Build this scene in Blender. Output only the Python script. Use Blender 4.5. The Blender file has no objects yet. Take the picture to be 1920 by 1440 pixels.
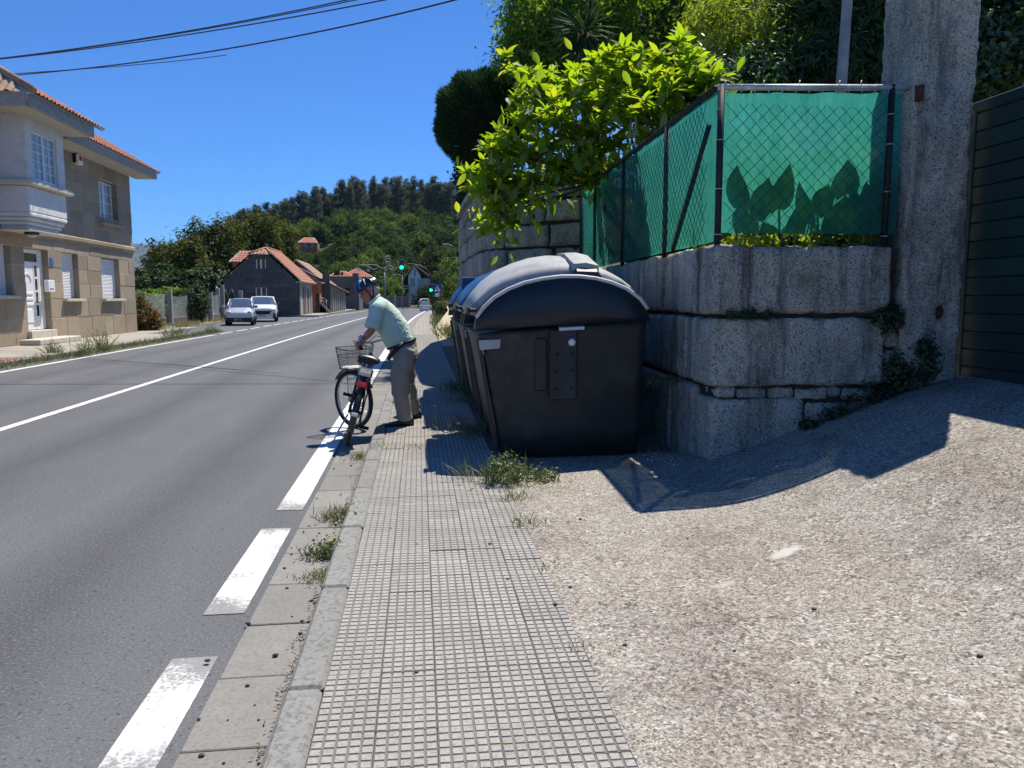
import bpy, math, random
import numpy as np
from mathutils import Vector, Matrix, noise
random.seed(7); rng = np.random.default_rng(7)
SC = bpy.context.scene; COL = SC.collection
R = math.radians; PI = math.pi; V = Vector

# ------------------------------------------------------------------ camera
FPX = 1443.0                                   # focal length in photo pixels (1920 wide)
CAM = V((0, 0, 1.5))
PITCH = math.atan(160 / FPX); YAW = math.atan(175 * math.cos(PITCH) / FPX)
cd = bpy.data.cameras.new('camera'); cam = bpy.data.objects.new('camera', cd); COL.objects.link(cam)
cd.sensor_width = 36; cd.lens = FPX / 1920 * 36; cd.clip_start = 0.05; cd.clip_end = 30000
cam.location = CAM; cam.rotation_euler = (PI / 2 - PITCH, 0, -YAW)
SC.camera = cam

# ------------------------------------------------------------------ light
SUN = V((0.30, 0.385, 1.0)).normalized()       # towards the sun
SKY_STRENGTH = 0.105
w = bpy.data.worlds.new('World'); SC.world = w; w.use_nodes = True
nt = w.node_tree; nt.nodes.clear()
sky = nt.nodes.new('ShaderNodeTexSky'); sky.sky_type = 'NISHITA'; sky.sun_disc = False
sky.sun_elevation = math.asin(SUN.z); sky.sun_rotation = math.atan2(SUN.x, SUN.y)
sky.altitude = 900; sky.air_density = 1.0; sky.dust_density = 0.0; sky.ozone_density = 3.0
hs = nt.nodes.new('ShaderNodeMix'); hs.data_type = 'RGBA'; hs.blend_type = 'MULTIPLY'; hs.inputs[0].default_value = 1.0; hs.inputs[7].default_value = (0.27, 0.55, 0.93, 1)   # deep clear summer blue, the same all round
bg = nt.nodes.new('ShaderNodeBackground'); bg.inputs['Strength'].default_value = SKY_STRENGTH
wo = nt.nodes.new('ShaderNodeOutputWorld')
nt.links.new(sky.outputs[0], hs.inputs[6]); nt.links.new(hs.outputs[2], bg.inputs['Color']); nt.links.new(bg.outputs[0], wo.inputs['Surface'])
sl = bpy.data.lights.new('sun', 'SUN'); sl.energy = 4.8; sl.angle = R(0.5); sl.color = (1.0, 0.93, 0.82)
so = bpy.data.objects.new('sun', sl); COL.objects.link(so)
so.rotation_euler = SUN.to_track_quat('Z', 'Y').to_euler(); so.location = SUN * 60
SC.view_settings.view_transform = 'Standard'; SC.view_settings.look = 'None'
SC.view_settings.exposure = 0.62; SC.view_settings.gamma = 1.0; SC.view_settings.use_curve_mapping = False
SC.cycles.max_bounces = 6; SC.cycles.diffuse_bounces = 3; SC.cycles.glossy_bounces = 3
SC.cycles.transmission_bounces = 4; SC.cycles.transparent_max_bounces = 12

# ------------------------------------------------------------------ survey helpers: a sight line measured in the photo -> a point of the place
_cp, _sp, _cy, _sy = math.cos(PITCH), math.sin(PITCH), math.cos(YAW), math.sin(YAW)
_F = V((_sy * _cp, _cy * _cp, -_sp)); _R = V((_cy, -_sy, 0)); _U = _R.cross(_F)
def ray(px, py): return _F + _R * ((px - 960) / FPX) - _U * ((py - 720) / FPX)
def G(px, py, z=0.0): d = ray(px, py); return CAM + d * ((z - CAM.z) / d.z)
def AY(px, py, Y): d = ray(px, py); return CAM + d * (Y / d.y)
def AX(px, py, X): d = ray(px, py); return CAM + d * (X / d.x)

# ------------------------------------------------------------------ object helpers
ORG = {}
def tag(o, label=None, cat=None, group=None, kind=None):
    if label: o['label'] = label
    if cat: o['category'] = cat
    if group: o['group'] = group
    if kind: o['kind'] = kind
    return o
def thing(name, label, cat, loc=(0, 0, 0), group=None):
    o = bpy.data.objects.new(name, None); COL.objects.link(o); o.empty_display_size = 0.2
    o.location = loc; ORG[o.name] = V(loc); return tag(o, label, cat, group)
def link(name, me, parent=None, org=None):
    o = bpy.data.objects.new(name, me); COL.objects.link(o)
    if parent is not None: o.parent = parent
    ORG[o.name] = V(org) if org is not None else V((0, 0, 0))
    return o
def copy_tree(o, parent=None):
    c = o.copy(); COL.objects.link(c)
    if parent is not None: c.parent = parent
    ORG[c.name] = ORG.get(o.name, V((0, 0, 0)))
    for ch in list(o.children): copy_tree(ch, c)
    return c
def raw_mesh(name, co, loops, starts, totals, mi=None, smooth=False):
    me = bpy.data.meshes.new(name)
    me.vertices.add(len(co)); me.vertices.foreach_set('co', np.asarray(co, np.float32).ravel())
    me.loops.add(len(loops)); me.loops.foreach_set('vertex_index', np.asarray(loops, np.int32))
    me.polygons.add(len(starts)); me.polygons.foreach_set('loop_start', np.asarray(starts, np.int32))
    me.polygons.foreach_set('loop_total', np.asarray(totals, np.int32))
    if mi is not None: me.polygons.foreach_set('material_index', np.asarray(mi, np.int32))
    if smooth: me.polygons.foreach_set('use_smooth', np.ones(len(starts), bool))
    me.update(calc_edges=True); me.validate(); return me

class MB:
    """collects shapes, builds ONE mesh object"""
    def __init__(s): s.v = []; s.f = []; s.m = []; s.sm = []
    def add(s, vs, fs, mi=0, smooth=False, M=None):
        o = len(s.v)
        s.v += [(M @ V(p)) if M is not None else V(p) for p in vs]
        for f in fs: s.f.append([i + o for i in f]); s.m.append(mi); s.sm.append(smooth)
        return s
    def quad(s, a, b, c, d, mi=0): return s.add([a, b, c, d], [(0, 1, 2, 3)], mi)
    def poly(s, pts, mi=0): return s.add(pts, [tuple(range(len(pts)))], mi)
    def box(s, a, b, mi=0, M=None, bev=0.0):
        x0, y0, z0 = [min(a[i], b[i]) for i in range(3)]; x1, y1, z1 = [max(a[i], b[i]) for i in range(3)]
        if bev <= 0:
            vs = [(x0,y0,z0),(x1,y0,z0),(x1,y1,z0),(x0,y1,z0),(x0,y0,z1),(x1,y0,z1),(x1,y1,z1),(x0,y1,z1)]
            return s.add(vs, [(3,2,1,0),(4,5,6,7),(0,1,5,4),(1,2,6,5),(2,3,7,6),(3,0,4,7)], mi, False, M)
        e = min(bev, (x1-x0)/2.01, (y1-y0)/2.01, (z1-z0)/2.01)
        vs = []; idx = {}
        for ix, x in ((0,x0),(1,x1)):
            for iy, y in ((0,y0),(1,y1)):
                for iz, z in ((0,z0),(1,z1)):
                    sx = 1 if ix == 0 else -1; sy = 1 if iy == 0 else -1; sz = 1 if iz == 0 else -1
                    for ax in range(3):
                        p = [x + sx*e, y + sy*e, z + sz*e]; p[ax] = (x, y, z)[ax]
                        idx[(ix,iy,iz,ax)] = len(vs); vs.append(tuple(p))
        fs = []
        cyc = ((0,0),(1,0),(1,1),(0,1))
        for ax in range(3):
            u, v_ = [(1,2),(2,0),(0,1)][ax]
            for sd in (0,1):
                q = []
                for a_, b_ in cyc:
                    k = [0,0,0]; k[ax] = sd; k[u] = a_; k[v_] = b_; q.append(idx[(k[0],k[1],k[2],ax)])
                fs.append(q if sd else q[::-1])
            # bevel edges along axis ax
            for n, (a_, b_) in enumerate(cyc):
                k0 = [0,0,0]; k0[u] = a_; k0[v_] = b_; k1 = k0[:]; k1[ax] = 1
                q = [idx[(*k0,u)], idx[(*k0,v_)], idx[(*k1,v_)], idx[(*k1,u)]]
                fs.append(q if (a_ ^ b_) else q[::-1])
        for ix in (0,1):
            for iy in (0,1):
                for iz in (0,1):
                    q = [idx[(ix,iy,iz,0)], idx[(ix,iy,iz,1)], idx[(ix,iy,iz,2)]]
                    fs.append(q if (ix+iy+iz) % 2 else q[::-1])
        return s.add(vs, fs, mi, False, M)
    def tube(s, pts, r, n=8, mi=0, caps=True, smooth=True, M=None, closed=False):
        pts = [V(p) for p in pts]; N = len(pts)
        rs = r if isinstance(r, (list, tuple)) else [r] * N
        t0 = (pts[1] - pts[0]).normalized()
        up = V((0, 0, 1)) if abs(t0.z) < 0.95 else V((1, 0, 0))
        u = t0.cross(up).normalized(); vs = []; fs = []
        for i, p in enumerate(pts):
            if closed: t = (pts[(i+1) % N] - pts[i-1]).normalized()
            else: t = (pts[min(i+1, N-1)] - pts[max(i-1, 0)]).normalized()
            u = (u - t * u.dot(t)).normalized(); w_ = t.cross(u)
            for k in range(n):
                a = 2 * PI * k / n; vs.append(p + (u * math.cos(a) + w_ * math.sin(a)) * rs[i])
        for i in range(N if closed else N - 1):
            j = (i + 1) % N
            for k in range(n): fs.append((i*n+k, i*n+(k+1) % n, j*n+(k+1) % n, j*n+k))
        if caps and not closed: fs.append(tuple(range(n))[::-1]); fs.append(tuple(range((N-1)*n, N*n)))
        return s.add(vs, fs, mi, smooth, M)
    def loft(s, rings, mi=0, caps=True, smooth=False, M=None, closed=True):
        n = len(rings[0]); vs = [p for r_ in rings for p in r_]; fs = []
        for i in range(len(rings) - 1):
            for k in range(n if closed else n - 1):
                fs.append((i*n+k, i*n+(k+1) % n, (i+1)*n+(k+1) % n, (i+1)*n+k))
        if caps: fs.append(tuple(range(n))[::-1]); fs.append(tuple(range((len(rings)-1)*n, len(rings)*n)))
        return s.add(vs, fs, mi, smooth, M)
    def prism(s, poly, fn, d0, d1, mi=0, M=None):
        """poly: 2D outline, fn(u,v,d)->point, extruded from d0 to d1"""
        return s.loft([[fn(u, v_, d0) for u, v_ in poly], [fn(u, v_, d1) for u, v_ in poly]], mi, True, False, M)
    def ell(s, c, r, n=12, m=8, mi=0, M=None):
        vs = []; fs = []
        for i in range(m + 1):
            t = PI * i / m
            for k in range(n):
                a = 2 * PI * k / n
                vs.append((c[0] + r[0]*math.sin(t)*math.cos(a), c[1] + r[1]*math.sin(t)*math.sin(a), c[2] - r[2]*math.cos(t)))
        for i in range(m):
            for k in range(n): fs.append((i*n+k, i*n+(k+1) % n, (i+1)*n+(k+1) % n, (i+1)*n+k))
        return s.add(vs, fs, mi, True, M)
    def grid(s, fn, us, vs_, mi=0, smooth=True):
        n = len(vs_); P = [fn(u, v_) for u in us for v_ in vs_]
        return s.add(P, [(i*n+k, (i+1)*n+k, (i+1)*n+k+1, i*n+k+1) for i in range(len(us)-1) for k in range(n-1)], mi, smooth)
    def mesh(s, name, mats, org=V((0, 0, 0))):
        me = bpy.data.meshes.new(name); me.from_pydata([tuple(p - org) for p in s.v], [], s.f)
        for m_ in (mats if isinstance(mats, (list, tuple)) else [mats]): me.materials.append(m_)
        me.polygons.foreach_set('material_index', s.m); me.polygons.foreach_set('use_smooth', s.sm); me.update(); return me
    def build(s, name, mats, parent=None, label=None, cat=None, group=None, kind=None, loc=None):
        org = ORG[parent.name] if parent is not None else (V(loc) if loc is not None else V((0, 0, 0)))
        o = link(name, s.mesh(name, mats, org), parent, org)
        if parent is None: o.location = org
        return tag(o, label, cat, group, kind)

def rough_box(mb, a, b, step=0.05, amp=0.008, rnd=0.02, seed=0.0, mi=0, M=None, freq=7.0, dent=None):
    """a dressed stone: subdivided block with rounded arrises and an uneven face"""
    a = V(a); b = V(b); d = b - a
    n = [max(2, min(170, int(round(d[i] / step)))) for i in range(3)]
    ids = {}; vs = []; fs = []
    def vid(i, j, k):
        key = (i, j, k)
        if key not in ids:
            p = V((a.x + d.x*i/n[0], a.y + d.y*j/n[1], a.z + d.z*k/n[2]))
            q = V(p); nr = V((0, 0, 0))
            for ax, (t, N_) in enumerate(((i, n[0]), (j, n[1]), (k, n[2]))):
                if t == 0: nr[ax] = -1
                if t == N_: nr[ax] = 1
            e = sum(1 for x in nr if x)
            if e >= 2:
                for ax in range(3): q[ax] -= nr[ax] * rnd * (0.5 + 0.9 * noise.noise(p * 5 + V((seed, 3, 1))) ** 2 * 3)
            w_ = V((seed * 3.1, seed, 0))
            q += nr.normalized() * amp * (noise.noise(p * freq + w_) * 1.4 + 0.8 * noise.noise(p * freq * 3.1 + w_))
            if dent: q = dent(p, q, nr)
            ids[key] = len(vs); vs.append(q)
        return ids[key]
    for ax in range(3):
        u, v_ = [(1, 2), (2, 0), (0, 1)][ax]
        for side in (0, n[ax]):
            for i in range(n[u]):
                for j in range(n[v_]):
                    q = []
                    for di, dj in ((0, 0), (1, 0), (1, 1), (0, 1)):
                        k = [0, 0, 0]; k[ax] = side; k[u] = i + di; k[v_] = j + dj; q.append(vid(*k))
                    fs.append(q if side else q[::-1])
    return mb.add(vs, fs, mi, True, M)

# ------------------------------------------------------------------ materials
class NT:
    def __init__(s, name):
        s.m = bpy.data.materials.new(name); s.m.use_nodes = True; s.t = s.m.node_tree; s.t.nodes.clear()
        s.out = s.t.nodes.new('ShaderNodeOutputMaterial')
    def n(s, typ, props=None, **ins):
        x = s.t.nodes.new('ShaderNode' + typ)
        for k, v_ in (props or {}).items(): setattr(x, k, v_)
        for k, v_ in ins.items():
            k = k.replace('_', ' ')
            if k.isdigit(): k = int(k)
            s.set(x.inputs[k], v_)
        return x
    def set(s, sock, v_):
        if isinstance(v_, bpy.types.NodeSocket): s.t.links.new(v_, sock)
        elif isinstance(v_, (tuple, list)): sock.default_value = (*v_, 1.0) if len(v_) == 3 and sock.type == 'RGBA' else v_
        else: sock.default_value = v_
    def pos(s): return s.n('NewGeometry').outputs['Position']
    def noise(s, scale, detail=4, rough=0.6, vec=None, stretch=None):
        vec = vec or s.pos()
        if stretch: vec = s.n('Mapping', Vector=vec, Scale=stretch).outputs[0]
        return s.n('TexNoise', Vector=vec, Scale=scale, Detail=detail, Roughness=rough).outputs[0]
    def ramp(s, fac, stops):
        r = s.n('ValToRGB', Fac=fac); e = r.color_ramp.elements
        while len(e) < len(stops): e.new(0.5)
        for el, (p, c) in zip(e, stops): el.position = p; el.color = (*c, 1) if not isinstance(c, (int, float)) else (c, c, c, 1)
        return r.outputs[0]
    def mix(s, fac, a, b, mode='MIX'):
        x = s.n('Mix', {'data_type': 'RGBA', 'blend_type': mode}); s.set(x.inputs[0], fac); s.set(x.inputs[6], a); s.set(x.inputs[7], b); return x.outputs[2]
    def math(s, op, a, b=0.0):
        x = s.n('Math', {'operation': op}); s.set(x.inputs[0], a); s.set(x.inputs[1], b); return x.outputs[0]
    def bump(s, h, strength=0.3, dist=0.01): return s.n('Bump', Height=h, Strength=strength, Distance=dist).outputs[0]
    def bsdf(s, color, rough=0.6, metal=0.0, normal=None, spec=0.4, **kw):
        b = s.n('BsdfPrincipled'); s.set(b.inputs['Base Color'], color); s.set(b.inputs['Roughness'], rough); s.set(b.inputs['Metallic'], metal)
        s.set(b.inputs['Specular IOR Level'], spec)
        if normal is not None: s.set(b.inputs['Normal'], normal)
        for k, v_ in kw.items(): s.set(b.inputs[k.replace('_', ' ')], v_)
        return b.outputs[0]
    def done(s, shader): s.t.links.new(shader, s.out.inputs['Surface']); return s.m

def plain(name, col, rough=0.5, metal=0.0, spec=0.4, var=0.12, scale=6.0, bump=0.0, bscale=120.0, rand=0.0, dirt=None, dscale=2.0, **kw):
    """painted / moulded surface with gentle tone change, optional grime"""
    t = NT(name); c = tuple(col)
    n1 = t.noise(scale, 5, 0.65)
    lo = tuple(x * (1 - var) for x in c); hi = tuple(min(1, x * (1 + var)) for x in c)
    k = t.ramp(n1, [(0.3, lo), (0.7, hi)])
    if dirt: k = t.mix(t.ramp(t.noise(dscale, 6, 0.7), [(0.5, 0.0), (0.72, 0.8)]), k, dirt)
    if rand:
        r = t.n('ObjectInfo').outputs['Random']
        f_ = t.ramp(r, [(0.0, 1 - rand), (1.0, 1 + rand)]); k = t.mix(1.0, k, f_, 'MULTIPLY')
    nb = t.bump(t.noise(bscale, 3), bump, 0.004) if bump else None
    return t.done(t.bsdf(k, rough, metal, nb, spec, **kw))

def rock(name, c1, c2, speck=None, sscale=90.0, big=1.6, rand=0.15, streak=None, bump=0.6, moss=None, rough=0.92, fine=14.0, dark=0.85, stk=0.5):
    """granite and concrete: grain, cloudy tone, optional run-off streaks and moss"""
    t = NT(name)
    k = t.ramp(t.math('ADD', t.math('MULTIPLY', t.noise(big, 5, 0.6), 0.55), t.math('MULTIPLY', t.noise(fine, 5, 0.7), 0.45)), [(0.36, c1), (0.62, c2)])
    g = t.noise(sscale, 3, 0.75)
    if speck: k = t.mix(t.ramp(g, [(0.40, 0.0), (0.62, 0.9)]), k, speck[0]); k = t.mix(t.ramp(t.noise(sscale * 0.55, 3, 0.7), [(0.50, 0.0), (0.62, dark)]), k, speck[1])
    if streak:
        s_ = t.noise(3.2, 5, 0.7, stretch=(1.6, 1.6, 0.22)); k = t.mix(t.math('MULTIPLY', t.ramp(s_, [(0.48, 0.0), (0.68, 1.0)]), stk), k, streak)
    if moss: k = t.mix(t.ramp(t.noise(3.1, 6, 0.7), [(0.58, 0.0), (0.72, 0.7)]), k, moss)
    if rand:
        f_ = t.ramp(t.n('ObjectInfo').outputs['Random'], [(0.0, 1 - rand), (1.0, 1 + rand)]); k = t.mix(1.0, k, f_, 'MULTIPLY')
    return t.done(t.bsdf(k, rough, 0, t.bump(t.math('ADD', g, t.noise(fine, 4)), bump, 0.006), 0.25))

def leafmat(name, cols, trans=0.45, rough=0.45, gloss=0.06, tcol=None, vary=0.0):
    t = NT(name); k = t.ramp(t.n('NewGeometry').outputs['Random Per Island'], [(i / max(1, len(cols) - 1), c) for i, c in enumerate(cols)])
    k = t.mix(t.ramp(t.n('ObjectInfo').outputs['Random'], [(0, 0.0), (1, 0.35)]), k, t.mix(1.0, k, (0.62, 0.78, 0.7), 'MULTIPLY'))
    if vary:
        k = t.mix(1.0, k, t.ramp(t.n('ObjectInfo').outputs['Random'], [(0.0, (1 - vary, 1 - vary, 1 - vary)), (0.5, (1, 1, 1)), (1.0, (1 + vary, 1 + vary * .9, 1 + vary * .3))]), 'MULTIPLY')
    tc = t.mix(1.0, k, tcol, 'MULTIPLY') if tcol else k
    d = t.n('BsdfDiffuse', Color=k).outputs[0]; tr = t.n('BsdfTranslucent', Color=tc).outputs[0]
    m1 = t.n('MixShader', **{'0': trans, '1': d, '2': tr}).outputs[0]
    g = t.n('BsdfGlossy', Color=(0.9, 0.95, 1.0), Roughness=rough).outputs[0]
    return t.done(t.n('MixShader', **{'0': gloss, '1': m1, '2': g}).outputs[0])

def glassmat(name, tint=(0.02, 0.025, 0.03), rough=0.03): 
    t = NT(name); return t.done(t.bsdf(tint, rough, 0, None, 0.9))
def emit(name, col, s_): t = NT(name); return t.done(t.n('Emission', Color=col, Strength=s_).outputs[0])

# road: asphalt with bleached lanes and dark wheel tracks (worn into the surface)
def make_asphalt():
    t = NT('asphalt'); P = t.pos(); x = t.n('SeparateXYZ', Vector=P).outputs[0]
    wob = t.math('MULTIPLY', t.math('SUBTRACT', t.noise(0.5, 3, vec=P), 0.5), 0.5)
    xx = t.math('ADD', x, wob)
    base = t.ramp(t.noise(1.2, 5, 0.6, stretch=(1, 0.25, 1)), [(0.3, (0.083, 0.087, 0.092)), (0.7, (0.110, 0.115, 0.120))])
    def track(cx, wd): return t.math('MAXIMUM', t.math('SUBTRACT', 1.0, t.math('DIVIDE', t.math('ABSOLUTE', t.math('SUBTRACT', xx, cx)), wd)), 0.0)
    tr = t.math('ADD', t.math('ADD', track(-1.85, 0.5), track(-3.55, 0.55)), t.math('ADD', t.math('MULTIPLY', track(-5.7, 0.5), 0.7), t.math('MULTIPLY', track(-7.3, 0.5), 0.7)))
    k = t.mix(t.math('MULTIPLY', tr, 0.78), base, (0.052, 0.053, 0.060))
    g = t.noise(70, 2, 0.7); k = t.mix(t.ramp(g, [(0.52, 0.0), (0.75, 0.7)]), k, (0.21, 0.21, 0.21))
    k = t.mix(t.ramp(t.noise(42, 2, 0.6), [(0.60, 0.0), (0.70, 0.75)]), k, (0.025, 0.025, 0.028))
    return t.done(t.bsdf(k, 0.78, 0, t.bump(g, 0.7, 0.006), 0.35))
def make_paint():
    t = NT('road_paint'); 
    k = t.ramp(t.noise(9, 5, 0.7), [(0.35, (0.60, 0.60, 0.575)), (0.6, (0.72, 0.72, 0.70))])
    yy = t.n('SeparateXYZ', Vector=t.pos()).outputs[1]
    end = None
    for y0, wd in ((3.22, .30), (3.67, .34), (5.06, .12), (5.5, .34), (2.4, .2)):
        q = t.math('MAXIMUM', t.math('SUBTRACT', 1.0, t.math('DIVIDE', t.math('ABSOLUTE', t.math('SUBTRACT', yy, y0)), wd)), 0.0); end = q if end is None else t.math('MAXIMUM', end, q)
    nz = t.math('ADD', t.math('MULTIPLY', t.noise(4.2, 6, 0.75), 0.5), t.math('MULTIPLY', t.noise(60, 3, 0.8), 0.5))
    wear = t.ramp(t.math('ADD', nz, t.math('MULTIPLY', end, 0.20)), [(0.49, 0.0), (0.64, 1.0)])
    k = t.mix(t.math('MULTIPLY', wear, 0.85), k, (0.15, 0.15, 0.148))
    return t.done(t.bsdf(k, 0.7, 0, t.bump(t.noise(90, 2), 0.4, 0.003), 0.3))
M_asphalt = make_asphalt(); M_paint = make_paint()
M_gutter = rock('gutter_concrete', (0.17, 0.165, 0.15), (0.25, 0.24, 0.22), ((0.215, 0.208, 0.19), (0.13, 0.127, 0.118)), 110, 1.2, 0.08, bump=0.3, dark=.5)
M_kerb = rock('kerb_concrete', (0.19, 0.195, 0.185), (0.26, 0.26, 0.245), ((0.22, 0.22, 0.205), (0.13, 0.13, 0.12)), 80, 1.4, 0.06, bump=0.25)
M_tile = rock('pavement_tile', (0.26, 0.245, 0.22), (0.37, 0.352, 0.32), ((0.36, 0.342, 0.31), (0.18, 0.168, 0.15)), 150, 0.8, 0.07, bump=0.25, dark=.6)
M_groove = rock('tile_groove', (0.125, 0.118, 0.105), (0.20, 0.188, 0.168), None, 60, 1.2, 0)
def make_drive():
    t = NT('driveway_concrete'); P = t.pos()
    agg = lambda sc, off: t.n('SeparateColor', Color=t.n('TexVoronoi', Vector=t.n('Mapping', Vector=P, Location=off).outputs[0], Scale=sc).outputs['Color']).outputs[0]
    k = t.ramp(agg(78, (0, 0, 0)), [(0.0, (0.055, 0.050, 0.043)), (0.25, (0.15, 0.135, 0.114)), (0.55, (0.29, 0.267, 0.228)), (0.82, (0.40, 0.375, 0.33)), (0.95, (0.56, 0.54, 0.50)), (1.0, (0.22, 0.13, 0.10))])
    k2 = t.ramp(agg(165, (4, 2, 1)), [(0.0, (0.05, 0.045, 0.038)), (0.35, (0.21, 0.188, 0.158)), (0.75, (0.36, 0.332, 0.29)), (1.0, (0.52, 0.50, 0.455))])
    k = t.mix(t.ramp(t.noise(7, 4, 0.7), [(0.40, 0.15), (0.60, 0.85)]), k, k2)
    k = t.mix(t.ramp(t.noise(1.3, 7, 0.78), [(0.47, 0.0), (0.68, 0.72)]), k, t.mix(1.0, k, (0.50, 0.45, 0.44), 'MULTIPLY'))
    k = t.mix(t.ramp(t.noise(0.7, 5, 0.7, vec=t.n('Mapping', Vector=P, Location=(7, 3, 1)).outputs[0]), [(0.5, 0.0), (0.7, 0.5)]), k, t.mix(1.0, k, (0.86, 0.80, 0.74), 'MULTIPLY'))
    # a smear of old cement and a hairline crack
    xyz = t.n('SeparateXYZ', Vector=P); x, y = xyz.outputs[0], xyz.outputs[1]
    def patch(cx, cy, ang, a, b):
        u = t.math('ADD', t.math('MULTIPLY', t.math('SUBTRACT', x, cx), math.cos(ang)), t.math('MULTIPLY', t.math('SUBTRACT', y, cy), math.sin(ang)))
        v_ = t.math('SUBTRACT', t.math('MULTIPLY', t.math('SUBTRACT', y, cy), math.cos(ang)), t.math('MULTIPLY', t.math('SUBTRACT', x, cx), math.sin(ang)))
        d = t.math('ADD', t.math('POWER', t.math('ABSOLUTE', t.math('DIVIDE', u, a)), 2.0), t.math('POWER', t.math('ABSOLUTE', t.math('DIVIDE', v_, b)), 2.0))
        return t.ramp(t.math('ADD', d, t.math('MULTIPLY', t.noise(26, 5, 0.75), 1.1)), [(0.70, 0.75), (1.0, 0.0)])
    k = t.mix(patch(1.93, 3.80, .5, .22, .07), k, (0.50, 0.49, 0.46)); k = t.mix(t.math('MULTIPLY', patch(1.45, 3.45, .4, .13, .05), .6), k, (0.48, 0.46, 0.43))
    wob = t.math('MULTIPLY', t.math('SUBTRACT', t.noise(3.5, 5, 0.65), 0.5), 0.5)
    cr = t.math('ABSOLUTE', t.math('ADD', t.math('ADD', t.math('SUBTRACT', y, 3.02), t.math('MULTIPLY', x, -0.04)), wob))
    k = t.mix(t.math('MULTIPLY', t.ramp(cr, [(0.0, 0.9), (0.009, 0.0)]), t.ramp(t.noise(1.1, 2), [(0.42, 0.0), (0.52, 1.0)])), k, (0.06, 0.05, 0.045))
    return t.done(t.bsdf(k, 0.9, 0, t.bump(t.math('ADD', agg(62, (0, 0, 0)), t.noise(16, 3)), 0.55, 0.008), 0.2))
M_drive = make_drive()
M_dirt = rock('dirt', (0.12, 0.095, 0.065), (0.22, 0.175, 0.125), ((0.17, 0.14, 0.10), (0.07, 0.055, 0.04)), 60, 1.5, 0, bump=0.8)
M_sand = rock('sandy_path', (0.36, 0.29, 0.20), (0.50, 0.42, 0.31), ((0.44, 0.37, 0.27), (0.30, 0.24, 0.17)), 40, 0.4, 0, bump=0.4)
M_soil = rock('garden_soil', (0.05, 0.055, 0.03), (0.09, 0.09, 0.05), None, 40, 0.6, 0, bump=0.6)
M_granite = rock('old_granite', (0.19, 0.182, 0.152), (0.52, 0.50, 0.43), ((0.47, 0.455, 0.39), (0.065, 0.062, 0.052)), 120, 2.2, 0.13, streak=(0.06, 0.058, 0.048), moss=(0.10, 0.10, 0.055), bump=1.0, dark=0.9, stk=.9)
M_granite2 = rock('pale_granite', (0.23, 0.22, 0.185), (0.47, 0.455, 0.39), ((0.42, 0.405, 0.345), (0.09, 0.087, 0.075)), 70, 1.3, 0.2, streak=(0.10, 0.097, 0.093), bump=0.8, stk=.7)
M_joint = plain('dark_joint', (0.03, 0.028, 0.022), 0.95, var=0.4, scale=9)
# ================================================================== SETTING
def sway(Y): return 0.00032 * max(0.0, Y - 20.0) ** 2
def build_path():
    pts = []; Y = -6.0
    while Y <= 100: pts.append((sway(Y), Y)); Y += 1.0 if Y < 30 else 2.0
    x, y = pts[-1]; a = math.atan2(pts[-1][1] - pts[-2][1], pts[-1][0] - pts[-2][0])
    for i in range(40):
        a += R(2.6) if i < 30 else 0; x += 2.0 * math.cos(a); y += 2.0 * math.sin(a); pts.append((x, y))
    return pts
PATH = build_path()
def strip_rings(d0, d1, i0, i1, z0, z1=None):
    out = []
    for i in range(i0, i1):
        a = PATH[max(0, i - 1)]; b = PATH[min(len(PATH) - 1, i + 1)]
        t = V((b[0] - a[0], b[1] - a[1], 0)).normalized(); nr = V((t.y, -t.x, 0)); p = V((PATH[i][0], PATH[i][1], 0))
        out.append((p + nr * d0 + V((0, 0, z0)), p + nr * d1 + V((0, 0, z0 if z1 is None else z1))))
    return out
def strip(mb, d0, d1, i0, i1, z0, z1=None, mi=0):
    r_ = strip_rings(d0, d1, i0, i1, z0, z1)
    for a, b in zip(r_, r_[1:]): mb.quad(a[0], a[1], b[1], b[0], mi)
NP = len(PATH)
def pidx(Y): return min(range(NP), key=lambda i: abs(PATH[i][1] - Y) if i < 75 else 999)

M_ground = rock('dry_ground', (0.10, 0.09, 0.055), (0.17, 0.15, 0.09), ((0.14, 0.13, 0.08), (0.07, 0.075, 0.03)), 12, 0.25, 0, moss=(0.07, 0.085, 0.03), bump=0.5, fine=3)
M_hill = rock('hill_ground', (0.045, 0.06, 0.022), (0.08, 0.095, 0.035), None, 3, 0.05, 0, bump=0.4, fine=0.6)
M_mount = rock('mountain_heath', (0.035, 0.045, 0.03), (0.085, 0.085, 0.06), None, 0.05, 0.0012, 0, bump=0.2, fine=0.012)

# open land, one sheet to the horizon
m = MB(); gx = [-12000, -3000, -800, -200, -60, -30, 0, 3, 30, 60, 200, 800, 3000, 12000]; gy = [-3000, -200, -40, 0, 30, 60, 100, 150, 300, 1000, 4000, 14000]
m.grid(lambda x, y: V((x, y, -0.06)), gx, gy); m.build('ground', M_ground, kind='structure')

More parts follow.
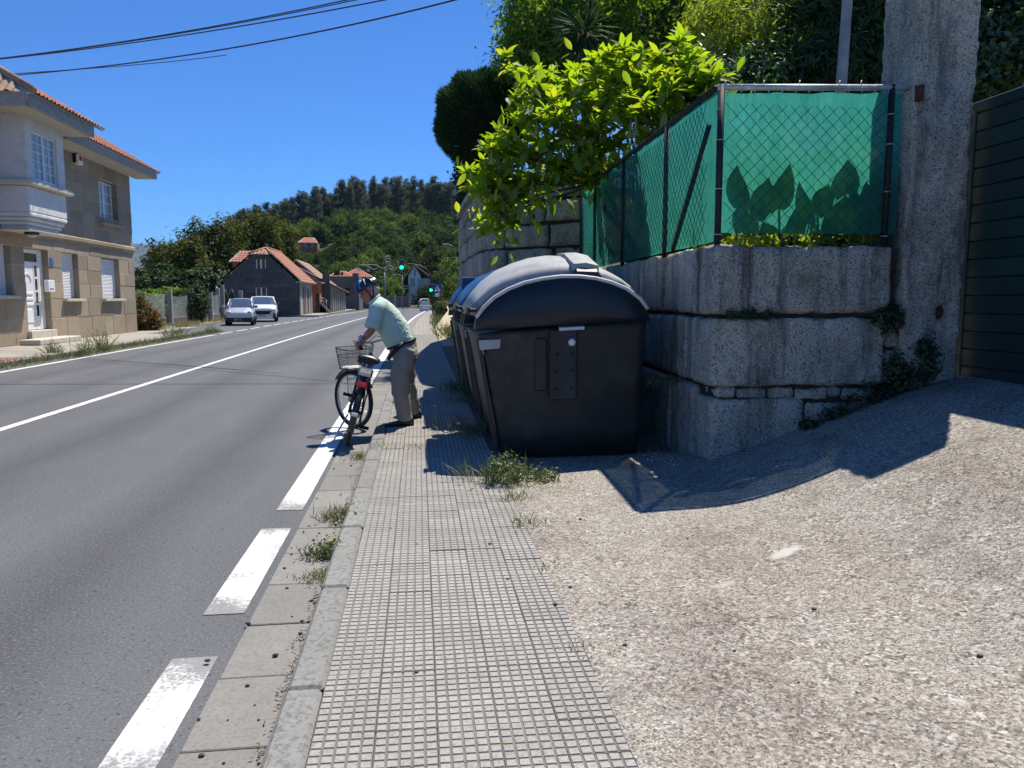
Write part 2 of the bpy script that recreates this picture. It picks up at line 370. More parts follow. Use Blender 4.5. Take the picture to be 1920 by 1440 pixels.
def hill_z(x, y):
    base = 28.5 if x > -24 else max(0.0, 28.5 - (-24 - x) * 0.335)
    up = min(1.0, max(0.0, (y - 140) / 165.0)); up = up * up * (3 - 2 * up) * 0.35 + up * 0.65
    e = 1.0 if x < 90 else max(0, 1 - (x - 90) / 80)
    return base * up * e * (1 if y < 420 else max(0, 1 - (y - 420) / 200)) + 0.9 * noise.noise(V((x * .03, y * .03, 3))) * up - 0.05
m = MB(); m.grid(lambda x, y: V((x, y, hill_z(x, y))), np.linspace(-125, 175, 61), np.linspace(132, 620, 80)); m.build('hill', M_hill, kind='structure')
def mount_z(x, y):
    r_ = max(0, 1 - abs(y - 6400) / 1500)
    prof = np.interp(x, [-5200, -4300, -3400, -2900, -2450, -2150, -1900, -1500, -900, 0, 2500], [140, 330, 380, 420, 437, 437, 400, 290, 180, 120, 60])
    return prof * r_ ** 0.8 * (1 + 0.16 * noise.fractal(V((x * .0016, y * .0016, 1)), 1.0, 2.0, 5)) - 8
m = MB(); m.grid(lambda x, y: V((x, y, mount_z(x, y))), np.linspace(-6000, 3000, 150), np.linspace(4900, 7900, 40)); m.build('mountain', M_mount, kind='structure')

# road surface + markings
m = MB(); strip(m, -9.05, -0.78, 0, NP, 0.0); strip(m, -13.5, -9.05, 0, pidx(92), 0.0)
road = m.build('road', M_asphalt, kind='structure')
def line(name, d, wd, Y0, Y1, parent, z=0.004, n=None):
    n = n or max(2, int((Y1 - Y0) / 2)); mb = MB(); prev = None
    for i in range(n + 1):
        Y = Y0 + (Y1 - Y0) * i / n; s_ = sway(Y); a = V((d - wd / 2 + s_, Y, z)); b = V((d + wd / 2 + s_, Y, z))
        if prev: mb.quad(prev[0], prev[1], b, a)
        prev = (a, b)
    return mb.build(name, M_paint, parent)
line('edge_line', -0.95, 0.185, -5, 3.22, road, n=8); line('edge_line', -0.945, 0.19, 3.67, 5.06, road, n=8); line('edge_line', -0.935, 0.185, 5.5, 100, road, n=60)
mb = MB(); r_ = strip_rings(-0.95 - 0.1, -0.95 + 0.1, pidx(100), NP - 4, 0.004)
for a, b in zip(r_, r_[1:]): mb.quad(a[0], a[1], b[1], b[0])
mb.build('edge_line', M_paint, road)
line('centre_line', -4.8, 0.125, -5, 97, road, n=60)
line('edge_line', -8.52, 0.14, -5, 33.5, road, n=30)
Y = 34.2
while Y < 66: line('dashed_line', -8.52, 0.14, Y, Y + 2.1, road); Y += 2.9
line('edge_line', -8.52, 0.14, 66.5, 98, road)
# a crosswise joint in the asphalt
mb = MB(); mb.quad((-8.3, 14.55, .0035), (-1.1, 13.75, .0035), (-1.1, 13.79, .0035), (-8.3, 14.6, .0035)); mb.build('asphalt_joint', plain('joint_tar', (0.035, 0.035, 0.037), 0.8), road)

# gutter: cast slabs with open joints near by, one strip beyond
m = MB(); strip(m, -0.80, -0.495, 0, NP, 0.0055, 0.0055)
gut = m.build('gutter', M_joint, kind='structure')
def slab_mesh(w_, l_, h0, h1, bev, mat_, nm):
    b = MB(); b.box((-w_/2, 0.004, h0), (w_/2, l_ - 0.004, h1), bev=bev); return b.mesh(nm, mat_)
gm = slab_mesh(0.305, 0.5, 0.0, 0.014, 0.004, M_gutter, 'gutter_slab')
for i in range(30):
    o = link('slab', gm, gut); Y = 1.5 + 0.5 * i; o.location = (-0.648 + sway(Y) + random.uniform(-.003, .003), Y, random.uniform(-.002, .002)); o.rotation_euler = (0, random.uniform(-.006, .006), 0)
m = MB(); strip(m, -0.80, -0.495, pidx(16.5), NP, 0.012); m.build('far_slabs', M_gutter, gut)
# kerb
m = MB(); strip(m, -0.495, -0.36, 0, NP, 0.05); kerb = m.build('kerb', M_joint, kind='structure')
km = MB(); km.box((-0.067, 0.004, 0.0), (0.067, 0.996, 0.10), bev=0.016); km = km.mesh('kerb_stone', M_kerb)
for i in range(34):
    Y = 0.72 + i; o = link('kerb_stone', km, kerb); o.location = (-0.428 + sway(Y), Y, random.uniform(-.003, .003)); o.rotation_euler = (0, 0, random.uniform(-.004, .004))
m = MB(); i0 = pidx(35)
strip(m, -0.495, -0.495, i0, NP, 0.0, 0.10); strip(m, -0.495, -0.36, i0, NP, 0.10); m.build('far_kerb', M_kerb, kerb)

# pavement: grid-pressed tiles
m = MB(); strip(m, -0.36, 0.642, 0, NP, 0.082); pave = m.build('pavement', M_joint, kind='structure')
TS = 0.2
def tile_shape(b, ox=0, oy=0, oz=0, n=5, full=True):
    g = 0.0030; c = TS / n
    if full: b.box((ox + .001, oy + .001, oz - .016), (ox + TS - .001, oy + TS - .001, oz - .0038), 1)
    for i in range(n):
        for j in range(n):
            x0 = ox + c*i + g; x1 = ox + c*(i+1) - g; y0 = oy + c*j + g; y1 = oy + c*(j+1) - g; e = 0.0022; z0 = oz - .0050
            b.add([(x0,y0,z0),(x1,y0,z0),(x1,y1,z0),(x0,y1,z0),(x0+e,y0+e,oz),(x1-e,y0+e,oz),(x1-e,y1-e,oz),(x0+e,y1-e,oz)],
                  [(4,5,6,7),(0,1,5,4),(1,2,6,5),(2,3,7,6),(3,0,4,7)])
tb = MB(); tile_shape(tb); tme = tb.mesh('pavement_tile', [M_tile, M_groove])
cnt = 0
for j in range(60):
    for i in range(5):
        o = link('tile', tme, pave); o.location = (-0.358 + TS * i, 1.6 + TS * j, 0.1 + random.uniform(-.0022, .0022))
        o.rotation_euler = (random.uniform(-.008, .008), random.uniform(-.008, .008), 0)
tb = MB()
for j in range(60, 150):
    for i in range(5): tile_shape(tb, -0.358 + TS * i + sway(1.6 + TS * j), 1.6 + TS * j, 0.1 + random.uniform(-.002, .002), full=False)
for j in range(60, 150): 
    Y = 1.6 + TS*j; s_ = sway(Y); tb.quad((-.357+s_, Y, .0955), (.641+s_, Y, .0955), (.641+s_, Y+TS, .0955), (-.357+s_, Y+TS, .0955), 1)
o = tb.build('distant_tiles', [M_tile, M_groove], pave); o['kind'] = 'stuff'
def make_fartile():
    t = NT('far_tile'); k = t.ramp(t.noise(0.9, 5), [(0.3, (0.25, 0.235, 0.21)), (0.7, (0.36, 0.34, 0.305))])
    wv = t.n('TexBrick', {'offset': 0.0}, Vector=t.pos(), Scale=1.0, Color1=(1, 1, 1), Color2=(.93, .93, .93), Mortar=(0.62, 0.6, 0.58), **{'Mortar Size': 0.012, 'Brick Width': 0.2, 'Row Height': 0.2})
    return t.done(t.bsdf(t.mix(1.0, k, wv.outputs[0], 'MULTIPLY'), 0.9, 0, None, 0.2))
m = MB(); strip(m, -0.36, 0.66, pidx(31), NP - 8, 0.1); m.build('far_paving', make_fartile(), pave)

# driveway ramp up to the gate
def ramp_z(x):
    z = 0.10
    def seg(a, b, s0, s1, x):
        t = min(max(x, a), b) - a; L = b - a; return s0 * t + (s1 - s0) * t * t / (2 * L)
    z += seg(0.60, 1.75, 0.01, 0.05, x) + seg(1.75, 2.7, 0.05, 0.345, x) + seg(2.7, 3.9, 0.345, 0.345, x) + seg(3.9, 4.6, 0.30, 0.10, x) + seg(4.6, 14, .02, .02, x)
    return z
def drive_z(x, y):
    z = ramp_z(x)
    if y > 5.9 and x < 2.6: 
        k = min(1, (y - 5.9) / 0.9); z = z * (1 - k) + 0.092 * k
    return z + 0.006 * noise.noise(V((x * 1.7, y * 1.7, 0))) * min(1, max(0, (x - .62) * 4))
xs = np.concatenate([np.linspace(0.641, 4.4, 90), np.linspace(4.5, 14, 12)]); ys = np.linspace(-4, 6.75, 130)
m = MB(); m.grid(lambda x, y: V((x + (0.006 * noise.noise(V((0, y * 4, 2))) if x < 0.66 else 0), y, drive_z(x, y) - (0.004 if x < .66 else 0))), xs, ys); m.build('driveway', M_drive, kind='structure')
# soil strip under the bins and along the wall foot
m = MB(); m.grid(lambda x, y: V((x + sway(y), y, 0.086 + 0.012 * noise.noise(V((x * 3, y * 3, 5))) + (0.0 if y > 6.9 else -0.03 * (6.9 - y)))), np.linspace(0.645, 3.0, 30), np.linspace(6.3, 24, 90)); m.build('dirt_strip', M_dirt, kind='structure')
# sandy lane that climbs to the right beyond the high wall
def lane_z(y): return 0.09 + 1.6 * max(0, min(1, (y - 26) / 46)) ** 1.25
m = MB(); m.grid(lambda u, y: V((0.66 + sway(y) + (0.0 if y < 34 else min(.9, (y - 34) * .06)) + u * (2.4 + (y - 23) * 0.09), y, lane_z(y) + 0.02 * noise.noise(V((u * 4, y, 2))))), np.linspace(0, 1, 8), np.linspace(23, 84, 50)); m.build('sandy_lane', M_sand, kind='structure')
# raised garden behind the walls
def garden_z(x, y):
    return 1.86 + min(1.0, max(0, (x - 2.6) * 0.10)) + min(2.2, max(0, (y - 9.5) * 0.26)) + 0.05 * noise.noise(V((x, y, 9)))
def garden_left(y): return np.interp(y, [6.1, 12.3, 13.0, 14.2, 16, 19, 30, 60], [2.5, 2.78, 2.8, 2.2, 1.55, 1.3, 2.6, 8.0])
m = MB(); m.grid(lambda u, y: V((garden_left(y) + u * (45 if y > 7.5 else 1.9 + 0), y, garden_z(garden_left(y) + u * 12, y))), np.linspace(0, 1, 20) ** 1.6, np.linspace(6.15, 60, 70)); m.build('garden_ground', M_soil, kind='structure')
# ================================================================== RIGHT SIDE: walls, fence, gate, bins
def WX(y): return 2.30 + 0.047 * (y - 5.85)     # line of the road-side face of the low wall
lw = thing('garden_wall', 'low wall of big weathered granite blocks at the driveway corner, below the green fence', 'wall', (2.3, 5.85, 0.1))
FY = 5.85
def stone(parent, a, b, seed, name='stone', step=0.035, amp=0.010, rnd=0.014, mat_=None):
    mb = MB(); rough_box(mb, a, b, step, amp, rnd, seed); return mb.build(name, mat_ or M_granite, parent)
# front face (towards the driveway)
sd = 1.0
for (x0, x1, z0, z1, dy) in [(2.29, 2.545, 1.375, 1.925, 0.0), (2.61, 3.80, 1.385, 1.915, 0.012), (2.30, 3.77, 0.80, 1.345, 0.0), (2.315, 3.10, -0.05, 0.70, 0.015), (3.125, 3.8, 0.15, 0.66, 0.03)]:
    stone(lw, (x0, FY + dy, z0), (x1, FY + 0.42, z1), sd); sd += 1.7
stone(lw, (2.545, FY + 0.035, 1.39), (2.61, FY + .4, 1.90), 77, 'mortar_fill', 0.03, 0.012, 0.004)
for (x0, x1, z0, z1) in [(2.36, 2.52, .705, .79), (2.53, 2.78, .70, .785), (2.80, 3.02, .695, .785), (3.03, 3.3, .68, .775), (3.31, 3.42, .70, .78), (3.44, 3.72, .675, .77), (3.79, 3.90, 1.10, 1.34), (3.79, 3.9, .82, 1.07)]:
    stone(lw, (x0, FY + 0.03, z0), (x1, FY + 0.3, z1), sd, 'chink_stone', 0.02, 0.012, 0.012); sd += 1.3
# road-side face
def side_stone(y0, y1, z0, z1, out=0.0, **k):
    global sd
    mb = MB(); sd += 1.1
    rough_box(mb, (0, y0, z0), (0.4, y1, z1), 0.045, 0.011, 0.015, sd)
    for i, p in enumerate(mb.v): mb.v[i] = V((p.x + WX(p.y) - out, p.y, p.z))
    mb.build('stone', M_granite, lw)
for zr, ys_ in (((1.375, 1.925), [6.29, 7.35, 8.2, 9.5, 10.4, 11.5, 12.35]), ((0.80, 1.345), [6.29, 6.55, 7.7, 8.9, 9.8, 11.2, 12.35]), ((-0.05, 0.77), [6.29, 7.0, 8.1, 9.4, 10.8, 12.35])):
    for a, b in zip(ys_, ys_[1:]): side_stone(a + 0.012, b - 0.012, *zr, out=random.uniform(-.012, .012))
mb = MB(); mb.box((2.36, FY + 0.06, 0), (3.85, FY + 0.36, 1.88))
mb.loft([[(WX(y) + .06, y, 0), (WX(y) + .38, y, 0), (WX(y) + .38, y, 1.88), (WX(y) + .06, y, 1.88)] for y in (6.2, 12.3)]); mb.build('mortar_core', M_joint, lw)

# tall granite gate pillar
def dent(p, q, nr):
    h = AY(1767, 586, FY - 0.02); d = ((p.x - h.x) / 0.038) ** 2 + ((p.z - h.z) / 0.06) ** 2
    if nr.y < 0 and d < 1: q = q + V((0, 0.14, 0))
    if nr.z == 0: q = q + V(((0.022 * noise.noise(V((1, p.z * 1.3, nr.x * 3))) + .008 * noise.noise(V((nr.x * 3, p.z * 6, 2)))) if abs(nr.x) else 0, 0.012 * noise.noise(V((p.x * 3, 4, p.z * 1.2))), 0))
    return q
mb = MB(); xl = AY(1702, 400, FY - .02).x; xr = AY(1815, 400, FY - .02).x
rough_box(mb, (xl, FY - 0.02, 0.4), (xr, FY + 0.46, 3.97), 0.022, 0.012, 0.022, 31, dent=dent, freq=9)
pil = mb.build('gate_pillar', M_granite, None, 'tall rough granite pillar standing between the green fence and the dark gate', 'pillar', loc=((xl + xr) / 2, FY + .2, .7))
h_ = AY(1767, 586, FY - 0.02); mb = MB(); mb.ell((h_.x, FY + .022, h_.z), (.034, .03, .052), 12, 8); mb.build('hole_shade_plug', M_joint, pil)  # dark plug set in the pit, stands in for the shade inside the hole
M_rust = plain('rust', (0.085, 0.03, 0.02), 0.9, var=0.5, scale=40)
p = AY(1722, 178, FY - .03); mb = MB(); mb.box((p.x - .022, FY - .075, p.z - .05), (p.x + .022, FY - .01, p.z + .07), bev=.005); mb.build('rusty_bracket', M_rust, pil)

# dark green slatted gate
M_gate = plain('gate_paint', (0.007, 0.032, 0.032), 0.42, var=0.2, scale=3, spec=0.5, rand=0.12)
GX = xr + 0.075; gate = thing('gate', 'dark green metal gate of wide horizontal slats beside the granite pillar', 'gate', (GX, 5.0, 0.78))
zs = np.linspace(0.80, 2.98, 16)
for a, b in zip(zs, zs[1:]):
    mb = MB(); mb.box((GX, 3.0, a + .004), (GX + .03, 5.9, b - .004), bev=.006); mb.build('slat', M_gate, gate)
mb = MB(); mb.box((GX - .012, 3.0, 2.985), (GX + .045, 5.9, 3.07), bev=.008); mb.build('top_rail', M_gate, gate)
mb = MB(); mb.box((GX - .01, 5.9, .78), (GX + .05, 5.97, 3.07), bev=.006); mb.build('stile', M_gate, gate)
mb = MB(); mb.box((GX + .032, 3.0, .8), (GX + .036, 5.9, 2.98)); mb.build('backing', M_gate, gate)

# ------------------------------------------------------------------ chain-link fence with shade cloth
M_post = plain('post_paint', (0.010, 0.012, 0.015), 0.6, var=0.3, scale=20); M_galv = plain('galvanised', (0.52, 0.52, 0.50), 0.45, 0.5, var=0.25, scale=25, dirt=(0.25, 0.22, 0.18))
M_wire = plain('green_wire', (0.012, 0.05, 0.045), 0.4, var=0.2); M_tie = plain('tie_wire', (0.6, 0.6, 0.58), 0.4, 0.3)
def clothmat():
    t = NT('shade_cloth'); x = t.noise(160, 2, 0.5, stretch=(1, 1, 0.15)); x = t.math('ADD', t.math('MULTIPLY', x, .4), t.math('ADD', t.math('MULTIPLY', t.noise(26, 4, .6, stretch=(1, 1, .12)), .35), t.math('MULTIPLY', t.noise(5, 4, .6), .25))); k = t.ramp(x, [(0.38, (0.03, 0.25, 0.205)), (0.62, (0.09, 0.37, 0.32))])
    d = t.n('BsdfDiffuse', Color=k).outputs[0]; tr = t.n('BsdfTranslucent', Color=t.mix(1.0, k, (1.0, 1.35, 1.3), 'MULTIPLY')).outputs[0]; m1 = t.n('MixShader', **{'0': 0.72, '1': d, '2': tr}).outputs[0]
    tp = t.n('BsdfTransparent', Color=(0.75, 1.0, 0.95)).outputs[0]
    holes = t.ramp(t.noise(210, 1, 0.5), [(0.55, 0.06), (0.75, 0.15)])
    return t.done(t.n('MixShader', **{'0': holes, '1': m1, '2': tp}).outputs[0])
M_cloth = clothmat()
def fence(name, label, A, B, z0, z1a, z1b, posts, nrm, rail_mat, cloth_gap, top_drop):
    """A,B: foot points of the run (x,y); nrm points to the garden side"""
    A = V((*A, 0)); B = V((*B, 0)); L = (B - A).length; d = (B - A) / L; n = V((*nrm, 0))
    f_ = thing(name, label, 'fence', (A.x, A.y, z0))
    P = lambda s_, z, o=0.0: A + d * s_ + V((0, 0, z)) + n * o
    top = lambda s_: z1a + (z1b - z1a) * s_ / L
    mb = MB(); mb.tube([P(-.03, top(0)), P(L + .02, top(L))], 0.024, 10); mb.build('top_rail', rail_mat, f_)
    for s_ in posts:
        mb = MB(); mb.tube([P(s_, z0 - .05), P(s_, top(s_) + .02)], 0.026, 10); po = mb.build('post', M_post, f_)
    # diamond mesh
    mb = MB(); pitch = 0.105; k0 = int(-(2.0) / pitch); h0 = z0 + 0.0
    for k in range(k0, int(L / pitch) + 1):
        for sg in (1, -1):
            s0 = k * pitch if sg > 0 else k * pitch + (z1a - z0); pts = []
            H = max(z1a, z1b) - z0 - .02; nseg = 8
            for i in range(nseg + 1):
                h = H * i / nseg; s_ = s0 + sg * h
                if -0.001 <= s_ <= L + .001 and h <= top(s_) - z0 - .015: pts.append(P(s_, z0 + h, -0.035 + 0.012 * noise.noise(V((s_ * 1.3, h * 1.5, sg)))))
            if len(pts) >= 2: mb.tube(pts, 0.0027, 3, caps=False)
    o = mb.build('wire_mesh', M_wire, f_); o['kind'] = 'stuff'
    # twisted wire ends and ties
    mb = MB()
    for i in range(int(L / 0.11)): 
        s_ = i * 0.11 + .03; mb.tube([P(s_, top(s_) - .05, -.03), P(s_ + .01, top(s_) + .012, -.026), P(s_ + .028, top(s_) + .026, 0), P(s_ + .03, top(s_) - .03, .02)], 0.0022, 3, caps=False)
    mb.build('wire_ties', M_tie if rail_mat is M_galv else M_wire, f_)
    # cloth
    g0, g1 = cloth_gap; mb = MB()
    us = np.linspace(g0, L - g1, int(L / 0.07)); vs_ = np.linspace(0, 1, 14)
    def cl(s_, v_):
        zt = top(s_) - top_drop - 0.012 * abs(math.sin(s_ * 7.0)) - .01 * noise.noise(V((s_ * 9, 1, 1))); zb = z0 + (0.07 if rail_mat is M_galv else 0.0)
        return P(s_, zb + (zt - zb) * v_, 0.012 + 0.022 * noise.noise(V((s_ * 2.3, v_ * 1.6, 4))) * (1 - v_ * .5))
    mb.grid(cl, list(us), list(vs_)); mb.build('shade_cloth', M_cloth, f_)
    return f_, P, top
fA = (2.335, FY + .045)
ff, P, top = fence('front_fence', 'short run of chain-link fence with green shade cloth between corner post and granite pillar', fA, (xl - .03, FY + .045), 1.945, 3.115, 3.16, [0.0, 1.40], (0, 1), M_galv, (0.0, 0.02), 0.032)
for po_z in (2.0, 2.35, 2.72, 2.95):
    for s_ in (0.0, 1.40):
        mb = MB(); mb.tube([P(s_, po_z) + V((0.03 * math.cos(a), 0.03 * math.sin(a), 0)) for a in np.linspace(0, 2 * PI, 9)[:-1]], 0.0035, 4, closed=True); mb.build('tie', M_tie, ff)
for s_ in (0.02, 0.33, 0.62, 0.95, 1.13):
    mb = MB(); mb.tube([P(s_, top(s_) + .01), P(s_ + .012, top(s_) + .055)], 0.005, 5); mb.build('tie', M_tie, ff)
fs_, P, top = fence('side_fence', 'long chain-link fence with dark green cloth along the road side of the low wall', (2.30, FY + .1), (2.30 + .047 * 6.5, FY + 6.5), 1.945, 3.115, 3.20, [1.35, 3.25, 5.15, 6.4], (1, .03), M_post, (-0.07, 0.0), 0.02)
mb = MB(); mb.tube([P(0.05, 2.85, -.02), P(1.0, 1.95, -.02)], 0.022, 8); mb.build('brace', M_post, fs_)

# ------------------------------------------------------------------ high retaining wall of granite blocks
HW = [(2.72, 12.4), (2.58, 12.56), (1.9, 13.1), (1.32, 13.58), (1.17, 13.85), (1.10, 14.6), (1.05, 16.5), (1.03, 19.5), (1.15, 22.0), (1.5, 26.0), (2.4, 30.0)]
def arc_table():
    t = [0.0]
    for a, b in zip(HW, HW[1:]): t.append(t[-1] + math.dist(a, b))
    return t
HT = arc_table(); HL = HT[-1]
def hw(s_, o=0.0):
    s_ = min(max(s_, 0), HL)
    f_ = lambda q: (np.interp(q, HT, [p[0] for p in HW]), np.interp(q, HT, [p[1] for p in HW]))
    x, y = f_(s_); x0, y0 = f_(max(0, s_ - .22)); x1, y1 = f_(min(HL, s_ + .22)); t = V((x1 - x0, y1 - y0, 0)).normalized()
    return V((x, y, 0)) + V((-t.y, t.x, 0)) * o        # +o: towards the road
hwall = thing('retaining_wall', 'high curved retaining wall of grey granite blocks behind the bins', 'wall', (1.75, 14.2, .1))
zc = [0.05, 0.55, 1.0, 1.42, 1.9, 2.36, 2.76, 3.15, 3.48]
for ci, (z0, z1) in enumerate(zip(zc, zc[1:])):
    s_ = -random.uniform(0, .5)
    while s_ < HL:
        L = random.choice([0.34, 0.62, 0.8, 0.95, 1.15, 0.22]) * random.uniform(.85, 1.2); e = min(HL, s_ + L); b = max(0, s_)
        if e - b > 0.08:
            mb = MB(); sd += 1.3; j0, j1 = random.uniform(.005, .02), random.uniform(.005, .02)
            rough_box(mb, (b + j0, 0, z0 + random.uniform(.004, .03)), (e - j1, 0.3, z1 - random.uniform(.004, .02)), 0.085, 0.016, 0.022, sd, freq=5)
            o_ = random.uniform(-.015, .03)
            for i, p in enumerate(mb.v): q = hw(p.x, o_ - p.y); mb.v[i] = V((q.x, q.y, p.z))
            mb.build('stone', M_granite2, hwall)
        s_ = e
mb = MB(); mb.loft([[hw(s_, -.05) , hw(s_, -.3), hw(s_, -.3) + V((0, 0, 3.46)), hw(s_, -.05) + V((0, 0, 3.46))] for s_ in np.linspace(0, HL, 40)]); mb.build('mortar_core', M_joint, hwall)
mb = MB(); mb.loft([[hw(s_, .07) + V((0, 0, 3.485)), hw(s_, -.34) + V((0, 0, 3.485)), hw(s_, -.34) + V((0, 0, 3.60)), hw(s_, .07) + V((0, 0, 3.60))] for s_ in np.linspace(0, HL, 50)]); mb.build('coping', M_granite2, hwall)

# ------------------------------------------------------------------ waste containers
M_bin = plain('black_plastic', (0.030, 0.028, 0.025), 0.5, var=0.3, scale=1.6, spec=0.32, bump=0.12, bscale=300, dirt=(0.07, 0.064, 0.056), dscale=3.4); M_bin2 = plain('slate_plastic', (0.010, 0.013, 0.020), 0.36, var=0.2, scale=2, spec=0.42, bump=.1, bscale=300)
M_lid = plain('grey_lid', (0.34, 0.35, 0.355), 0.6, var=0.12, scale=3, spec=0.28, dirt=(0.15, 0.16, 0.17)); M_trim = plain('pale_trim', (0.58, 0.59, 0.59), 0.4, var=0.1)
M_blue = plain('blue_lid', (0.012, 0.065, 0.16), 0.35, var=0.2, scale=4, spec=0.5); M_teal = plain('teal_panel', (0.010, 0.085, 0.19), 0.45, var=0.15)
M_yel = plain('yellow_lid', (0.62, 0.55, 0.02), 0.4, var=0.1); M_stick = plain('reflective_sticker', (0.42, 0.40, 0.38), 0.5, var=0.12, scale=30); M_white = plain('white_knob', (0.75, 0.75, 0.72), 0.35); M_boltm = plain('bolt_black', (0.01, 0.01, 0.01), 0.5)
ARCH = [(-.03, 1.235), (-.015, 1.33), (.05, 1.415), (.14, 1.50), (.26, 1.57), (.40, 1.625), (.56, 1.66), (.72, 1.68), (.88, 1.68), (1.02, 1.665), (1.16, 1.63), (1.30, 1.575), (1.42, 1.49), (1.49, 1.40), (1.52, 1.33)]
def waste_container(x, y, label, rest_z, lidm, kind, group='waste containers in a row beside the pavement'):
    """street side at x, near end at y; three-thousand-litre side loader"""
    t = thing('waste_container', label, 'rubbish bin', (x, y, .1), group)
    Lb = 1.72; O = lambda u, v_, z: V((x + u, y + v_, z))
    def rr(u0, u1, v0, v1, z, sl=0.0, r_=.09, n=5):
        out = []
        for cx, cy, a0 in ((u1 - r_, v0 + r_, -90), (u1 - r_, v1 - r_, 0), (u0 + r_, v1 - r_, 90), (u0 + r_, v0 + r_, 180)):
            for i in range(n):
                a = R(a0 + 90 * i / (n - 1)); uu = cx + r_ * math.cos(a); out.append(O(uu, cy + r_ * math.sin(a), z + sl * uu))
        return out
    mb = MB(); mb.loft([rr(.20, 1.46, .05, Lb - .05, .11), rr(.16, 1.475, .03, Lb - .03, .35), rr(.06, 1.49, .01, Lb - .01, .95), rr(.015, 1.50, 0, Lb, 1.16, .045), rr(.0, 1.51, -.008, Lb + .008, 1.20, .07)], smooth=True)
    body = mb.build('body', M_bin, t)
    for v_ in (.05, Lb - .12):      # ribs on the street side
        mb = MB(); mb.loft([[O(.17 + a, v_ + b, .2) for a, b in ((0, 0), (-.03, .01), (-.03, .05), (0, .06))], [O(.03 + a, v_ + b, 1.15) for a, b in ((0, 0), (-.035, .01), (-.035, .05), (0, .06))]])
        mb.build('street_rib', M_bin, t)
    # end caps under the arch
    for v0, v1 in ((-.02, .12), (Lb - .12, Lb + .02)):
        prof = ARCH + [(1.52, 1.30)]
        q0, q1 = (v0, v1) if v0 < 0 else (v1, v0); sgn = -1 if v0 < 0 else 1; pc = (.75, 1.42); mb = MB()
        sc_ = lambda f_, d: [O(pc[0] + (u - pc[0]) * f_, q0 + d * sgn, pc[1] + (z - pc[1]) * f_ if z > 1.335 or f_ > .97 else z + (1 - f_) * .06) for u, z in prof]
        rg = [[O(u, q1, z) for u, z in prof], sc_(1.0, -.03), sc_(.985, .0), sc_(.93, .022), sc_(.75, .045), sc_(.45, .06), sc_(.12, .066)]
        mb.loft(rg if sgn > 0 else rg, smooth=True); mb.build('end_cap', M_bin2, t)
        vv = v0 if v0 < 0 else v1
        mb = MB(); mb.tube([O(u, vv + (-.004 if v0 < 0 else .004), z + .010) for u, z in ARCH[1:-1]], .017, 8); mb.build('arch_trim', M_trim if kind == 'black' else M_blue, t)
    # lid shell, a curved panel standing proud of the caps
    mb = MB(); rings = []
    for v_, e in ((.13, -.03), (.18, .03), (.40, .10), (.66, .14), (Lb / 2, .15), (Lb - .66, .14), (Lb - .40, .10), (Lb - .18, .03), (Lb - .13, -.03)):
        outer = [O(u - (.03 if u < .3 else 0), v_, z + .085 + e * (.35 + .65 * math.sin(PI * min(1, max(0, (u + .05) / 1.5))))) for u, z in ARCH[1:14]]; inner = [O(u, v_, z + .02) for u, z in ARCH[1:14]][::-1]
        rings.append(outer + inner)
    mb.loft(rings, smooth=True); mb.build('lid', lidm, t)
    # strap hinge over the crown
    mb = MB(); mb.loft([[O(.80, -.012, 1.675), O(1.10, -.012, 1.655), O(1.10, .0, 1.66), O(.80, .0, 1.68)], [O(.86, -.012, 1.735), O(1.04, -.012, 1.73), O(1.04, .02, 1.76), O(.86, .02, 1.765)]]); mb.build('hinge_cheek', M_bin2, t)
    mb = MB(); mb.loft([[O(u, v_, z + dz) for u, z in ((.84, 1.735), (1.06, 1.725), (1.06, 1.785), (.95, 1.81), (.84, 1.80))] for v_, dz in ((.03, 0), (.2, .04), (.5, .115), (.86, .135))], smooth=False); mb.build('hinge_strap', lidm, t)
    # lifting bracket on the near end
    mb = MB(); mb.box((x + .62, y - .05, .62), (x + .86, y + .03, 1.235), bev=.012); br = mb.build('lifting_bracket', M_bin, t)
    mb = MB(); mb.loft([[O(.70, -.058, 1.225), O(.92, -.058, 1.235), O(.92, .0, 1.245), O(.70, .0, 1.235)], [O(.70, -.058, 1.25), O(.92, -.058, 1.26), O(.92, .0, 1.27), O(.70, .0, 1.26)]]); mb.build('bracket_lip', M_trim, br)
    mb = MB(); mb.box((x + .50, y - .02, .70), (x + .60, y + .02, 1.16), bev=.012); mb.build('side_web', M_bin, t)
    mb = MB(); mb.loft([[O(.81 + r_ * math.cos(a), -.05 - d, 1.125 + r_ * math.sin(a)) for a in np.linspace(0, 2 * PI, 13)[:-1]] for r_, d in ((.03, 0), (.034, .015), (.022, .035))], smooth=True); mb.build('knob', M_white, br)
    for (bu, bz) in ((.68, 1.02), (.82, 1.03), (.67, .87), (.82, .88), (.68, .72), (.81, .73)):
        mb = MB(); mb.tube([O(bu, -.05, bz), O(bu, -.062, bz)], .011, 8); mb.build('bolt', M_boltm, br)
    # reflective stickers on the street corners
    mb = MB(); mb.loft([[O(.015, -.006, 1.06), O(.19, -.006, 1.075), O(.19, -.003, 1.075), O(.015, -.003, 1.06)], [O(.005, -.006, 1.145), O(.195, -.006, 1.15), O(.195, -.003, 1.15), O(.005, -.003, 1.145)]]); mb.build('sticker', M_stick, t)
    mb = MB(); mb.loft([[O(.055, .0, 1.02), O(.05, .17, 1.02), O(.053, .17, 1.02), O(.058, 0, 1.02)], [O(.012, .0, 1.145), O(.008, .17, 1.145), O(.013, .17, 1.145), O(.016, 0, 1.145)]]); mb.build('sticker', M_stick, t)
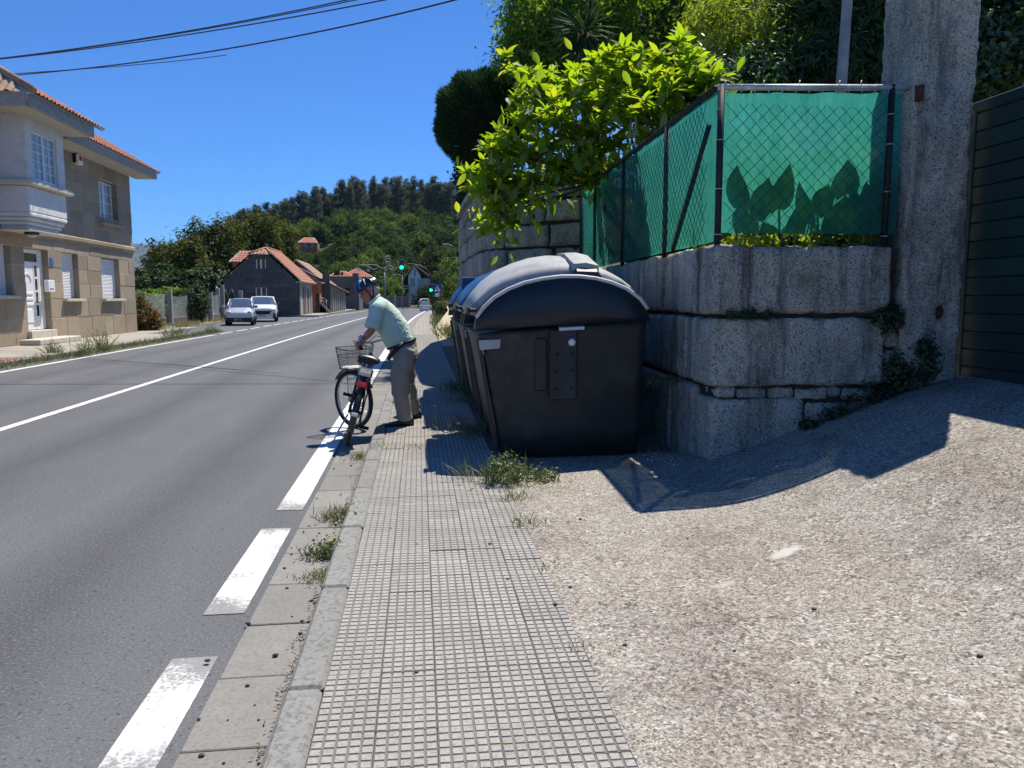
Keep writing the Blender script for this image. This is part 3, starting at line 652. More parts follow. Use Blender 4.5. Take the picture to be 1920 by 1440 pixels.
    mb = MB(); mb.box((x - .075, y + .06, 1.385), (x + .0, y + .2, 1.42), bev=.01); mb.box((x - .085, y + .05, 1.37), (x - .06, y + .21, 1.43), bev=.008); mb.build('lid_handle', M_bin, t)
    for (u, v_) in ((.35, .2), (1.35, .2), (.35, Lb - .2), (1.35, Lb - .2)):
        mb = MB(); mb.box((x + u - .05, y + v_ - .05, .085), (x + u + .05, y + v_ + .05, .13), bev=.01); mb.build('foot', M_bin, t)
    if kind == 'hood':
        mb = MB(); mb.prism([(.10, 1.40), (.13, 1.80), (.95, 1.79), (1.1, 1.5)], lambda u, z, d: O(u, d, z), .30, Lb - .30); mb.build('hood', M_teal, t)
        mb = MB(); mb.tube([O(.125, .30, 1.805), O(.95, .30, 1.795)], .012, 6); mb.build('hood_edge', M_trim, t)
        mb = MB(); mb.loft([[O(-.06, v_, 1.34), O(.09, v_, 1.58), O(.10, v_, 1.56), O(-.03, v_, 1.33)] for v_ in (-.0, .28)]); mb.build('flap', M_yel, t)
    if kind == 'blue':
        for k in range(3):
            v_ = .02 + .1 * k; mb = MB(); mb.tube([O(u, v_, z + .05 + .012 * k) for u, z in ARCH[2:12]], .012, 6); mb.build('lid_ridge', M_teal, t)
    return t
waste_container(0.50, 6.60, 'nearest black waste container with grey curved lid, closest to the driveway', .1, M_lid, 'black')
waste_container(0.50, 8.72, 'blue-lidded waste container in the middle, half hidden by the black one', .1, M_blue, 'blue')
waste_container(0.50, 10.85, 'farthest waste container with teal hood and yellow flap', .1, M_blue, 'hood')
# ================================================================== LEFT SIDE
m = MB(); m.box((-12.0, -6, -.02), (-9.25, 32.5, .10)); m.box((-12.0, 32.5, -.02), (-10.9, 40, .10)); m.box((-14.2, 34.75, -.02), (-12.0, 66, .096)); m.box((-26, 66.0, -.02), (-8.75 + .3, 104, .12))
lp = m.build('left_pavement', rock('left_concrete', (0.27, 0.25, 0.215), (0.37, 0.345, 0.30), ((0.33, 0.31, 0.27), (0.2, 0.19, 0.17)), 40, 0.5, 0, bump=.3), kind='structure')
mb = MB(); mb.box((-9.25, -6, -.02), (-9.10, 32.6, .115), bev=.015); mb.box((-8.45, 66, -.02), (-8.3, 104, .135), bev=.015); mb.box((-10.9, 65.85, -.02), (-8.45, 66.0, .135), bev=.01); mb.build('left_kerb', M_kerb, kind='structure')
mb = MB(); mb.box((-11.4, 8, .1), (-9.3, 19.6, .112)); mb.build('red_paving', rock('red_paver', (0.22, 0.10, 0.085), (0.30, 0.15, 0.12), None, 40, 1, 0), lp)

M_sandst = rock('tan_granite', (0.26, 0.212, 0.145), (0.40, 0.33, 0.235), ((0.35, 0.285, 0.20), (0.22, 0.178, 0.122)), 40, 0.9, 0.16, bump=.25, rough=.9, fine=5)
M_mortar = plain('pale_mortar', (0.50, 0.46, 0.38), 0.9, var=.15); M_render = plain('white_render', (0.68, 0.675, 0.65), 0.85, var=.06, scale=1.2, dirt=(0.45, 0.45, 0.43))
M_cream = plain('cream_render', (0.55, 0.52, 0.44), 0.85, var=.06); M_eave = plain('eave_concrete', (0.52, 0.50, 0.43), 0.85, var=.1, dirt=(0.38, 0.36, 0.31)); M_fascia = plain('grey_fascia', (0.33, 0.325, 0.30), 0.85, var=.15)
M_upvc = plain('white_frame', (0.80, 0.80, 0.79), 0.35, var=.03); M_glass = glassmat('dark_glass', (0.03, 0.035, 0.04)); M_curt = plain('curtained_glass', (0.30, 0.31, 0.32), 0.15, var=.5, scale=14, spec=.8)
def tilemat(name, a, b, c):
    t = NT(name); k = t.ramp(t.noise(6, 4, .7), [(.25, a), (.5, b), (.75, c)]); k = t.mix(t.ramp(t.noise(23, 3, .7), [(.5, 0), (.7, .6)]), k, tuple(x * .55 for x in a)); return t.done(t.bsdf(k, .85, 0, t.bump(t.noise(40), .3), .2))
M_tiles = tilemat('clay_tiles', (0.29, 0.125, 0.085), (0.38, 0.18, 0.125), (0.46, 0.28, 0.21)); M_tiles_old = tilemat('weathered_tiles', (0.25, 0.15, 0.10), (0.34, 0.24, 0.17), (0.42, 0.33, 0.26)); M_tiles_red = tilemat('red_tiles', (0.33, 0.115, 0.08), (0.40, 0.15, 0.105), (0.44, 0.22, 0.16))

def courses_wall(parent, F, u0, u1, zs, holes, mat, mort, thick=.3, lens=(.55, 1.3), span=None, gap=.008, rock_out=.012, name='stone', seed=1, jd=-.008):
    """ashlar: F(u, z, d)->point (d outwards). Real openings; every block its own object; pale joints recessed behind"""
    rnd = random.Random(seed); mo = MB()
    for z0, z1 in zip(zs, zs[1:]):
        a0, a1 = (u0, u1) if span is None else span((z0 + z1) / 2)
        segs = [(a0, a1)]
        for (h0, h1, hz0, hz1) in holes:
            if hz0 < (z0 + z1) / 2 < hz1:
                ns = []
                for a, b in segs:
                    if h1 <= a or h0 >= b: ns.append((a, b)); continue
                    if h0 - a > .03: ns.append((a, h0))
                    if b - h1 > .03: ns.append((h1, b))
                segs = ns
        for a, b in segs:
            am, bm_ = a + (.012 if a > a0 else 0), b - (.012 if b < a1 else 0); pts = [F(am, z0, jd), F(bm_, z0, jd), F(bm_, z0, -thick), F(am, z0, -thick)]; mo.loft([pts, [p + V((0, 0, z1 - z0)) for p in pts]])
            u = a
            while u < b - .01:
                L = rnd.uniform(*lens); e = b if b - u - L < lens[0] * .7 else u + L
                g = gap; d_ = rnd.uniform(-.2, 1) * rock_out; q = []
                e0, e1 = u + (g if u > a else 0), e - (g if e < b else 0); bv = .009; mb = MB()
                lo = [F(x, z, dd) for dd, in_ in ((-thick * .9, 0), (d_ - .012, 0), (d_, bv)) for x, z in ((e0 + in_, z0 + g + in_), (e1 - in_, z0 + g + in_), (e1 - in_, z1 - g - in_), (e0 + in_, z1 - g - in_))]
                mb.loft([lo[0:4], lo[4:8], lo[8:12]]); mb.build(name, mat, parent); u = e
    mo.build('mortar', mort, parent)
def window(parent, F, u0, u1, z0, z1, inset, mull=2, bars=(1, 3), glass=None, frame=None, fw=.06, name='window'):
    fr = MB(); W = frame or M_upvc
    def bar(a, b, c, d, o0=-inset - .04, o1=-inset + .02): fr.loft([[F(a, c, o0), F(b, c, o0), F(b, c, o1), F(a, c, o1)], [F(a, d, o0), F(b, d, o0), F(b, d, o1), F(a, d, o1)]])
    bar(u0, u1, z0, z0 + fw); bar(u0, u1, z1 - fw, z1); bar(u0, u0 + fw, z0 + fw, z1 - fw); bar(u1 - fw, u1, z0 + fw, z1 - fw)
    iw = (u1 - u0 - 2 * fw) / mull; ih = z1 - z0 - 2 * fw
    for i in range(1, mull): bar(u0 + fw + iw * i - fw * .7, u0 + fw + iw * i + fw * .7, z0 + fw, z1 - fw, -inset - .03, -inset + .024)
    t_ = .011
    for i in range(mull):
        a = u0 + fw + iw * i; b = a + iw
        for k in range(1, bars[1]): z = z0 + fw + ih * k / bars[1]; bar(a, b, z - t_, z + t_, -inset - .02, -inset + .006)
        for k in range(1, bars[0]): u = a + iw * k / bars[0]; bar(u - t_, u + t_, z0 + fw, z1 - fw, -inset - .02, -inset + .009)
    w_ = fr.build(name, W, parent)
    pn = MB(); pn.loft([[F(u0 + .01, z0 + .01, -inset - .035), F(u1 - .01, z0 + .01, -inset - .035), F(u1 - .01, z0 + .01, -inset - .012), F(u0 + .01, z0 + .01, -inset - .012)], [F(u0 + .01, z1 - .01, -inset - .035), F(u1 - .01, z1 - .01, -inset - .035), F(u1 - .01, z1 - .01, -inset - .012), F(u0 + .01, z1 - .01, -inset - .012)]])
    pn.build('pane', glass or M_glass, w_); return w_
def tile_roof(parent, A, B, up, rise_len, mat, pitch=.22, row=.38, name='roof', amp=.055, over=0.0, trim=None, thick=.05):
    """A->B along the eave, up: unit vector up the slope; half-round tiles in rows. trim(v)->(u0,u1) limits along the eave"""
    A = V(A); B = V(B); d = (B - A); L = d.length; d /= L; up = V(up).normalized(); n = d.cross(up).normalized()
    if n.z < 0: n = -n
    nc = max(2, int(L / pitch)); nr = max(1, int(rise_len / row)); mb = MB(); k = 5
    for r_ in range(nr):
        v0 = rise_len * r_ / nr; v1 = rise_len * (r_ + 1) / nr + .05; u0, u1 = (0, L) if trim is None else trim((v0 + v1) / 2)
        if u1 - u0 < pitch: continue
        for c in range(nc):
            a = L * c / nc; b = L * (c + 1) / nc
            if a < u0 - .01 or b > u1 + .01: continue
            ra = []; rb = []; j = random.uniform(-.012, .012)
            for i in range(k + 1):
                t = i / k; h = amp * math.sin(PI * min(1, t / .72)) if t < .72 else -amp * .3 * math.sin(PI * (t - .72) / .28); u = a + (b - a) * t
                ra.append(A + d * u + up * (v0 + j - over) + n * (h + .035)); rb.append(A + d * u + up * v1 + n * (h * .85))
            mb.loft([ra, rb], caps=False, smooth=False, closed=False)
            mb.loft([[p - n * .018 for p in ra], ra], caps=False, closed=False)
    o = mb.build(name + '_tiles', mat, parent); o['kind'] = 'stuff'
    bd = MB(); u0, u1 = (0, L) if trim is None else trim(0); t0, t1 = (0, L) if trim is None else trim(rise_len)
    q = [A + d * u0, A + d * u1, A + d * t1 + up * rise_len, A + d * t0 + up * rise_len]; bd.loft([[p - n * .005 - n * thick for p in q], [p - n * .005 for p in q]]); bd.build(name, M_fascia, parent)

# ------------------------------------------------------------------ big two-storey granite house
HX = -12.0; hs_ = thing('stone_house', 'two-storey tan granite house with white bay window and red tiled eaves at the left edge', 'house', (HX, 28, .1))
FH = lambda u, z, d=0.0: V((HX + d, u, z))
H0, H1 = 18.0, 34.75
ow = [(22.6, 24.72, 1.60, 3.10), (25.5, 27.05, .1, 3.08), (28.02, 29.3, 1.50, 3.08), (31.3, 33.1, 1.50, 3.05)]
courses_wall(hs_, FH, H0, H1, [.1, .86, 1.50, 2.02, 2.52, 3.07, 3.40], ow, M_sandst, M_mortar, lens=(.6, 1.35), seed=3)
courses_wall(hs_, FH, H0, H1, [3.68, 4.15, 4.62, 5.1, 5.58, 6.06, 6.60], [(31.5, 33.3, 4.42, 6.04)], M_sandst, M_mortar, lens=(.8, 1.7), seed=5, gap=.005)
Y = H0
while Y < H1:
    e = min(H1, Y + random.uniform(1.2, 2.1)); e = H1 if H1 - e < .7 else e
    mb = MB(); x0, x1 = Y + .006, e - .006
    mb.loft([[V((HX + d, y, z)) for d, z in ((-.28, 3.40), (.03, 3.40), (.05, 3.47), (.10, 3.52), (.10, 3.63), (.02, 3.68), (-.28, 3.68))] for y in (x0, x1)]); mb.build('cornice_stone', M_sandst, hs_); Y = e
mb = MB(); mb.box((-20, H1 - .02, .05), (HX - .02, H1 - .3, 6.6)); mb.box((-20, H0, .05), (-19.7, H1 - .3, 6.6)); mb.box((-20, H0, 0.05), (HX - .31, H0 + .3, 6.6)); mb.box((-19.7, H0 + .3, 3.3), (HX - .31, H1 - .3, 3.5)); mb.box((-19.7, H0 + .3, .03), (HX - .31, H1 - .3, .09)); mb.box((-19.7, H0 + .3, 6.4), (HX - .31, H1 - .3, 6.6)); mb.build('wall', M_sandst, hs_)
mb = MB(); mb.box((HX - 1.2, H0 + .3, .1), (HX - 1.15, H1 - .3, 6.4)); mb.build('inner_wall', M_cream, hs_)
# roller shutters, sills
def shutter(u0, u1, z0, z1, inset=.20):
    fr = MB()
    for a, b, c, d in ((u0, u0 + .07, z0, z1), (u1 - .07, u1, z0, z1), (u0 + .07, u1 - .07, z1 - .06, z1)): fr.box((HX - inset - .05, a, c), (HX - inset + .02, b, d))
    f_ = fr.build('window', M_upvc, hs_); sl_ = MB(); n = int((z1 - z0) / .055)
    for i in range(n):
        z = z0 + (z1 - .06 - z0) * i / n; h = (z1 - .06 - z0) / n
        sl_.loft([[V((HX - inset + dx, y, z + dz)) for dx, dz in ((-.02, 0), (-.004, .004), (.006, h * .4), (-.004, h - .006), (-.02, h - .003))] for y in (u0 + .07, u1 - .07)])
    o = sl_.build('shutter_slats', M_upvc, f_); o['kind'] = 'stuff'
def sill(u0, u1, z): mb = MB(); mb.box((HX - .25, u0 - .10, z - .10), (HX + .16, u1 + .14, z), bev=.015); mb.build('sill', M_mortar if z < 3 else M_sandst, hs_)
for (a, b, c, d) in (ow[0], ow[2], ow[3]): shutter(a + .02, b - .02, c, d - .02); sill(a, b, c)
window(hs_, FH, 31.52, 33.28, 4.44, 6.02, .22, 2, (2, 4), M_curt); sill(31.5, 33.3, 4.42)
# front door
dr = MB(); dr.box((HX - .24, 25.52, .52), (HX - .18, 25.62, 3.05)); dr.box((HX - .24, 26.72, .52), (HX - .18, 27.03, 3.05)); dr.box((HX - .24, 25.62, 2.93), (HX - .18, 26.72, 3.05)); dr.box((HX - .24, 25.62, 2.60), (HX - .18, 26.72, 2.66)); dr.box((HX - .225, 25.63, .52), (HX - .19, 26.40, 2.6)); dr.box((HX - .225, 26.42, .52), (HX - .185, 26.71, 2.6))
door = dr.build('front_door', M_upvc, hs_)
mb = MB(); mb.box((HX - .215, 25.64, 2.67), (HX - .20, 26.70, 2.92)); mb.build('transom_pane', M_glass, door)
for i in range(4): mb = MB(); z = .95 + i * .42; mb.box((HX - .19, 26.49, z), (HX - .176, 26.63, z + .34)); mb.build('side_pane', M_glass, door)
for (z, h) in ((.75, .42), (1.28, .09), (1.45, .09), (1.62, .09)): mb = MB(); mb.box((HX - .195, 25.72, z), (HX - .168, 26.3, z + h), bev=.012); mb.build('door_panel', M_upvc, door)
mb = MB(); mb.loft([[V((HX - .19 + d, 26.0 + r_ * math.cos(a), 2.05 + r_ * math.sin(a))) for a in np.linspace(0, PI, 12)] + [V((HX - .19 + d, 26.0 + (r_ - .05) * math.cos(a), 2.05 + (r_ - .05) * math.sin(a))) for a in np.linspace(PI, 0, 12)] for d, r_ in ((0, .26), (.022, .26))]); mb.build('fan_moulding', M_upvc, door)
mb = MB(); mb.tube([(HX - .17, 26.33, 1.35), (HX - .12, 26.33, 1.35), (HX - .12, 26.22, 1.35)], .012, 6); mb.build('handle', plain('brass', (.4, .28, .1), .3, .9), door)
mb = MB(); mb.box((HX - .3, 25.42, .1), (HX + .12, 27.12, .50), bev=.01); mb.build('door_step', M_mortar, hs_)
mb = MB(); mb.box((HX + .13, 24.6, .1), (HX + .72, 27.45, .27), bev=.02); mb.build('lower_step', M_mortar, hs_)
# bay window block
BX = -11.0; b0, b1 = 23.9, 26.3; FB = lambda u, z, d=0.0: V((BX + d, u, z)); FS = lambda u, z, d=0.0: V((u, b0 - d, z))
bay = MB()
wy0, wy1, wz0, wz1 = 24.28, 25.82, 4.93, 6.33
for a, b, c, d in ((b0, wy0, 4.88, 6.66), (wy1, b1, 4.88, 6.66), (wy0, wy1, 6.33, 6.66), (wy0, wy1, 4.88, 4.93)): bay.box((BX - .25, a, c), (BX, b, d))
bay.box((BX - .98, b1 - .25, 3.9), (BX - .251, b1, 6.66))
for a, b, c, d in ((-11.70, BX - .251, 4.88, 6.66), (-11.98, -11.70, 6.33, 6.66), (-11.98, -11.7, 4.88, 4.95)): bay.box((a, b0, c), (b, b0 + .25, d))
bay.box((BX - .98, b0 + .26, 4.0), (BX - .252, b1 - .251, 4.2)); bay.box((BX - .98, b0 + .26, 6.4), (BX - .252, b1 - .251, 6.6))
bayo = bay.build('bay_window', M_render, hs_)
def band(z0, z1, out, mat_=None, nm='moulding'):
    mb = MB(); mb.box((-11.99, b0 - out, z0), (BX + out, b1 + out, z1), bev=.03); mb.build(nm, mat_ or M_render, bayo)
band(4.72, 4.88, .17, M_cream, 'sill_band'); band(3.98, 4.72, -.004, None, 'parapet')
band(3.86, 3.98, .0); band(3.74, 3.855, -.06); band(3.62, 3.735, -.13); band(3.50, 3.615, -.2); 
mb = MB(); mb.box((-11.99, b0 + .1, 3.47), (BX - .1, b1 - .1, 3.5)); mb.build('soffit', M_cream, bayo)
mb = MB(); mb.lathe = None
M_lamp = plain('lamp_black', (.012, .012, .012), .4); M_opal = plain('opal_glass', (.5, .5, .48), .3)
mb = MB(); mb.loft([[V((-11.45 + r_ * math.cos(a), 24.9 + r_ * math.sin(a), z)) for a in np.linspace(0, 2 * PI, 17)[:-1]] for r_, z in ((.2, 3.475), (.2, 3.41), (.17, 3.40))], smooth=True); lo_ = mb.build('ceiling_lamp', M_lamp, bayo)
mb = MB(); mb.loft([[V((-11.45 + r_ * math.cos(a), 24.9 + r_ * math.sin(a), z)) for a in np.linspace(0, 2 * PI, 17)[:-1]] for r_, z in ((.16, 3.40), (.14, 3.35), (.06, 3.32))], smooth=True); mb.build('lamp_glass', M_opal, lo_)
window(bayo, FB, wy0, wy1, wz0, wz1, .08, 2, (2, 5), M_curt); window(bayo, FS, -11.98, -11.71, 4.96, 6.32, .06, 1, (1, 4), M_glass)
# roofs
sp = R(31); upv = V((-math.cos(sp), 0, math.sin(sp)))
mb = MB(); mb.box((HX, 26.95, 6.60), (-11.22, 35.5, 6.68)); mb.build('soffit', M_eave, hs_)
mb = MB(); mb.box((-11.22, 26.95, 6.60), (-11.12, 35.5, 6.86), bev=.01); mb.build('fascia', M_fascia, hs_)
tile_roof(hs_, (-11.08, 26.9, 6.90), (-11.08, 35.75, 6.90), upv, 5.2, M_tiles, over=.06, name='main_roof')
mb = MB(); mb.box((HX, 22.9, 6.66), (-10.42, 26.93, 6.76)); mb.build('soffit', M_eave, hs_)
mb = MB(); mb.box((-10.42, 22.9, 6.66), (-10.30, 26.95, 7.0), bev=.01); mb.box((HX - .5, 22.8, 6.66), (-10.42, 22.9, 7.0), bev=.01); mb.build('fascia', M_fascia, hs_)
tile_roof(hs_, (-10.24, 22.75, 7.02), (-10.24, 27.55, 7.02), upv, 3.2, M_tiles, over=.06, name='bay_roof', trim=lambda v_: (max(0, v_ * .55), 4.8))
# hip ridge and the near-side slope of the bay roof
mb = MB(); mb.tube([V((-10.2, 22.8, 7.08)), V((-10.2 - 2.7, 22.8 + 1.75, 7.08 + 1.62))], .11, 8); mb.build('hip_ridge', M_tiles_old, hs_)
tile_roof(hs_, (-14.0, 22.75, 7.02), (-10.24, 22.75, 7.02), V((0, math.cos(R(43)), math.sin(R(43)))), 2.2, M_tiles_old, over=.06, name='hip_roof', trim=lambda v_: (0, 3.76 - v_ * 1.1))
# alarm box, letter box, number plate
p = AX(148, 300, HX + .1); mb = MB(); mb.box((HX + .005, p.y - .2, p.z - .17), (HX + .16, p.y + .2, p.z + .2), bev=.02); al = mb.build('alarm_box', M_upvc, hs_); mb = MB(); mb.box((HX + .158, p.y - .12, p.z - .03), (HX + .168, p.y + .12, p.z + .14)); mb.build('alarm_label', plain('alarm_red', (.4, .02, .02), .4), al); mb = MB(); mb.box((HX + .0, p.y - .3, p.z - .12), (HX + .1, p.y - .21, p.z + .18), bev=.01); mb.build('alarm_bracket', M_lamp, al)
mb = MB(); mb.box((HX + .02, 26.85 - .22, 1.72), (HX + .15, 26.85 + .24, 2.1), bev=.012); lb = mb.build('letter_box', M_upvc, hs_); mb = MB(); mb.box((HX + .148, 26.72, 1.8), (HX + .154, 26.98, 1.83)); mb.build('letter_slot', M_lamp, lb)
p = AX(95.5, 491, HX); mb = MB(); mb.box((HX + .012, p.y - .1, p.z - .13), (HX + .03, p.y + .12, p.z + .14), bev=.006); mb.build('number_plate', plain('plate_blue', (.05, .12, .42), .4), hs_)
# ================================================================== FARTHER ALONG THE ROAD
M_darkst = rock('dark_granite', (0.075, 0.073, 0.068), (0.135, 0.13, 0.12), ((0.10, 0.098, 0.09), (0.05, 0.05, 0.048)), 14, 0.5, 0.22, bump=.3, fine=3); M_dmort = plain('old_mortar', (0.13, 0.125, 0.11), .9, var=.3)  # dark grey stone tone for gable and roadside walls
M_palest = rock('pale_side_stone', (0.26, 0.235, 0.19), (0.36, 0.33, 0.27), None, 12, .5, .1, fine=3); M_brick = plain('orange_brick', (.34, .12, .06), .85, var=.25, scale=5); M_wood = plain('old_door', (.05, .035, .025), .7, var=.3)
M_cement = rock('grey_cement', (0.10, 0.10, 0.105), (0.16, 0.16, 0.165), None, 10, .4, .1, fine=2, streak=(.07, .07, .07))
GY = 66.0; gh = thing('grey_stone_house', 'dark grey stone house with clipped gable and orange tiled roof behind the parked cars', 'house', (-12.9, GY, .1))
FG = lambda u, z, d=0.0: V((u, GY - d, z))
PT = {k: AY(*q, GY) for k, q in dict(le=(419, 523), lt=(471, 478), rt=(504, 477), re=(559, 527)).items()}
gl, gr_ = PT['le'].x, PT['re'].x; ze, zt = PT['re'].z, PT['rt'].z
def gspan(z):
    if z <= ze: return gl, gr_
    t = min(1, (z - ze) / (zt - ze)); return gl + (PT['lt'].x - gl) * t, gr_ + (PT['rt'].x - gr_) * t
uw = [AY(480, 507, GY), AY(498, 483, GY)]; lw_ = [AY(480, 575, GY), AY(500, 537.5, GY)]
zz = [0.05] + list(np.linspace(.5, zt - .02, 13))
courses_wall(gh, FG, gl, gr_, zz, [(uw[0].x, uw[1].x, uw[0].z, uw[1].z), (lw_[0].x, lw_[1].x, lw_[0].z, lw_[1].z)], M_darkst, M_dmort, thick=.35, lens=(.5, 1.25), span=gspan, gap=.01, rock_out=.03, seed=11, jd=-.018)
# triangular infill along the verges so the stepped courses end under the roof
mb = MB(); mb.prism([(gl - .02, .05), (gr_ + .02, .05), (gr_ + .02, ze), (PT['rt'].x + .03, zt), (PT['lt'].x - .03, zt), (gl - .02, ze)], lambda u, z, d: V((u, d, z)), GY + .30, GY + .40); mb.build('backing_wall', M_dmort, gh)
for a, b in ((uw, .9), (lw_, 1.2)): window(gh, FG, a[0].x + .0, a[1].x - .0, a[0].z, a[1].z, .12, 2, (1, 1), M_glass, None, .085)
mb = MB()
for k in ('l', 'r'):
    a, b = PT[k + 'e'], PT[k + 't']; s_ = -1 if k == 'l' else 1
    mb.loft([[V((p.x + s_ * o, y, p.z + h)) for o, h in ((0.02, -.02), (.12, .05), (.02, .12), (-.08, .05))] for p, y in ((a, GY - .12), (b, GY - .12))])
mb.build('verge', M_kerb, gh)
GD = 74.4
mb = MB(); mb.box((gr_ - .35, GY + .36, .05), (gr_ - .02, GD, ze)); mb.box((gl, GY + .41, .05), (gl + .3, GD, ze)); mb.build('wall', M_palest, gh)
for y_, z1 in ((68.6, 2.5), (71.2, 2.35)): mb = MB(); mb.box((gr_ - .1, y_, .1), (gr_ - .012, y_ + .9, z1)); mb.build('door', M_wood, gh)
for y_ in (66.6, 69.9, 73.2): mb = MB(); mb.box((gr_ - .03, y_, .1), (gr_ + .05, y_ + .35, ze - .1), bev=.01); mb.build('pilaster', M_palest, gh)
mb = MB(); mb.box((gr_ - .2, GY - .1, ze - .14), (gr_ + .28, GD + .3, ze), bev=.02); mb.build('eave_course', M_palest, gh)
# roof slopes
def slope(parent, e0, e1, r0, r1, mat_, nm, over=.1, pitch=.24, row=.36):
    e0, e1, r0, r1 = V(e0), V(e1), V(r0), V(r1); d = (e1 - e0).normalized(); L = (e1 - e0).length
    m0 = (r0 - e0) - d * (r0 - e0).dot(d); rise = m0.length; up = m0.normalized(); a0 = (r0 - e0).dot(d); a1 = (r1 - e0).dot(d)
    tile_roof(parent, e0, e1, up, rise, mat_, pitch, row, nm, .05, over, lambda v_: (a0 * v_ / rise, L + (a1 - L) * v_ / rise), .05)
rx = AY(493, 466, GY).x; rz = AY(493, 467, GY + 1.2).z + .1; o_ = .28
slope(gh, (gr_ + o_, GY - .2, ze - .02), (gr_ + o_, GD + .3, ze - .02), (rx, GY + 1.5, rz), (rx, GD + .3, rz), M_tiles, 'roof')
# remaining sliver of the right slope beside the clipped gable is covered by the verge; the hip itself:
slope(gh, (PT['lt'].x - .1, GY - .2, zt + .02), (PT['rt'].x + .1, GY - .2, zt + .02), (rx, GY + 1.5, rz), (rx + .01, GY + 1.5, rz), M_tiles, 'hip_roof')
slope(gh, (gl - o_, GD + .3, ze - .02), (gl - o_, GY - .2, ze - .02), (rx, GD + .3, rz), (rx, GY + 1.5, rz), M_tiles, 'roof')
mb = MB(); mb.box((rx - .12, GY + 1.4, rz), (rx + .12, GY + 1.65, rz + .35), bev=.02); mb.build('ridge_cap', M_dmort, gh)
mb = MB(); mb.tube([(rx, GY + 1.4, rz + .05), (rx, GD + .3, rz + .05)], .1, 6); mb.tube([(rx, GY + 1.45, rz + .05), (PT['rt'].x + .15, GY - .22, zt + .06)], .09, 6); mb.tube([(rx, GY + 1.45, rz + .05), (PT['lt'].x - .15, GY - .22, zt + .06)], .09, 6); mb.build('ridge_tiles', M_tiles, gh)
# dormer on the left slope
dA = AY(429, 489, GY + 2.5); dB = AY(458, 489, GY + 2.5); dT = AY(436, 471, GY + 4.2)
mb = MB(); mb.box((dA.x + .3, GY + 2.6, ze), (dB.x + .8, GY + 5.6, dA.z - .05)); mb.build('dormer_wall', M_brick, gh)
slope(gh, (dA.x, GY + 2.4, dA.z - .05), (dB.x + 1.6, GY + 2.4, dA.z - .05), (dA.x + .55, GY + 4.1, dT.z), (dB.x + 1.4, GY + 4.1, dT.z), M_tiles, 'dormer_roof')

# brown-roofed house whose verge shows above the grey house
by = 86.0; bh = thing('brown_house', 'house with weathered brown tiled roof seen past the right end of the grey stone house', 'house', (-12.5, by, .1))
bp = AY(555, 487, by); be = AY(612, 532, by); hw_ = be.x - bp.x; ple = V((bp.x - hw_, by, be.z)); bd_ = 9.0
mb = MB(); mb.prism([(ple.x + .3, .05), (be.x - .35, .05), (be.x - .35, be.z - .05), (bp.x, bp.z - .25), (ple.x + .3, be.z - .05)], lambda u, z, d: V((u, d, z)), by + .3, by + bd_); mb.build('wall', M_darkst, bh)
slope(bh, (be.x, by, be.z), (be.x, by + bd_ + .3, be.z), (bp.x, by, bp.z), (bp.x, by + bd_ + .3, bp.z), M_tiles_old, 'roof', row=.45)
slope(bh, (ple.x, by + bd_ + .3, be.z), (ple.x, by, be.z), (bp.x, by + bd_ + .3, bp.z), (bp.x, by, bp.z), M_tiles_old, 'roof', row=.45)
mb = MB(); mb.loft([[V((p.x, y, p.z + h)) for y, h in ((by - .08, -.16), (by + .02, -.16), (by + .02, .04), (by - .08, .04))] for p in (ple, bp)]); mb.loft([[V((p.x, y, p.z + h)) for y, h in ((by - .08, -.16), (by + .02, -.16), (by + .02, .04), (by - .08, .04))] for p in (bp, be)]); mb.build('verge', M_palest, bh)
# brick porch with stair rail
ba = AY(587, 584, 76.5); bb = AY(598, 584, 76.5); ba.x = max(ba.x, -9.75)
br = thing('brick_porch', 'narrow orange brick porch between the grey house and the low shed', 'porch', (ba.x, 76.5, .1))
mb = MB(); mb.box((-10.6, 76.5, .05), (bb.x, 79.5, 2.95)); mb.build('wall', M_brick, br)
mb = MB(); mb.box((-10.8, 76.2, 2.96), (bb.x + .3, 79.8, 3.1), bev=.02); mb.build('roof', M_tiles, br)
mb = MB(); mb.box((ba.x - .1, 76.46, .1), (ba.x + .25, 76.52, 2.0)); mb.build('door', M_wood, br)
ra = AY(598, 555, 77); rb = AY(612, 563, 77); mb = MB()
for dz in (0, -.28): mb.tube([ra + V((0, 0, dz)), rb + V((0, 0, dz))], .025, 6)
mb.tube([rb + V((0, 0, .02)), V((rb.x, 77, .1))], .03, 6); mb.tube([ra, V((ra.x, 77, .1))], .03, 6); mb.build('stair_rail', M_galv, br)
mb = MB()
for i in range(5): mb.box((bb.x + .002, 77.1 + i * .0, .1), (bb.x + 1.0 - i * .19, 78.4, .25 + i * .2))
mb.build('steps', M_cement, br)
# long low shed
lx0, ly0, ly1 = -8.75, 79.9, 95.0; ez0, ez1 = 2.85, 2.25
ls = thing('low_shed', 'long low stone shed with tiled roof and doors along the pavement', 'shed', (lx0, 80, .1))
mb = MB(); mb.loft([[V((lx0 - 3.2, y, .05)), V((lx0, y, .05)), V((lx0, y, e)), V((lx0 - 3.2, y, e + 1.6))] for y, e in ((ly0, ez0), (ly1, ez1))]); mb.build('wall', M_palest, ls)
for i in range(7):
    y_ = ly0 + .6 + i * 2.05; e = ez0 + (ez1 - ez0) * (y_ - ly0) / (ly1 - ly0); mb = MB(); mb.box((lx0 - .02, y_ + .5, .12), (lx0 + .02, y_ + 1.3, e - .35)); mb.build('door', M_wood, ls); mb = MB(); mb.box((lx0 - .02, y_ - .2, .1), (lx0 + .10, y_ + .15, e - .08)); mb.build('pilaster', M_palest, ls)
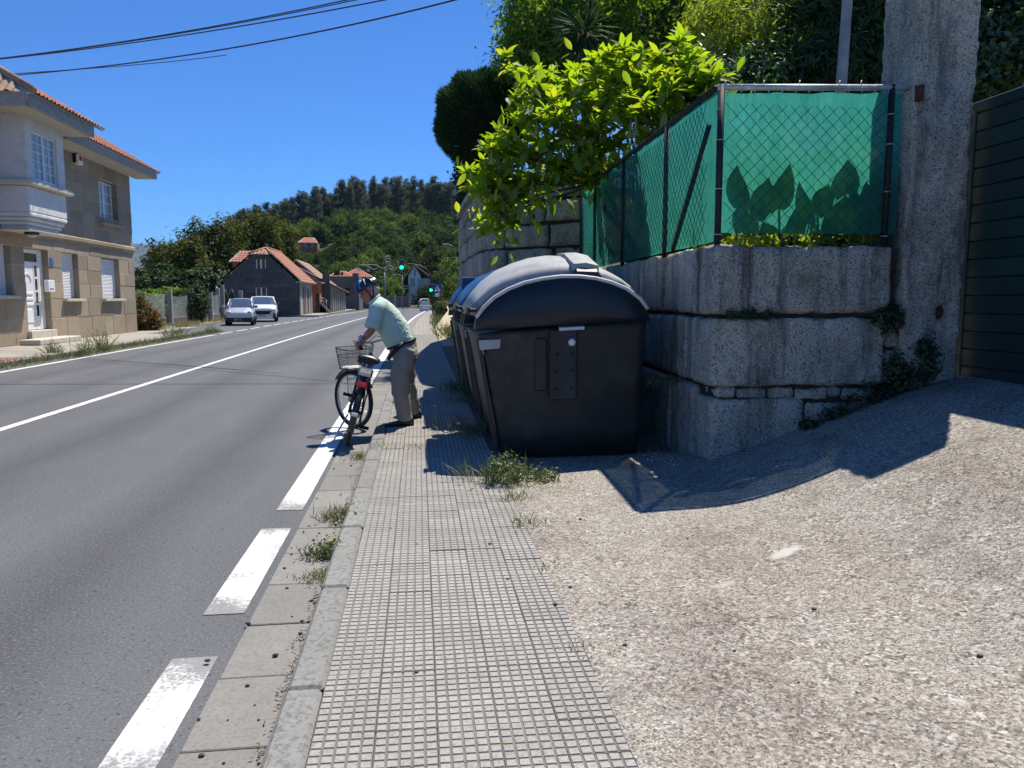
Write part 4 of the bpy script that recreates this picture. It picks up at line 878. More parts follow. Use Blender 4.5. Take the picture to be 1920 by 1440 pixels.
slope(ls, (lx0 + .35, ly0 - .3, ez0 - .03), (lx0 + .35, ly1 + .3, ez1 - .03), (lx0 - 3.2, ly0 - .3, ez0 + 1.75), (lx0 - 3.2, ly1 + .3, ez1 + 1.75), M_tiles, 'roof')
mb = MB(); mb.box((lx0 - .8, 79.55, .05), (lx0 - .1, 79.88, 4.0)); mb.build('chimney_stack', M_darkst, ls)
# tall dark building at the bend
dy = 106.0; da = AY(619, 580, dy); db = AY(674, 583, dy); dz_ = AY(640, 520, dy).z; dp = AY(641, 508, dy + 3)
dk = thing('dark_building', 'flat-fronted dark grey building with red hipped roof at the road bend', 'building', (da.x, dy, 0))
mb = MB(); mb.box((da.x, dy, -.1), (db.x, dy + 7, dz_)); mb.build('wall', M_cement, dk)
mb = MB(); mb.box((da.x - .25, dy - .3, dz_ - .02), (db.x + .0, dy + 7.2, dz_ + .14)); mb.build('cornice', M_dmort, dk)
q = AY(664, 519, dy)
slope(dk, (da.x - .3, dy - .32, dz_ + .12), (q.x, dy - .32, dz_ + .12), (dp.x - .5, dy + 3.2, dp.z), (dp.x + .5, dy + 3.2, dp.z), M_tiles_red, 'roof')
mb = MB(); mb.box((q.x - .2, dy - .1, dz_ + .14), (db.x - .1, dy + 3, dz_ + .55)); mb.build('parapet', M_cement, dk)
for px_, w_, h_ in ((632, .75, .75), (641.5, .3, .5)): p = AY(px_, 517, dy + .6); mb = MB(); mb.box((p.x - w_ / 2, dy + .3, dz_ + .1), (p.x + w_ / 2, dy + 1.0, dz_ + .2 + h_)); mb.build('dormer' if w_ > .5 else 'chimney', M_wood, dk)
for px_, py_ in ((652, 548), (642, 548)): p = AY(px_, py_, dy - .01); mb = MB(); mb.box((p.x - .3, dy - .02, p.z - .5), (p.x + .3, dy + .02, p.z + .6)); mb.build('window', M_glass, dk)
mb = MB(); p = AY(664, 520, dy); mb.box((q.x - .1, dy - .25, 0), (q.x + .12, dy - .02, dz_)); mb.build('pilaster', M_cement, dk)
p = AY(690, 519, 118); p2 = AY(676, 519, 118); rh = thing('red_roofed_house', 'small red roof showing just above the cyclist helmet beyond the dark building', 'house', (p.x, 118, 0))
mb = MB(); mb.box((p2.x - 3, 118, -.1), (p.x + .5, 124, p.z)); mb.build('wall', M_cement, rh)
slope(rh, (p2.x - 3.2, 117.7, p.z), (p.x + .8, 117.7, p.z), (p2.x - 1, 121, p.z + 1.3), (p.x - 1.5, 121, p.z + 1.3), M_tiles_red, 'roof')

# house up on the hill
p0 = AY(557, 462, 215); p1 = AY(597, 462, 215); hz = hill_z((p0.x + p1.x) / 2, 215)
hh = thing('hillside_house', 'small house with orange hipped roof high among the trees on the hill', 'house', ((p0.x + p1.x) / 2, 215, hz))
et = AY(570, 455, 215).z; mb = MB(); mb.box((p0.x + .3, 215, hz - 1.5), (p1.x - .3, 220.5, et)); mb.build('wall', M_brick, hh)
pk = AY(572, 444, 215).z; slope(hh, (p0.x, 214.6, et), (p1.x, 214.6, et), (p0.x + 1.5, 217.5, pk), (p1.x - 1.3, 217.5, pk), M_tiles_red, 'roof', pitch=.5, row=.8); slope(hh, (p0.x, 220.5, et), (p0.x, 214.6, et), (p0.x + 1.5, 218, pk), (p0.x + 1.5, 217.5, pk), M_tiles_red, 'roof', pitch=.5, row=.8)
for i in range(3): a = AY(560 + i * 13, 459, 215); mb = MB(); mb.box((a.x - .5, 214.92, a.z - .8), (a.x + .5, 215.02, a.z + .6)); mb.build('window', M_glass, hh)
mb = MB(); mb.box((p0.x - 1.4, 214.8, hz), (p0.x + .3, 217.5, et - .3)); mb.build('terrace_wall', M_render, hh)

# white house right of the bend
Yw = 146; W0 = AY(766, 562, Yw); W1 = AY(789, 562, Yw); zE = AY(770, 517, Yw).z; zP = AY(778, 498, Yw).z; xm = (W0.x + W1.x) / 2
wh = thing('white_house', 'pale two-storey gabled house with orange roof beyond the traffic lights', 'house', (xm, Yw, 0))
mb = MB(); mb.prism([(W0.x, -.2), (W1.x, -.2), (W1.x, zE), (xm, zP), (W0.x, zE)], lambda u, z, d: V((u, d, z)), Yw, Yw + .4); mb.box((W0.x, Yw + .401, -.2), (W0.x + .3, Yw + 9, zE)); mb.box((W1.x - .3, Yw + .401, -.2), (W1.x, Yw + 9, zE)); mb.build('wall', M_render, wh)
mb = MB(); mb.box((W1.x + .001, Yw + 1, -.2), (W1.x + 1.9, Yw + 8, zE - .4)); mb.build('side_wing', M_render, wh)
slope(wh, (W1.x + 2.3, Yw - .6, zE - .5), (W1.x + 2.3, Yw + 9.5, zE - .5), (xm, Yw - .6, zP + .15), (xm, Yw + 9.5, zP + .15), M_tiles_red, 'roof', pitch=.3, row=.5); slope(wh, (W0.x - .5, Yw + 9.5, zE - .1), (W0.x - .5, Yw - .6, zE - .1), (xm, Yw + 9.5, zP + .15), (xm, Yw - .6, zP + .15), M_tiles_red, 'roof', pitch=.3, row=.5)
for px_, py_, hh_ in ((771.5, 530, .8), (776, 530, .8), (778, 512, .55), (785, 530, .8)): a = AY(px_, py_, Yw - .01); mb = MB(); mb.box((a.x - .17, Yw - .03, a.z - hh_), (a.x + .17, Yw + .02, a.z + hh_)); mb.build('window', M_glass, wh)
# small garage right
Ya = 128; a = AY(826, 562, Ya); b = AY(848, 562, Ya); t_ = AY(836, 549, Ya).z
gg = thing('brick_garage', 'low brick outbuilding with pale flat roof right of the crossing sign', 'shed', (a.x, Ya, .5))
mb = MB(); mb.box((a.x, Ya, -.1), (b.x, Ya + 5, t_)); mb.build('wall', M_brick, gg); mb = MB(); mb.loft([[V((a.x - .6, y, t_ + .05)), V((b.x + .4, y, t_ + .45)), V((b.x + .4, y, t_ + .65)), V((a.x - .6, y, t_ + .25))] for y in (Ya - .5, Ya + 5)]); mb.build('roof', M_render, gg)
mb = MB(); mb.box((a.x + .02, Ya - .02, .2), (a.x + .6, Ya + .02, t_)); mb.build('door', M_render, gg)
# roadside wall with fence at the bend
Yb = 124; a = AY(700, 572, Yb); b = AY(768, 572, Yb); t_ = AY(730, 556, Yb).z
bw = thing('bend_wall', 'long grey cement wall closing the view at the road bend', 'wall', (a.x, Yb, 0)); mb = MB(); mb.box((a.x - 2, Yb, -.2), (b.x, Yb + .3, t_), bev=.02); mb.build('wall', M_cement, bw)
for i in range(6): x_ = a.x + (b.x - a.x) * i / 5; mb = MB(); mb.box((x_ - .15, Yb - .06, -.2), (x_ + .15, Yb + .36, t_ + .12)); mb.build('pier', M_palest, bw)
a = AY(722, 545, 135); b = AY(768, 537, 135); mb = MB(); mb.loft([[V((a.x, 135 + y, a.z + z)) for y, z in ((0, 0), (.25, 0), (.25, .3), (0, .3))], [V((b.x, 135 + y, b.z + z)) for y, z in ((0, 0), (.25, 0), (.25, .3), (0, .3))]]); mb.box((a.x, 135, -.1), (a.x + .2, 135.2, a.z)); mb.box((b.x - .2, 135, -.1), (b.x, 135.2, b.z)); mb.build('footpath_rail', M_kerb, None, 'pale sloping concrete handrail on the bank above the bend wall', 'railing', loc=(a.x, 135, a.z))

# ------------------------------------------------------------------ street furniture
M_tlg = plain('signal_green_paint', (.012, .03, .022), .5); M_green = emit('green_light', (0.01, 0.9, 0.42), 2.2); M_sign = plain('sign_blue', (.02, .06, .30), .4); M_grey = plain('pole_grey', (.16, .17, .175), .45, .4)
TY = 78.0; base = G(812, 590, .1); TY = base.y
tp = [V((base.x, TY, .1))] + [AY(x, y, TY) for x, y in ((810.5, 560), (810, 535), (808, 520), (803, 509), (796, 502.5), (787, 498), (775, 495.5), (764, 494.5), (752, 494))]
tl = thing('traffic_light', 'traffic signal on a curved mast arching over the road, two green lamps lit', 'traffic light', (base.x, TY, .1))
mb = MB(); mb.tube(tp, [.075, .075, .07, .065, .06, .055, .05, .048, .045, .045], 10); mb.build('mast', M_tlg, tl)
def signal(px, py, s_=1.0):
    c = AY(px, py, TY - .12); mb = MB(); mb.box((c.x - .17 * s_, TY - .18, c.z - .22 * s_), (c.x + .17 * s_, TY + .1, c.z + .62 * s_), bev=.03); h = mb.build('signal_head', M_tlg, tl)
    for k, m_ in ((0, M_green), (1, M_glass), (2, M_glass)):
        z = c.z - .02 + k * .27 * s_; r_ = .105 * s_ if k else .15 * s_; mb = MB(); mb.loft([[V((c.x + rr_ * math.cos(a), TY - .185 - d, z + rr_ * math.sin(a))) for a in np.linspace(0, 2 * PI, 13)[:-1]] for rr_, d in ((r_, 0), (r_ * .8, .03))], smooth=True); mb.build('lamp', m_, h)
signal(753, 501, 1.1); signal(808, 543.5, .85)
c = AY(820, 541, TY - .2); sg = thing('crossing_sign', 'square blue pedestrian crossing sign on the traffic signal mast', 'road sign', (c.x, TY, c.z))
mb = MB(); mb.box((c.x - .38, TY - .22, c.z - .36), (c.x + .38, TY - .19, c.z + .36), bev=.01); mb.build('plate', M_sign, sg)
mb = MB(); mb.add([(c.x - .29, TY - .225, c.z - .25), (c.x + .29, TY - .225, c.z - .25), (c.x, TY - .225, c.z + .28)], [(0, 1, 2)]); mb.build('white_triangle', M_white, sg)
mb = MB(); q = lambda dx, dz: V((c.x + dx, TY - .24, c.z + dz))
mb.ell((c.x + .01, TY - .24, c.z + .10), (.035, .008, .035), 8, 6); mb.tube([q(.01, .06), q(0, -.07)], .03, 6); mb.tube([q(0, -.07), q(.08, -.22)], .02, 6); mb.tube([q(0, -.07), q(-.07, -.22)], .02, 6); mb.tube([q(.01, .03), q(-.09, -.05)], .014, 6); mb.tube([q(.01, .03), q(.08, -.06)], .014, 6); mb.build('walking_figure', M_lamp, sg)
mb = MB(); mb.box((c.x - .38, TY - .18, c.z - .1), (base.x, TY - .1, c.z - .04)); mb.build('bracket', M_grey, sg)
mb = MB(); mb.box((c.x - .2, TY - .22, c.z - .72), (c.x + .22, TY - .19, c.z - .42), bev=.01); mb.build('supplementary_plate', M_upvc, sg)
def lamp_post(px, pyb, pyt, Y, r_, label, arm):
    b = AY(px, pyb, Y); t_ = AY(px, pyt, Y); o = thing('lamp_post', label, 'lamp post', (b.x, Y, 0)); mb = MB(); mb.tube([V((b.x, Y, 0)), V((b.x, Y, t_.z))], [r_, r_ * .75], 8); mb.build('post', M_grey, o)
    if arm: mb = MB(); mb.tube([V((b.x, Y, t_.z)), V((b.x + arm * .5, Y, t_.z + .12)), V((b.x + arm, Y, t_.z + .1))], .03, 6); mb.build('arm', M_grey, o); mb = MB(); mb.loft([[V((b.x + arm * k, Y + dy_, t_.z + .1 + h)) for dy_, h in ((-.1, 0), (.1, 0), (.07, .09), (-.07, .09))] for k in (.85, 1.4)]); mb.build('lantern', M_upvc, o)
lamp_post(722, 571, 511, 105, .13, 'thick grey lamp post rising behind the cyclist back', 0); lamp_post(755, 573, 517, 112, .10, 'thin dark lamp post directly below the hanging traffic signal', -1.0)
p = AY(838, 458, 120); o = thing('street_lamp', 'small white street lamp head among hillside trees at the upper right', 'street lamp', (p.x, 120, 2)); mb = MB(); mb.tube([V((p.x + 1.4, 120, 0)), V((p.x + 1.3, 120, p.z - .5)), V((p.x + .5, 120, p.z - .1)), V((p.x, 120, p.z))], .05, 6); mb.build('post', M_grey, o); mb = MB(); mb.loft([[V((p.x + k, 120 + y, p.z + h)) for y, h in ((-.12, 0), (.12, 0), (.08, .14), (-.08, .14))] for k in (-.7, .25)]); mb.build('lantern', M_upvc, o)
# festive scrollwork hung over the road
OY = 100.0; orn = thing('scrollwork_arch', 'unlit white wire scrollwork decoration hung across the road with a round medallion on top', 'decoration', (-5, OY, 4.5)); M_scr = plain('scroll_white', (.42, .43, .42), .6)
def scroll(pts, r_=.03, nm='scroll'): mb = MB(); mb.tube([AY(x, y, OY) for x, y in pts], r_, 5); mb.build(nm, M_scr, orn)
def spiral(cx, cy, r0, r1, a0, turns, sx=1): return [(cx + sx * (r0 + (r1 - r0) * t) * math.cos(a0 + turns * 2 * PI * t), cy + (r0 + (r1 - r0) * t) * math.sin(a0 + turns * 2 * PI * t)) for t in np.linspace(0, 1, 26)]
scroll([(671, 507)] + [(671 + 3.2 * t - 1.0 * t * t * .1, 500 - 4.5 * math.sin(t * .55)) for t in range(1, 6)] + [(693, 502), (699, 505), (705, 504), (709, 500), (707, 496.5), (703, 498)]); scroll(spiral(674, 507, 3.4, .6, PI, 1.3), .05); scroll(spiral(690.5, 506.5, 3.0, .6, 0, 1.2), .05)
scroll([(676, 499), (683, 497), (690, 499), (697, 503)]); scroll([(669, 495), (680, 497), (695, 496), (707, 497), (712, 501), (718, 503), (724, 500)]); scroll([(724, 500), (731, 497), (736, 501), (742, 503), (747, 498), (748, 491), (743, 489)]); scroll([(727, 502), (734, 505), (740, 506), (744, 503)]); scroll(spiral(723, 505, 3.5, 1, 0, 1.5))
scroll([(727 + 5.6 * math.cos(a), 485.5 + 5.6 * math.sin(a)) for a in np.linspace(0, 2 * PI, 22)], .035, 'medallion'); scroll([(723, 486), (726, 484.5), (729, 486), (731, 484.5)], .035, 'medallion'); scroll([(727, 491), (726, 496), (723, 500)])
mb = MB(); mb.tube([AY(660, 521, OY), AY(671, 500, OY)], .02, 5); mb.tube([AY(660, 521, OY), AY(655, 524, dy)], .02, 5); mb.tube([AY(745, 500, OY), AY(748, 497, OY)], .02, 4); mb.build('stay_wire', M_grey, orn)

# overhead cables
def cable(pts, Y0, Y1, r_, label):
    P_ = [AY(x, y, Y0 + (Y1 - Y0) * (x + 40) / 900) for x, y in pts]; mb = MB(); mb.tube(P_, r_, 6, caps=True); mb.build('overhead_cable', M_lampc, None, label, 'cable', 'overhead cables crossing the sky', loc=P_[0])
M_lampc = plain('cable_black', (.02, .02, .024), .6)
def bend(p0, p1, p2, n=24):
    out = []
    for i in range(n + 1):
        t = i / n; out.append(tuple((1 - t) ** 2 * p0[k] + 2 * t * (1 - t) * p1[k] + t * t * p2[k] for k in (0, 1)))
    return out
cable(bend((-60, 116), (300, 78), (700, -11)), 30, 18, .016, 'topmost of the overhead cables crossing the blue sky')
cable(bend((-60, 117), (300, 79), (690, -5)), 30.3, 18, .013, 'thin overhead cable twisted against the topmost one')
cable(bend((-60, 117), (330, 79), (760, -8)), 29, 18, .016, 'middle overhead cable, parting from the upper pair to the right')
cable(bend((-60, 147), (420, 118), (905, -14)), 28, 17, .018, 'lowest overhead cable, sagging in a long curve')
cable(bend((-60, 143), (280, 124), (425, 103)), 28.3, 23, .011, 'short thin cable joining the lowest overhead cable from the left')

# ------------------------------------------------------------------ garden fence, gate, left of the cars
M_net = None
def netmat():
    t = NT('pale_netting'); d = t.n('BsdfDiffuse', Color=(.42, .46, .44)).outputs[0]; tp = t.n('BsdfTransparent', Color=(1, 1, 1)).outputs[0]
    return t.done(t.n('MixShader', **{'0': t.ramp(t.noise(25, 2), [(.4, .45), (.6, .8)]), '1': d, '2': tp}).outputs[0])
M_net = netmat(); M_post_c = rock('concrete_post', (.20, .19, .17), (.30, .28, .25), None, 20, 1, .1)
gx_ = -13.0; gf = thing('garden_fence', 'pale netting on concrete posts above a low stone wall beside the stone house', 'fence', (gx_, 44, .1))
mb = MB(); mb.box((gx_ - .3, 35.2, .05), (gx_, 53.5, .52), bev=.03); mb.build('low_wall', M_darkst, gf)
for y_, h in ((38.4, 1.7), (42.3, 1.85), (46.4, 1.8), (50.3, 1.75), (53.3, 2.3)): mb = MB(); mb.box((gx_ + .003, y_ - .13, .05), (gx_ + .2, y_ + .13, h + .1), bev=.02); mb.build('post', M_post_c, gf)
for a, b in ((35.2, 42.3), (42.3, 46.4), (46.4, 53.3)):
    mb = MB(); mb.grid(lambda u, z: V((gx_ - .05 + .05 * noise.noise(V((u * .8, z, 2))), u, .5 + z * (1.18 + .07 * math.sin(u * 1.1)))), list(np.linspace(a, b, 20)), [0, .35, .7, 1.0]); mb.build('netting', M_net, gf)
gt = thing('arched_gate', 'dark wrought gate with two pointed arches left of the grey stone house', 'gate', (-15.5, 62, .1))
for px_ in (421.5, 435):
    c = AY(px_, 570, 62); mb = MB(); w_ = .27
    mb.tube([V((c.x - w_, 62, .4)), V((c.x - w_, 62, 1.5)), V((c.x - w_ * .6, 62, 1.95)), V((c.x, 62, 2.25)), V((c.x + w_ * .6, 62, 1.95)), V((c.x + w_, 62, 1.5)), V((c.x + w_, 62, .4))], .03, 6); mb.build('arch_frame', M_grey, gt)
    mb = MB(); mb.box((c.x - w_ + .02, 62.02, .35), (c.x + w_ - .02, 62.05, 1.9)); mb.build('panel', M_lamp, gt)
for px_, top in ((409.5, 540), (452, 545)):
    c = AY(px_, 590, 61); t_ = AY(px_, top, 61).z; mb = MB(); mb.box((c.x - .14, 60.9, .05), (c.x + .14, 61.2, t_), bev=.03); mb.build('gate_post', M_post_c, gt)
mb = MB(); a = AY(412, 583, 61); b = AY(436, 583, 61); mb.box((a.x, 60.95, .5), (b.x, 61.1, .8)); mb.box((a.x, 60.95, .1), (b.x, 61.1, .38)); mb.build('lower_board', M_wood, gt)
mb = MB(); c = AY(405, 538, 61); mb.tube([c, AY(408, 540, 61)], .05, 6); mb.build('lamp_arm', M_upvc, gt)

# ------------------------------------------------------------------ cars
M_tyre = plain('tyre_rubber', (.015, .015, .015), .8, bump=.1); M_rim = plain('alloy', (.35, .36, .37), .35, .7); M_cglass = glassmat('car_glass', (.045, .06, .075), .02); M_trimb = plain('black_trim', (.014, .014, .015), .5); M_head = plain('headlamp', (.6, .62, .63), .12, .3, spec=.9); M_plate = plain('number_plate', (.66, .66, .62), .5, var=.05); M_plt = plain('plate_text', (.03, .03, .03), .5); M_redl = plain('tail_lamp', (.35, .01, .01), .25)
def carpaint(name, c, metal): t = NT(name); return t.done(t.bsdf(c, .32, metal, None, .5, Coat_Weight=.7, Coat_Roughness=.05))
def car(label, loc, yaw, paint, st, wr, wb, plate, lamps, grp=None, lower=None, rear=False):
    """st: stations front->rear (y, half width at sill, half width at belt, z bottom, z belt, half width roof, z roof) ; y grows rearwards from the front bumper"""
    t = thing('parked_car', label, 'car', (0, 0, 0), grp)
    mb = MB(); rings = []
    for (y, ws, wbt, zb, zm, wrf, zr) in st:
        r_ = [(-ws * .9, zb), (-ws, zb + .08), (-ws * 1.01, (zb + zm) / 2 + .02), (-wbt, zm - .05), (-wbt * .975, zm), (-wrf, zr), (-wrf * .55, zr + (.035 if zr > zm + .1 else .012)), (wrf * .55, zr + (.035 if zr > zm + .1 else .012)), (wrf, zr), (wbt * .975, zm), (wbt, zm - .05), (ws * 1.01, (zb + zm) / 2 + .02), (ws, zb + .08), (ws * .9, zb)]
        rings.append([V((x, y, z)) for x, z in r_])
    n = len(rings[0])
    for i in range(len(rings) - 1):
        for k in range(n):
            a, b = st[i], st[i + 1]; cab = (a[6] > a[4] + .1) or (b[6] > b[4] + .1); both = (a[6] > a[4] + .1) and (b[6] > b[4] + .1); mi = 0
            if both and k in (4, 8): mi = 1
            if cab and not both and k in (5, 6, 7): mi = 1
            if cab and not both and k in (4, 8): mi = 1
            if k in (0, 12, 13): mi = 2
            if lower and k in (1, 11): mi = lower if i in (0, len(rings) - 2) else 0
            mb.add([rings[i][k], rings[i][(k + 1) % n], rings[i + 1][(k + 1) % n], rings[i + 1][k]], [(0, 1, 2, 3)], mi, True)
    mb.add(rings[0], [tuple(range(n))[::-1]], 0); mb.add(rings[-1], [tuple(range(n))], 0)
    # weld
    bo = mb.build('body', [paint, M_cglass, M_trimb], t)
    import bmesh
    bm = bmesh.new(); bm.from_mesh(bo.data); bmesh.ops.remove_doubles(bm, verts=bm.verts, dist=.0005); bmesh.ops.recalc_face_normals(bm, faces=bm.faces); bm.to_mesh(bo.data); bm.free()
    W = st[3][1]
    # pillars and window frames
    ci = [i for i, s_ in enumerate(st) if s_[6] > s_[4] + .1]
    mb = MB()
    for i in ci:
        s_ = st[i]
        for sg in (-1, 1): mb.tube([V((sg * s_[2] * .98, s_[0], s_[4])), V((sg * s_[5] * 1.005, s_[0], s_[6] - .005))], .03, 6)
    for sg in (-1, 1):
        for s_, u in ((st[ci[0] - 1], st[ci[0]]), (st[ci[-1] + 1], st[ci[-1]])): mb.tube([V((sg * s_[2] * .97, s_[0], s_[4])), V((sg * u[5], u[0], u[6]))], .032, 6)
        for i, j in zip(ci, ci[1:]): mb.tube([V((sg * st[i][5], st[i][0], st[i][6])), V((sg * st[j][5], st[j][0], st[j][6]))], .025, 6)
    mb.build('roof_frame', paint, t)
    for wy in wb:
        for sg in (-1, 1):
            mb = MB(); mb.loft([[V((sg * (W - .17 + d), wy + r_ * math.cos(a), wr + r_ * math.sin(a))) for a in np.linspace(0, 2 * PI, 21)[:-1]] for d, r_ in ((-.02, wr * .8), (0, wr * .97), (.05, wr), (.15, wr), (.19, wr * .96), (.195, wr * .68), (.17, wr * .66))], smooth=True); wh_ = mb.build('wheel', M_tyre, t)
            mb = MB(); 
            mb.loft([[V((sg * (W - .17 + d), wy + r_ * math.cos(a), wr + r_ * math.sin(a))) for a in np.linspace(0, 2 * PI, 21)[:-1]] for d, r_ in ((.165, wr * .67), (.185, wr * .62), (.16, wr * .55), (.175, wr * .15), (.19, wr * .1))], smooth=True); mb.build('rim', M_rim, wh_)
            mb = MB(); mb.tube([V((sg * (W + .006), wy + (wr + .055) * math.cos(a), wr + (wr + .055) * math.sin(a))) for a in np.linspace(-.15, PI + .15, 14)], .035, 6); mb.build('wheel_arch', M_trimb if lower else paint, t)
    for sg in (-1, 1):
        s_ = st[ci[0]]; mb = MB(); mb.box((sg * (W + .02), s_[0] - .42, s_[4] + .02), (sg * (W + .2), s_[0] - .30, s_[4] + .15), bev=.03); mb.build('mirror', paint if sg < 0 or not lower else M_trimb, t)
        mb = MB(); mb.box((sg * (W + .008), s_[0] + .3, st[3][3] + .32), (sg * (W + .02), s_[0] + .34, s_[4] - .02)); mb.box((sg * (W + .004), s_[0] + .78, s_[4] - .14), (sg * (W + .03), s_[0] + .96, s_[4] - .11), bev=.008); mb.build('door_seam', M_trimb, t)
    y0 = st[0][0]
    for sg in (-1, 1):
        for (cx, cz, rx_, rz_, yy) in lamps:
            mb = MB(); mb.ell((sg * cx, yy, cz), (rx_, .09, rz_), 14, 8); mb.build('headlight' if not rear else 'tail_light', M_redl if rear else M_head, t)
    pz = plate; mb = MB(); mb.box((-.26, y0 - .03, pz - .06), (.26, y0 - .012, pz + .06), bev=.006); pl = mb.build('number_plate', M_plate, t)
    mb = MB(); 
    for i in range(7): 
        if i != 4: mb.box((-.2 + i * .058, y0 - .034, pz - .03), (-.2 + i * .058 + .036, y0 - .031, pz + .03))
    mb.build('plate_characters', M_plt, pl)
    t.location = loc; t.rotation_euler = (0, 0, yaw); return t
silver = carpaint('silver_paint', (.50, .52, .55), .35); whitep = carpaint('white_paint', (.74, .75, .76), .0)
S1 = [(-.0, .55, .60, .22, .62, .35, .66), (.08, .70, .70, .20, .70, .45, .76), (.35, .745, .74, .20, .80, .5, .88), (.80, .75, .745, .2, .92, .52, .99), (1.55, .75, .74, .2, .97, .56, 1.46), (2.2, .75, .74, .2, .97, .57, 1.49), (2.9, .745, .73, .2, .97, .55, 1.44), (3.35, .73, .71, .22, .95, .5, .99), (3.45, .66, .66, .24, .85, .45, .88)]
p1 = G(449, 611, 0); c1 = car('small silver hatchback with round headlamps parked in front of the white car', (p1.x, p1.y, 0), R(9), silver, S1, .275, (.62, 2.85), .36, [(.53, .70, .15, .13, .12)], 'cars parked along the left side', 2)
mb = MB(); mb.box((-.62, -.03, .22), (.62, .1, .46), bev=.04); o = mb.build('bumper', M_trimb, None); o.parent = c1
S2 = [(-.0, .68, .74, .25, .72, .5, .78), (.08, .85, .86, .23, .86, .6, .93), (.5, .91, .90, .22, .98, .66, 1.04), (1.15, .925, .91, .22, 1.06, .7, 1.11), (2.0, .925, .91, .22, 1.08, .66, 1.58), (2.8, .925, .91, .22, 1.08, .67, 1.64), (3.6, .92, .90, .22, 1.1, .64, 1.56), (4.3, .90, .88, .26, 1.12, .6, 1.16), (4.42, .8, .8, .3, .95, .5, 1.0)]
p2 = G(508, 604, 0); c2 = car('white crossover car with black lower grille parked behind the silver hatchback', (p2.x - .55, p2.y, 0), R(9), whitep, S2, .35, (.88, 3.55), .42, [(.66, .80, .2, .05, .06)], 'cars parked along the left side', 2)
mb = MB(); mb.prism([(-.62, .72), (.62, .72), (.45, .5), (-.45, .5)], lambda u, z, d: V((u, d, z)), -.02, .05); o = mb.build('grille', M_trimb, None); o.parent = c2
mb = MB(); mb.loft([[V((sg_ * .78, -.015, .68)), V((sg_ * .5, -.02, .45)), V((sg_ * .56, -.02, .42)), V((sg_ * .84, 0, .62))] for sg_ in (1,)] + [[V((.78, .02, .68)), V((.5, .02, .45)), V((.56, .02, .42)), V((.84, .02, .62))]]); o = mb.build('bumper_blade', M_rim, None); o.parent = c2
p3 = G(797, 578, 0); c3 = car('distant white hatchback seen from behind near the road bend', (p3.x, p3.y - .0, 0), R(4), whitep, [(-.0, .72, .78, .3, .85, .5, .95), (.06, .80, .80, .27, .95, .58, 1.02), (.35, .82, .8, .25, 1.0, .58, 1.44), (1.2, .83, .81, .22, .98, .6, 1.5), (2.2, .83, .81, .2, .95, .58, 1.42), (3.0, .82, .8, .2, .92, .5, .97), (3.8, .75, .75, .22, .75, .45, .8)], .3, (.75, 3.1), .62, [(.68, .88, .08, .13, .02)], None, 2, True)
p4 = G(800, 583.5, 0); mb = MB(); mb.box((p4.x - .85, p4.y, .0), (p4.x + .8, p4.y + .6, .62), bev=.03); mb.box((p4.x - .85, p4.y - .05, .62), (p4.x + .85, p4.y + .65, .72), bev=.02); mb.build('concrete_block', M_render, None, 'white concrete block standing at the end of the pavement before the distant car', 'block', loc=(p4.x, p4.y, 0))
# ================================================================== BICYCLE
M_bk = plain('frame_black', (.012, .012, .014), .35, spec=.6); M_sil = plain('bright_alloy', (.55, .56, .57), .28, .85); M_rub = plain('grip_rubber', (.012, .012, .012), .7); M_seat = plain('saddle_vinyl', (.014, .014, .015), .38); M_redr = plain('red_reflector', (.55, .01, .015), .2, spec=.8)
M_bat = plain('battery_case', (.03, .03, .033), .35, spec=.6); M_chrome2 = plain('polished_case', (.42, .42, .43), .22, .8)
cR = G(651, 838, 0); cF = G(661, 804, 0)
bike = thing('bicycle', 'black electric city bicycle with front wire basket leaning towards the man at the kerb', 'bicycle', (0, 0, 0))
WRD = .335
def wheel(name, parent, c, R3, spokes=28):
    """R3(y,z,x) maps wheel-plane coordinates to the bike frame"""
    mb = MB(); n = 40; mb.tube([R3(c, (WRD - .022) * math.cos(a), (WRD - .022) * math.sin(a), 0) for a in np.linspace(0, 2 * PI, n + 1)[:-1]], .024, 8, closed=True); wo_ = mb.build(name, M_tyre, parent)
    mb = MB(); mb.tube([R3(c, (WRD - .052) * math.cos(a), (WRD - .052) * math.sin(a), 0) for a in np.linspace(0, 2 * PI, n + 1)[:-1]], .0125, 6, closed=True); mb.build('rim', M_sil, wo_)
    mb = MB()
    for i in range(spokes):
        a = 2 * PI * i / spokes; sg = .03 if i % 2 else -.03; b = a + (.5 if (i // 2) % 2 else -.5)
        mb.tube([R3(c, .03 * math.cos(b), .03 * math.sin(b), sg), R3(c, (WRD - .06) * math.cos(a), (WRD - .06) * math.sin(a), 0)], .0016, 3, caps=False)
    mb.build('spokes', M_sil, wo_)
    mb = MB(); mb.tube([R3(c, 0, 0, -.05), R3(c, 0, 0, -.03), R3(c, 0, 0, .03), R3(c, 0, 0, .05)], [.028, .04, .04, .028], 12); mb.build('hub', M_bk, wo_)
    return wo_
RH = V((0, 0, WRD)); FH_ = V((0, 1.10, WRD)); HT_ = V((0, .80, .90)); HB = V((0, .87, .70)); BB = V((0, .46, .29))
wheel('wheel', bike, RH, lambda c, a, b, x: V((c.x + x, c.y + a, c.z + b)))
ax = (HB - HT_).normalized(); STEER = R(44); Ms = Matrix.Translation(HT_) @ Matrix.Rotation(STEER, 4, -ax) @ Matrix.Translation(-HT_)
wheel('wheel', bike, FH_, lambda c, a, b, x: Ms @ V((c.x + x, c.y + a, c.z + b)))
mb = MB(); mb.tube([HB, V((0, .72, .50)), V((0, .56, .34)), BB], .026, 8); mb.tube([HB + (HT_ - HB) * .4, V((0, .70, .56)), V((0, .52, .42)), V((0, .40, .44))], .02, 8)
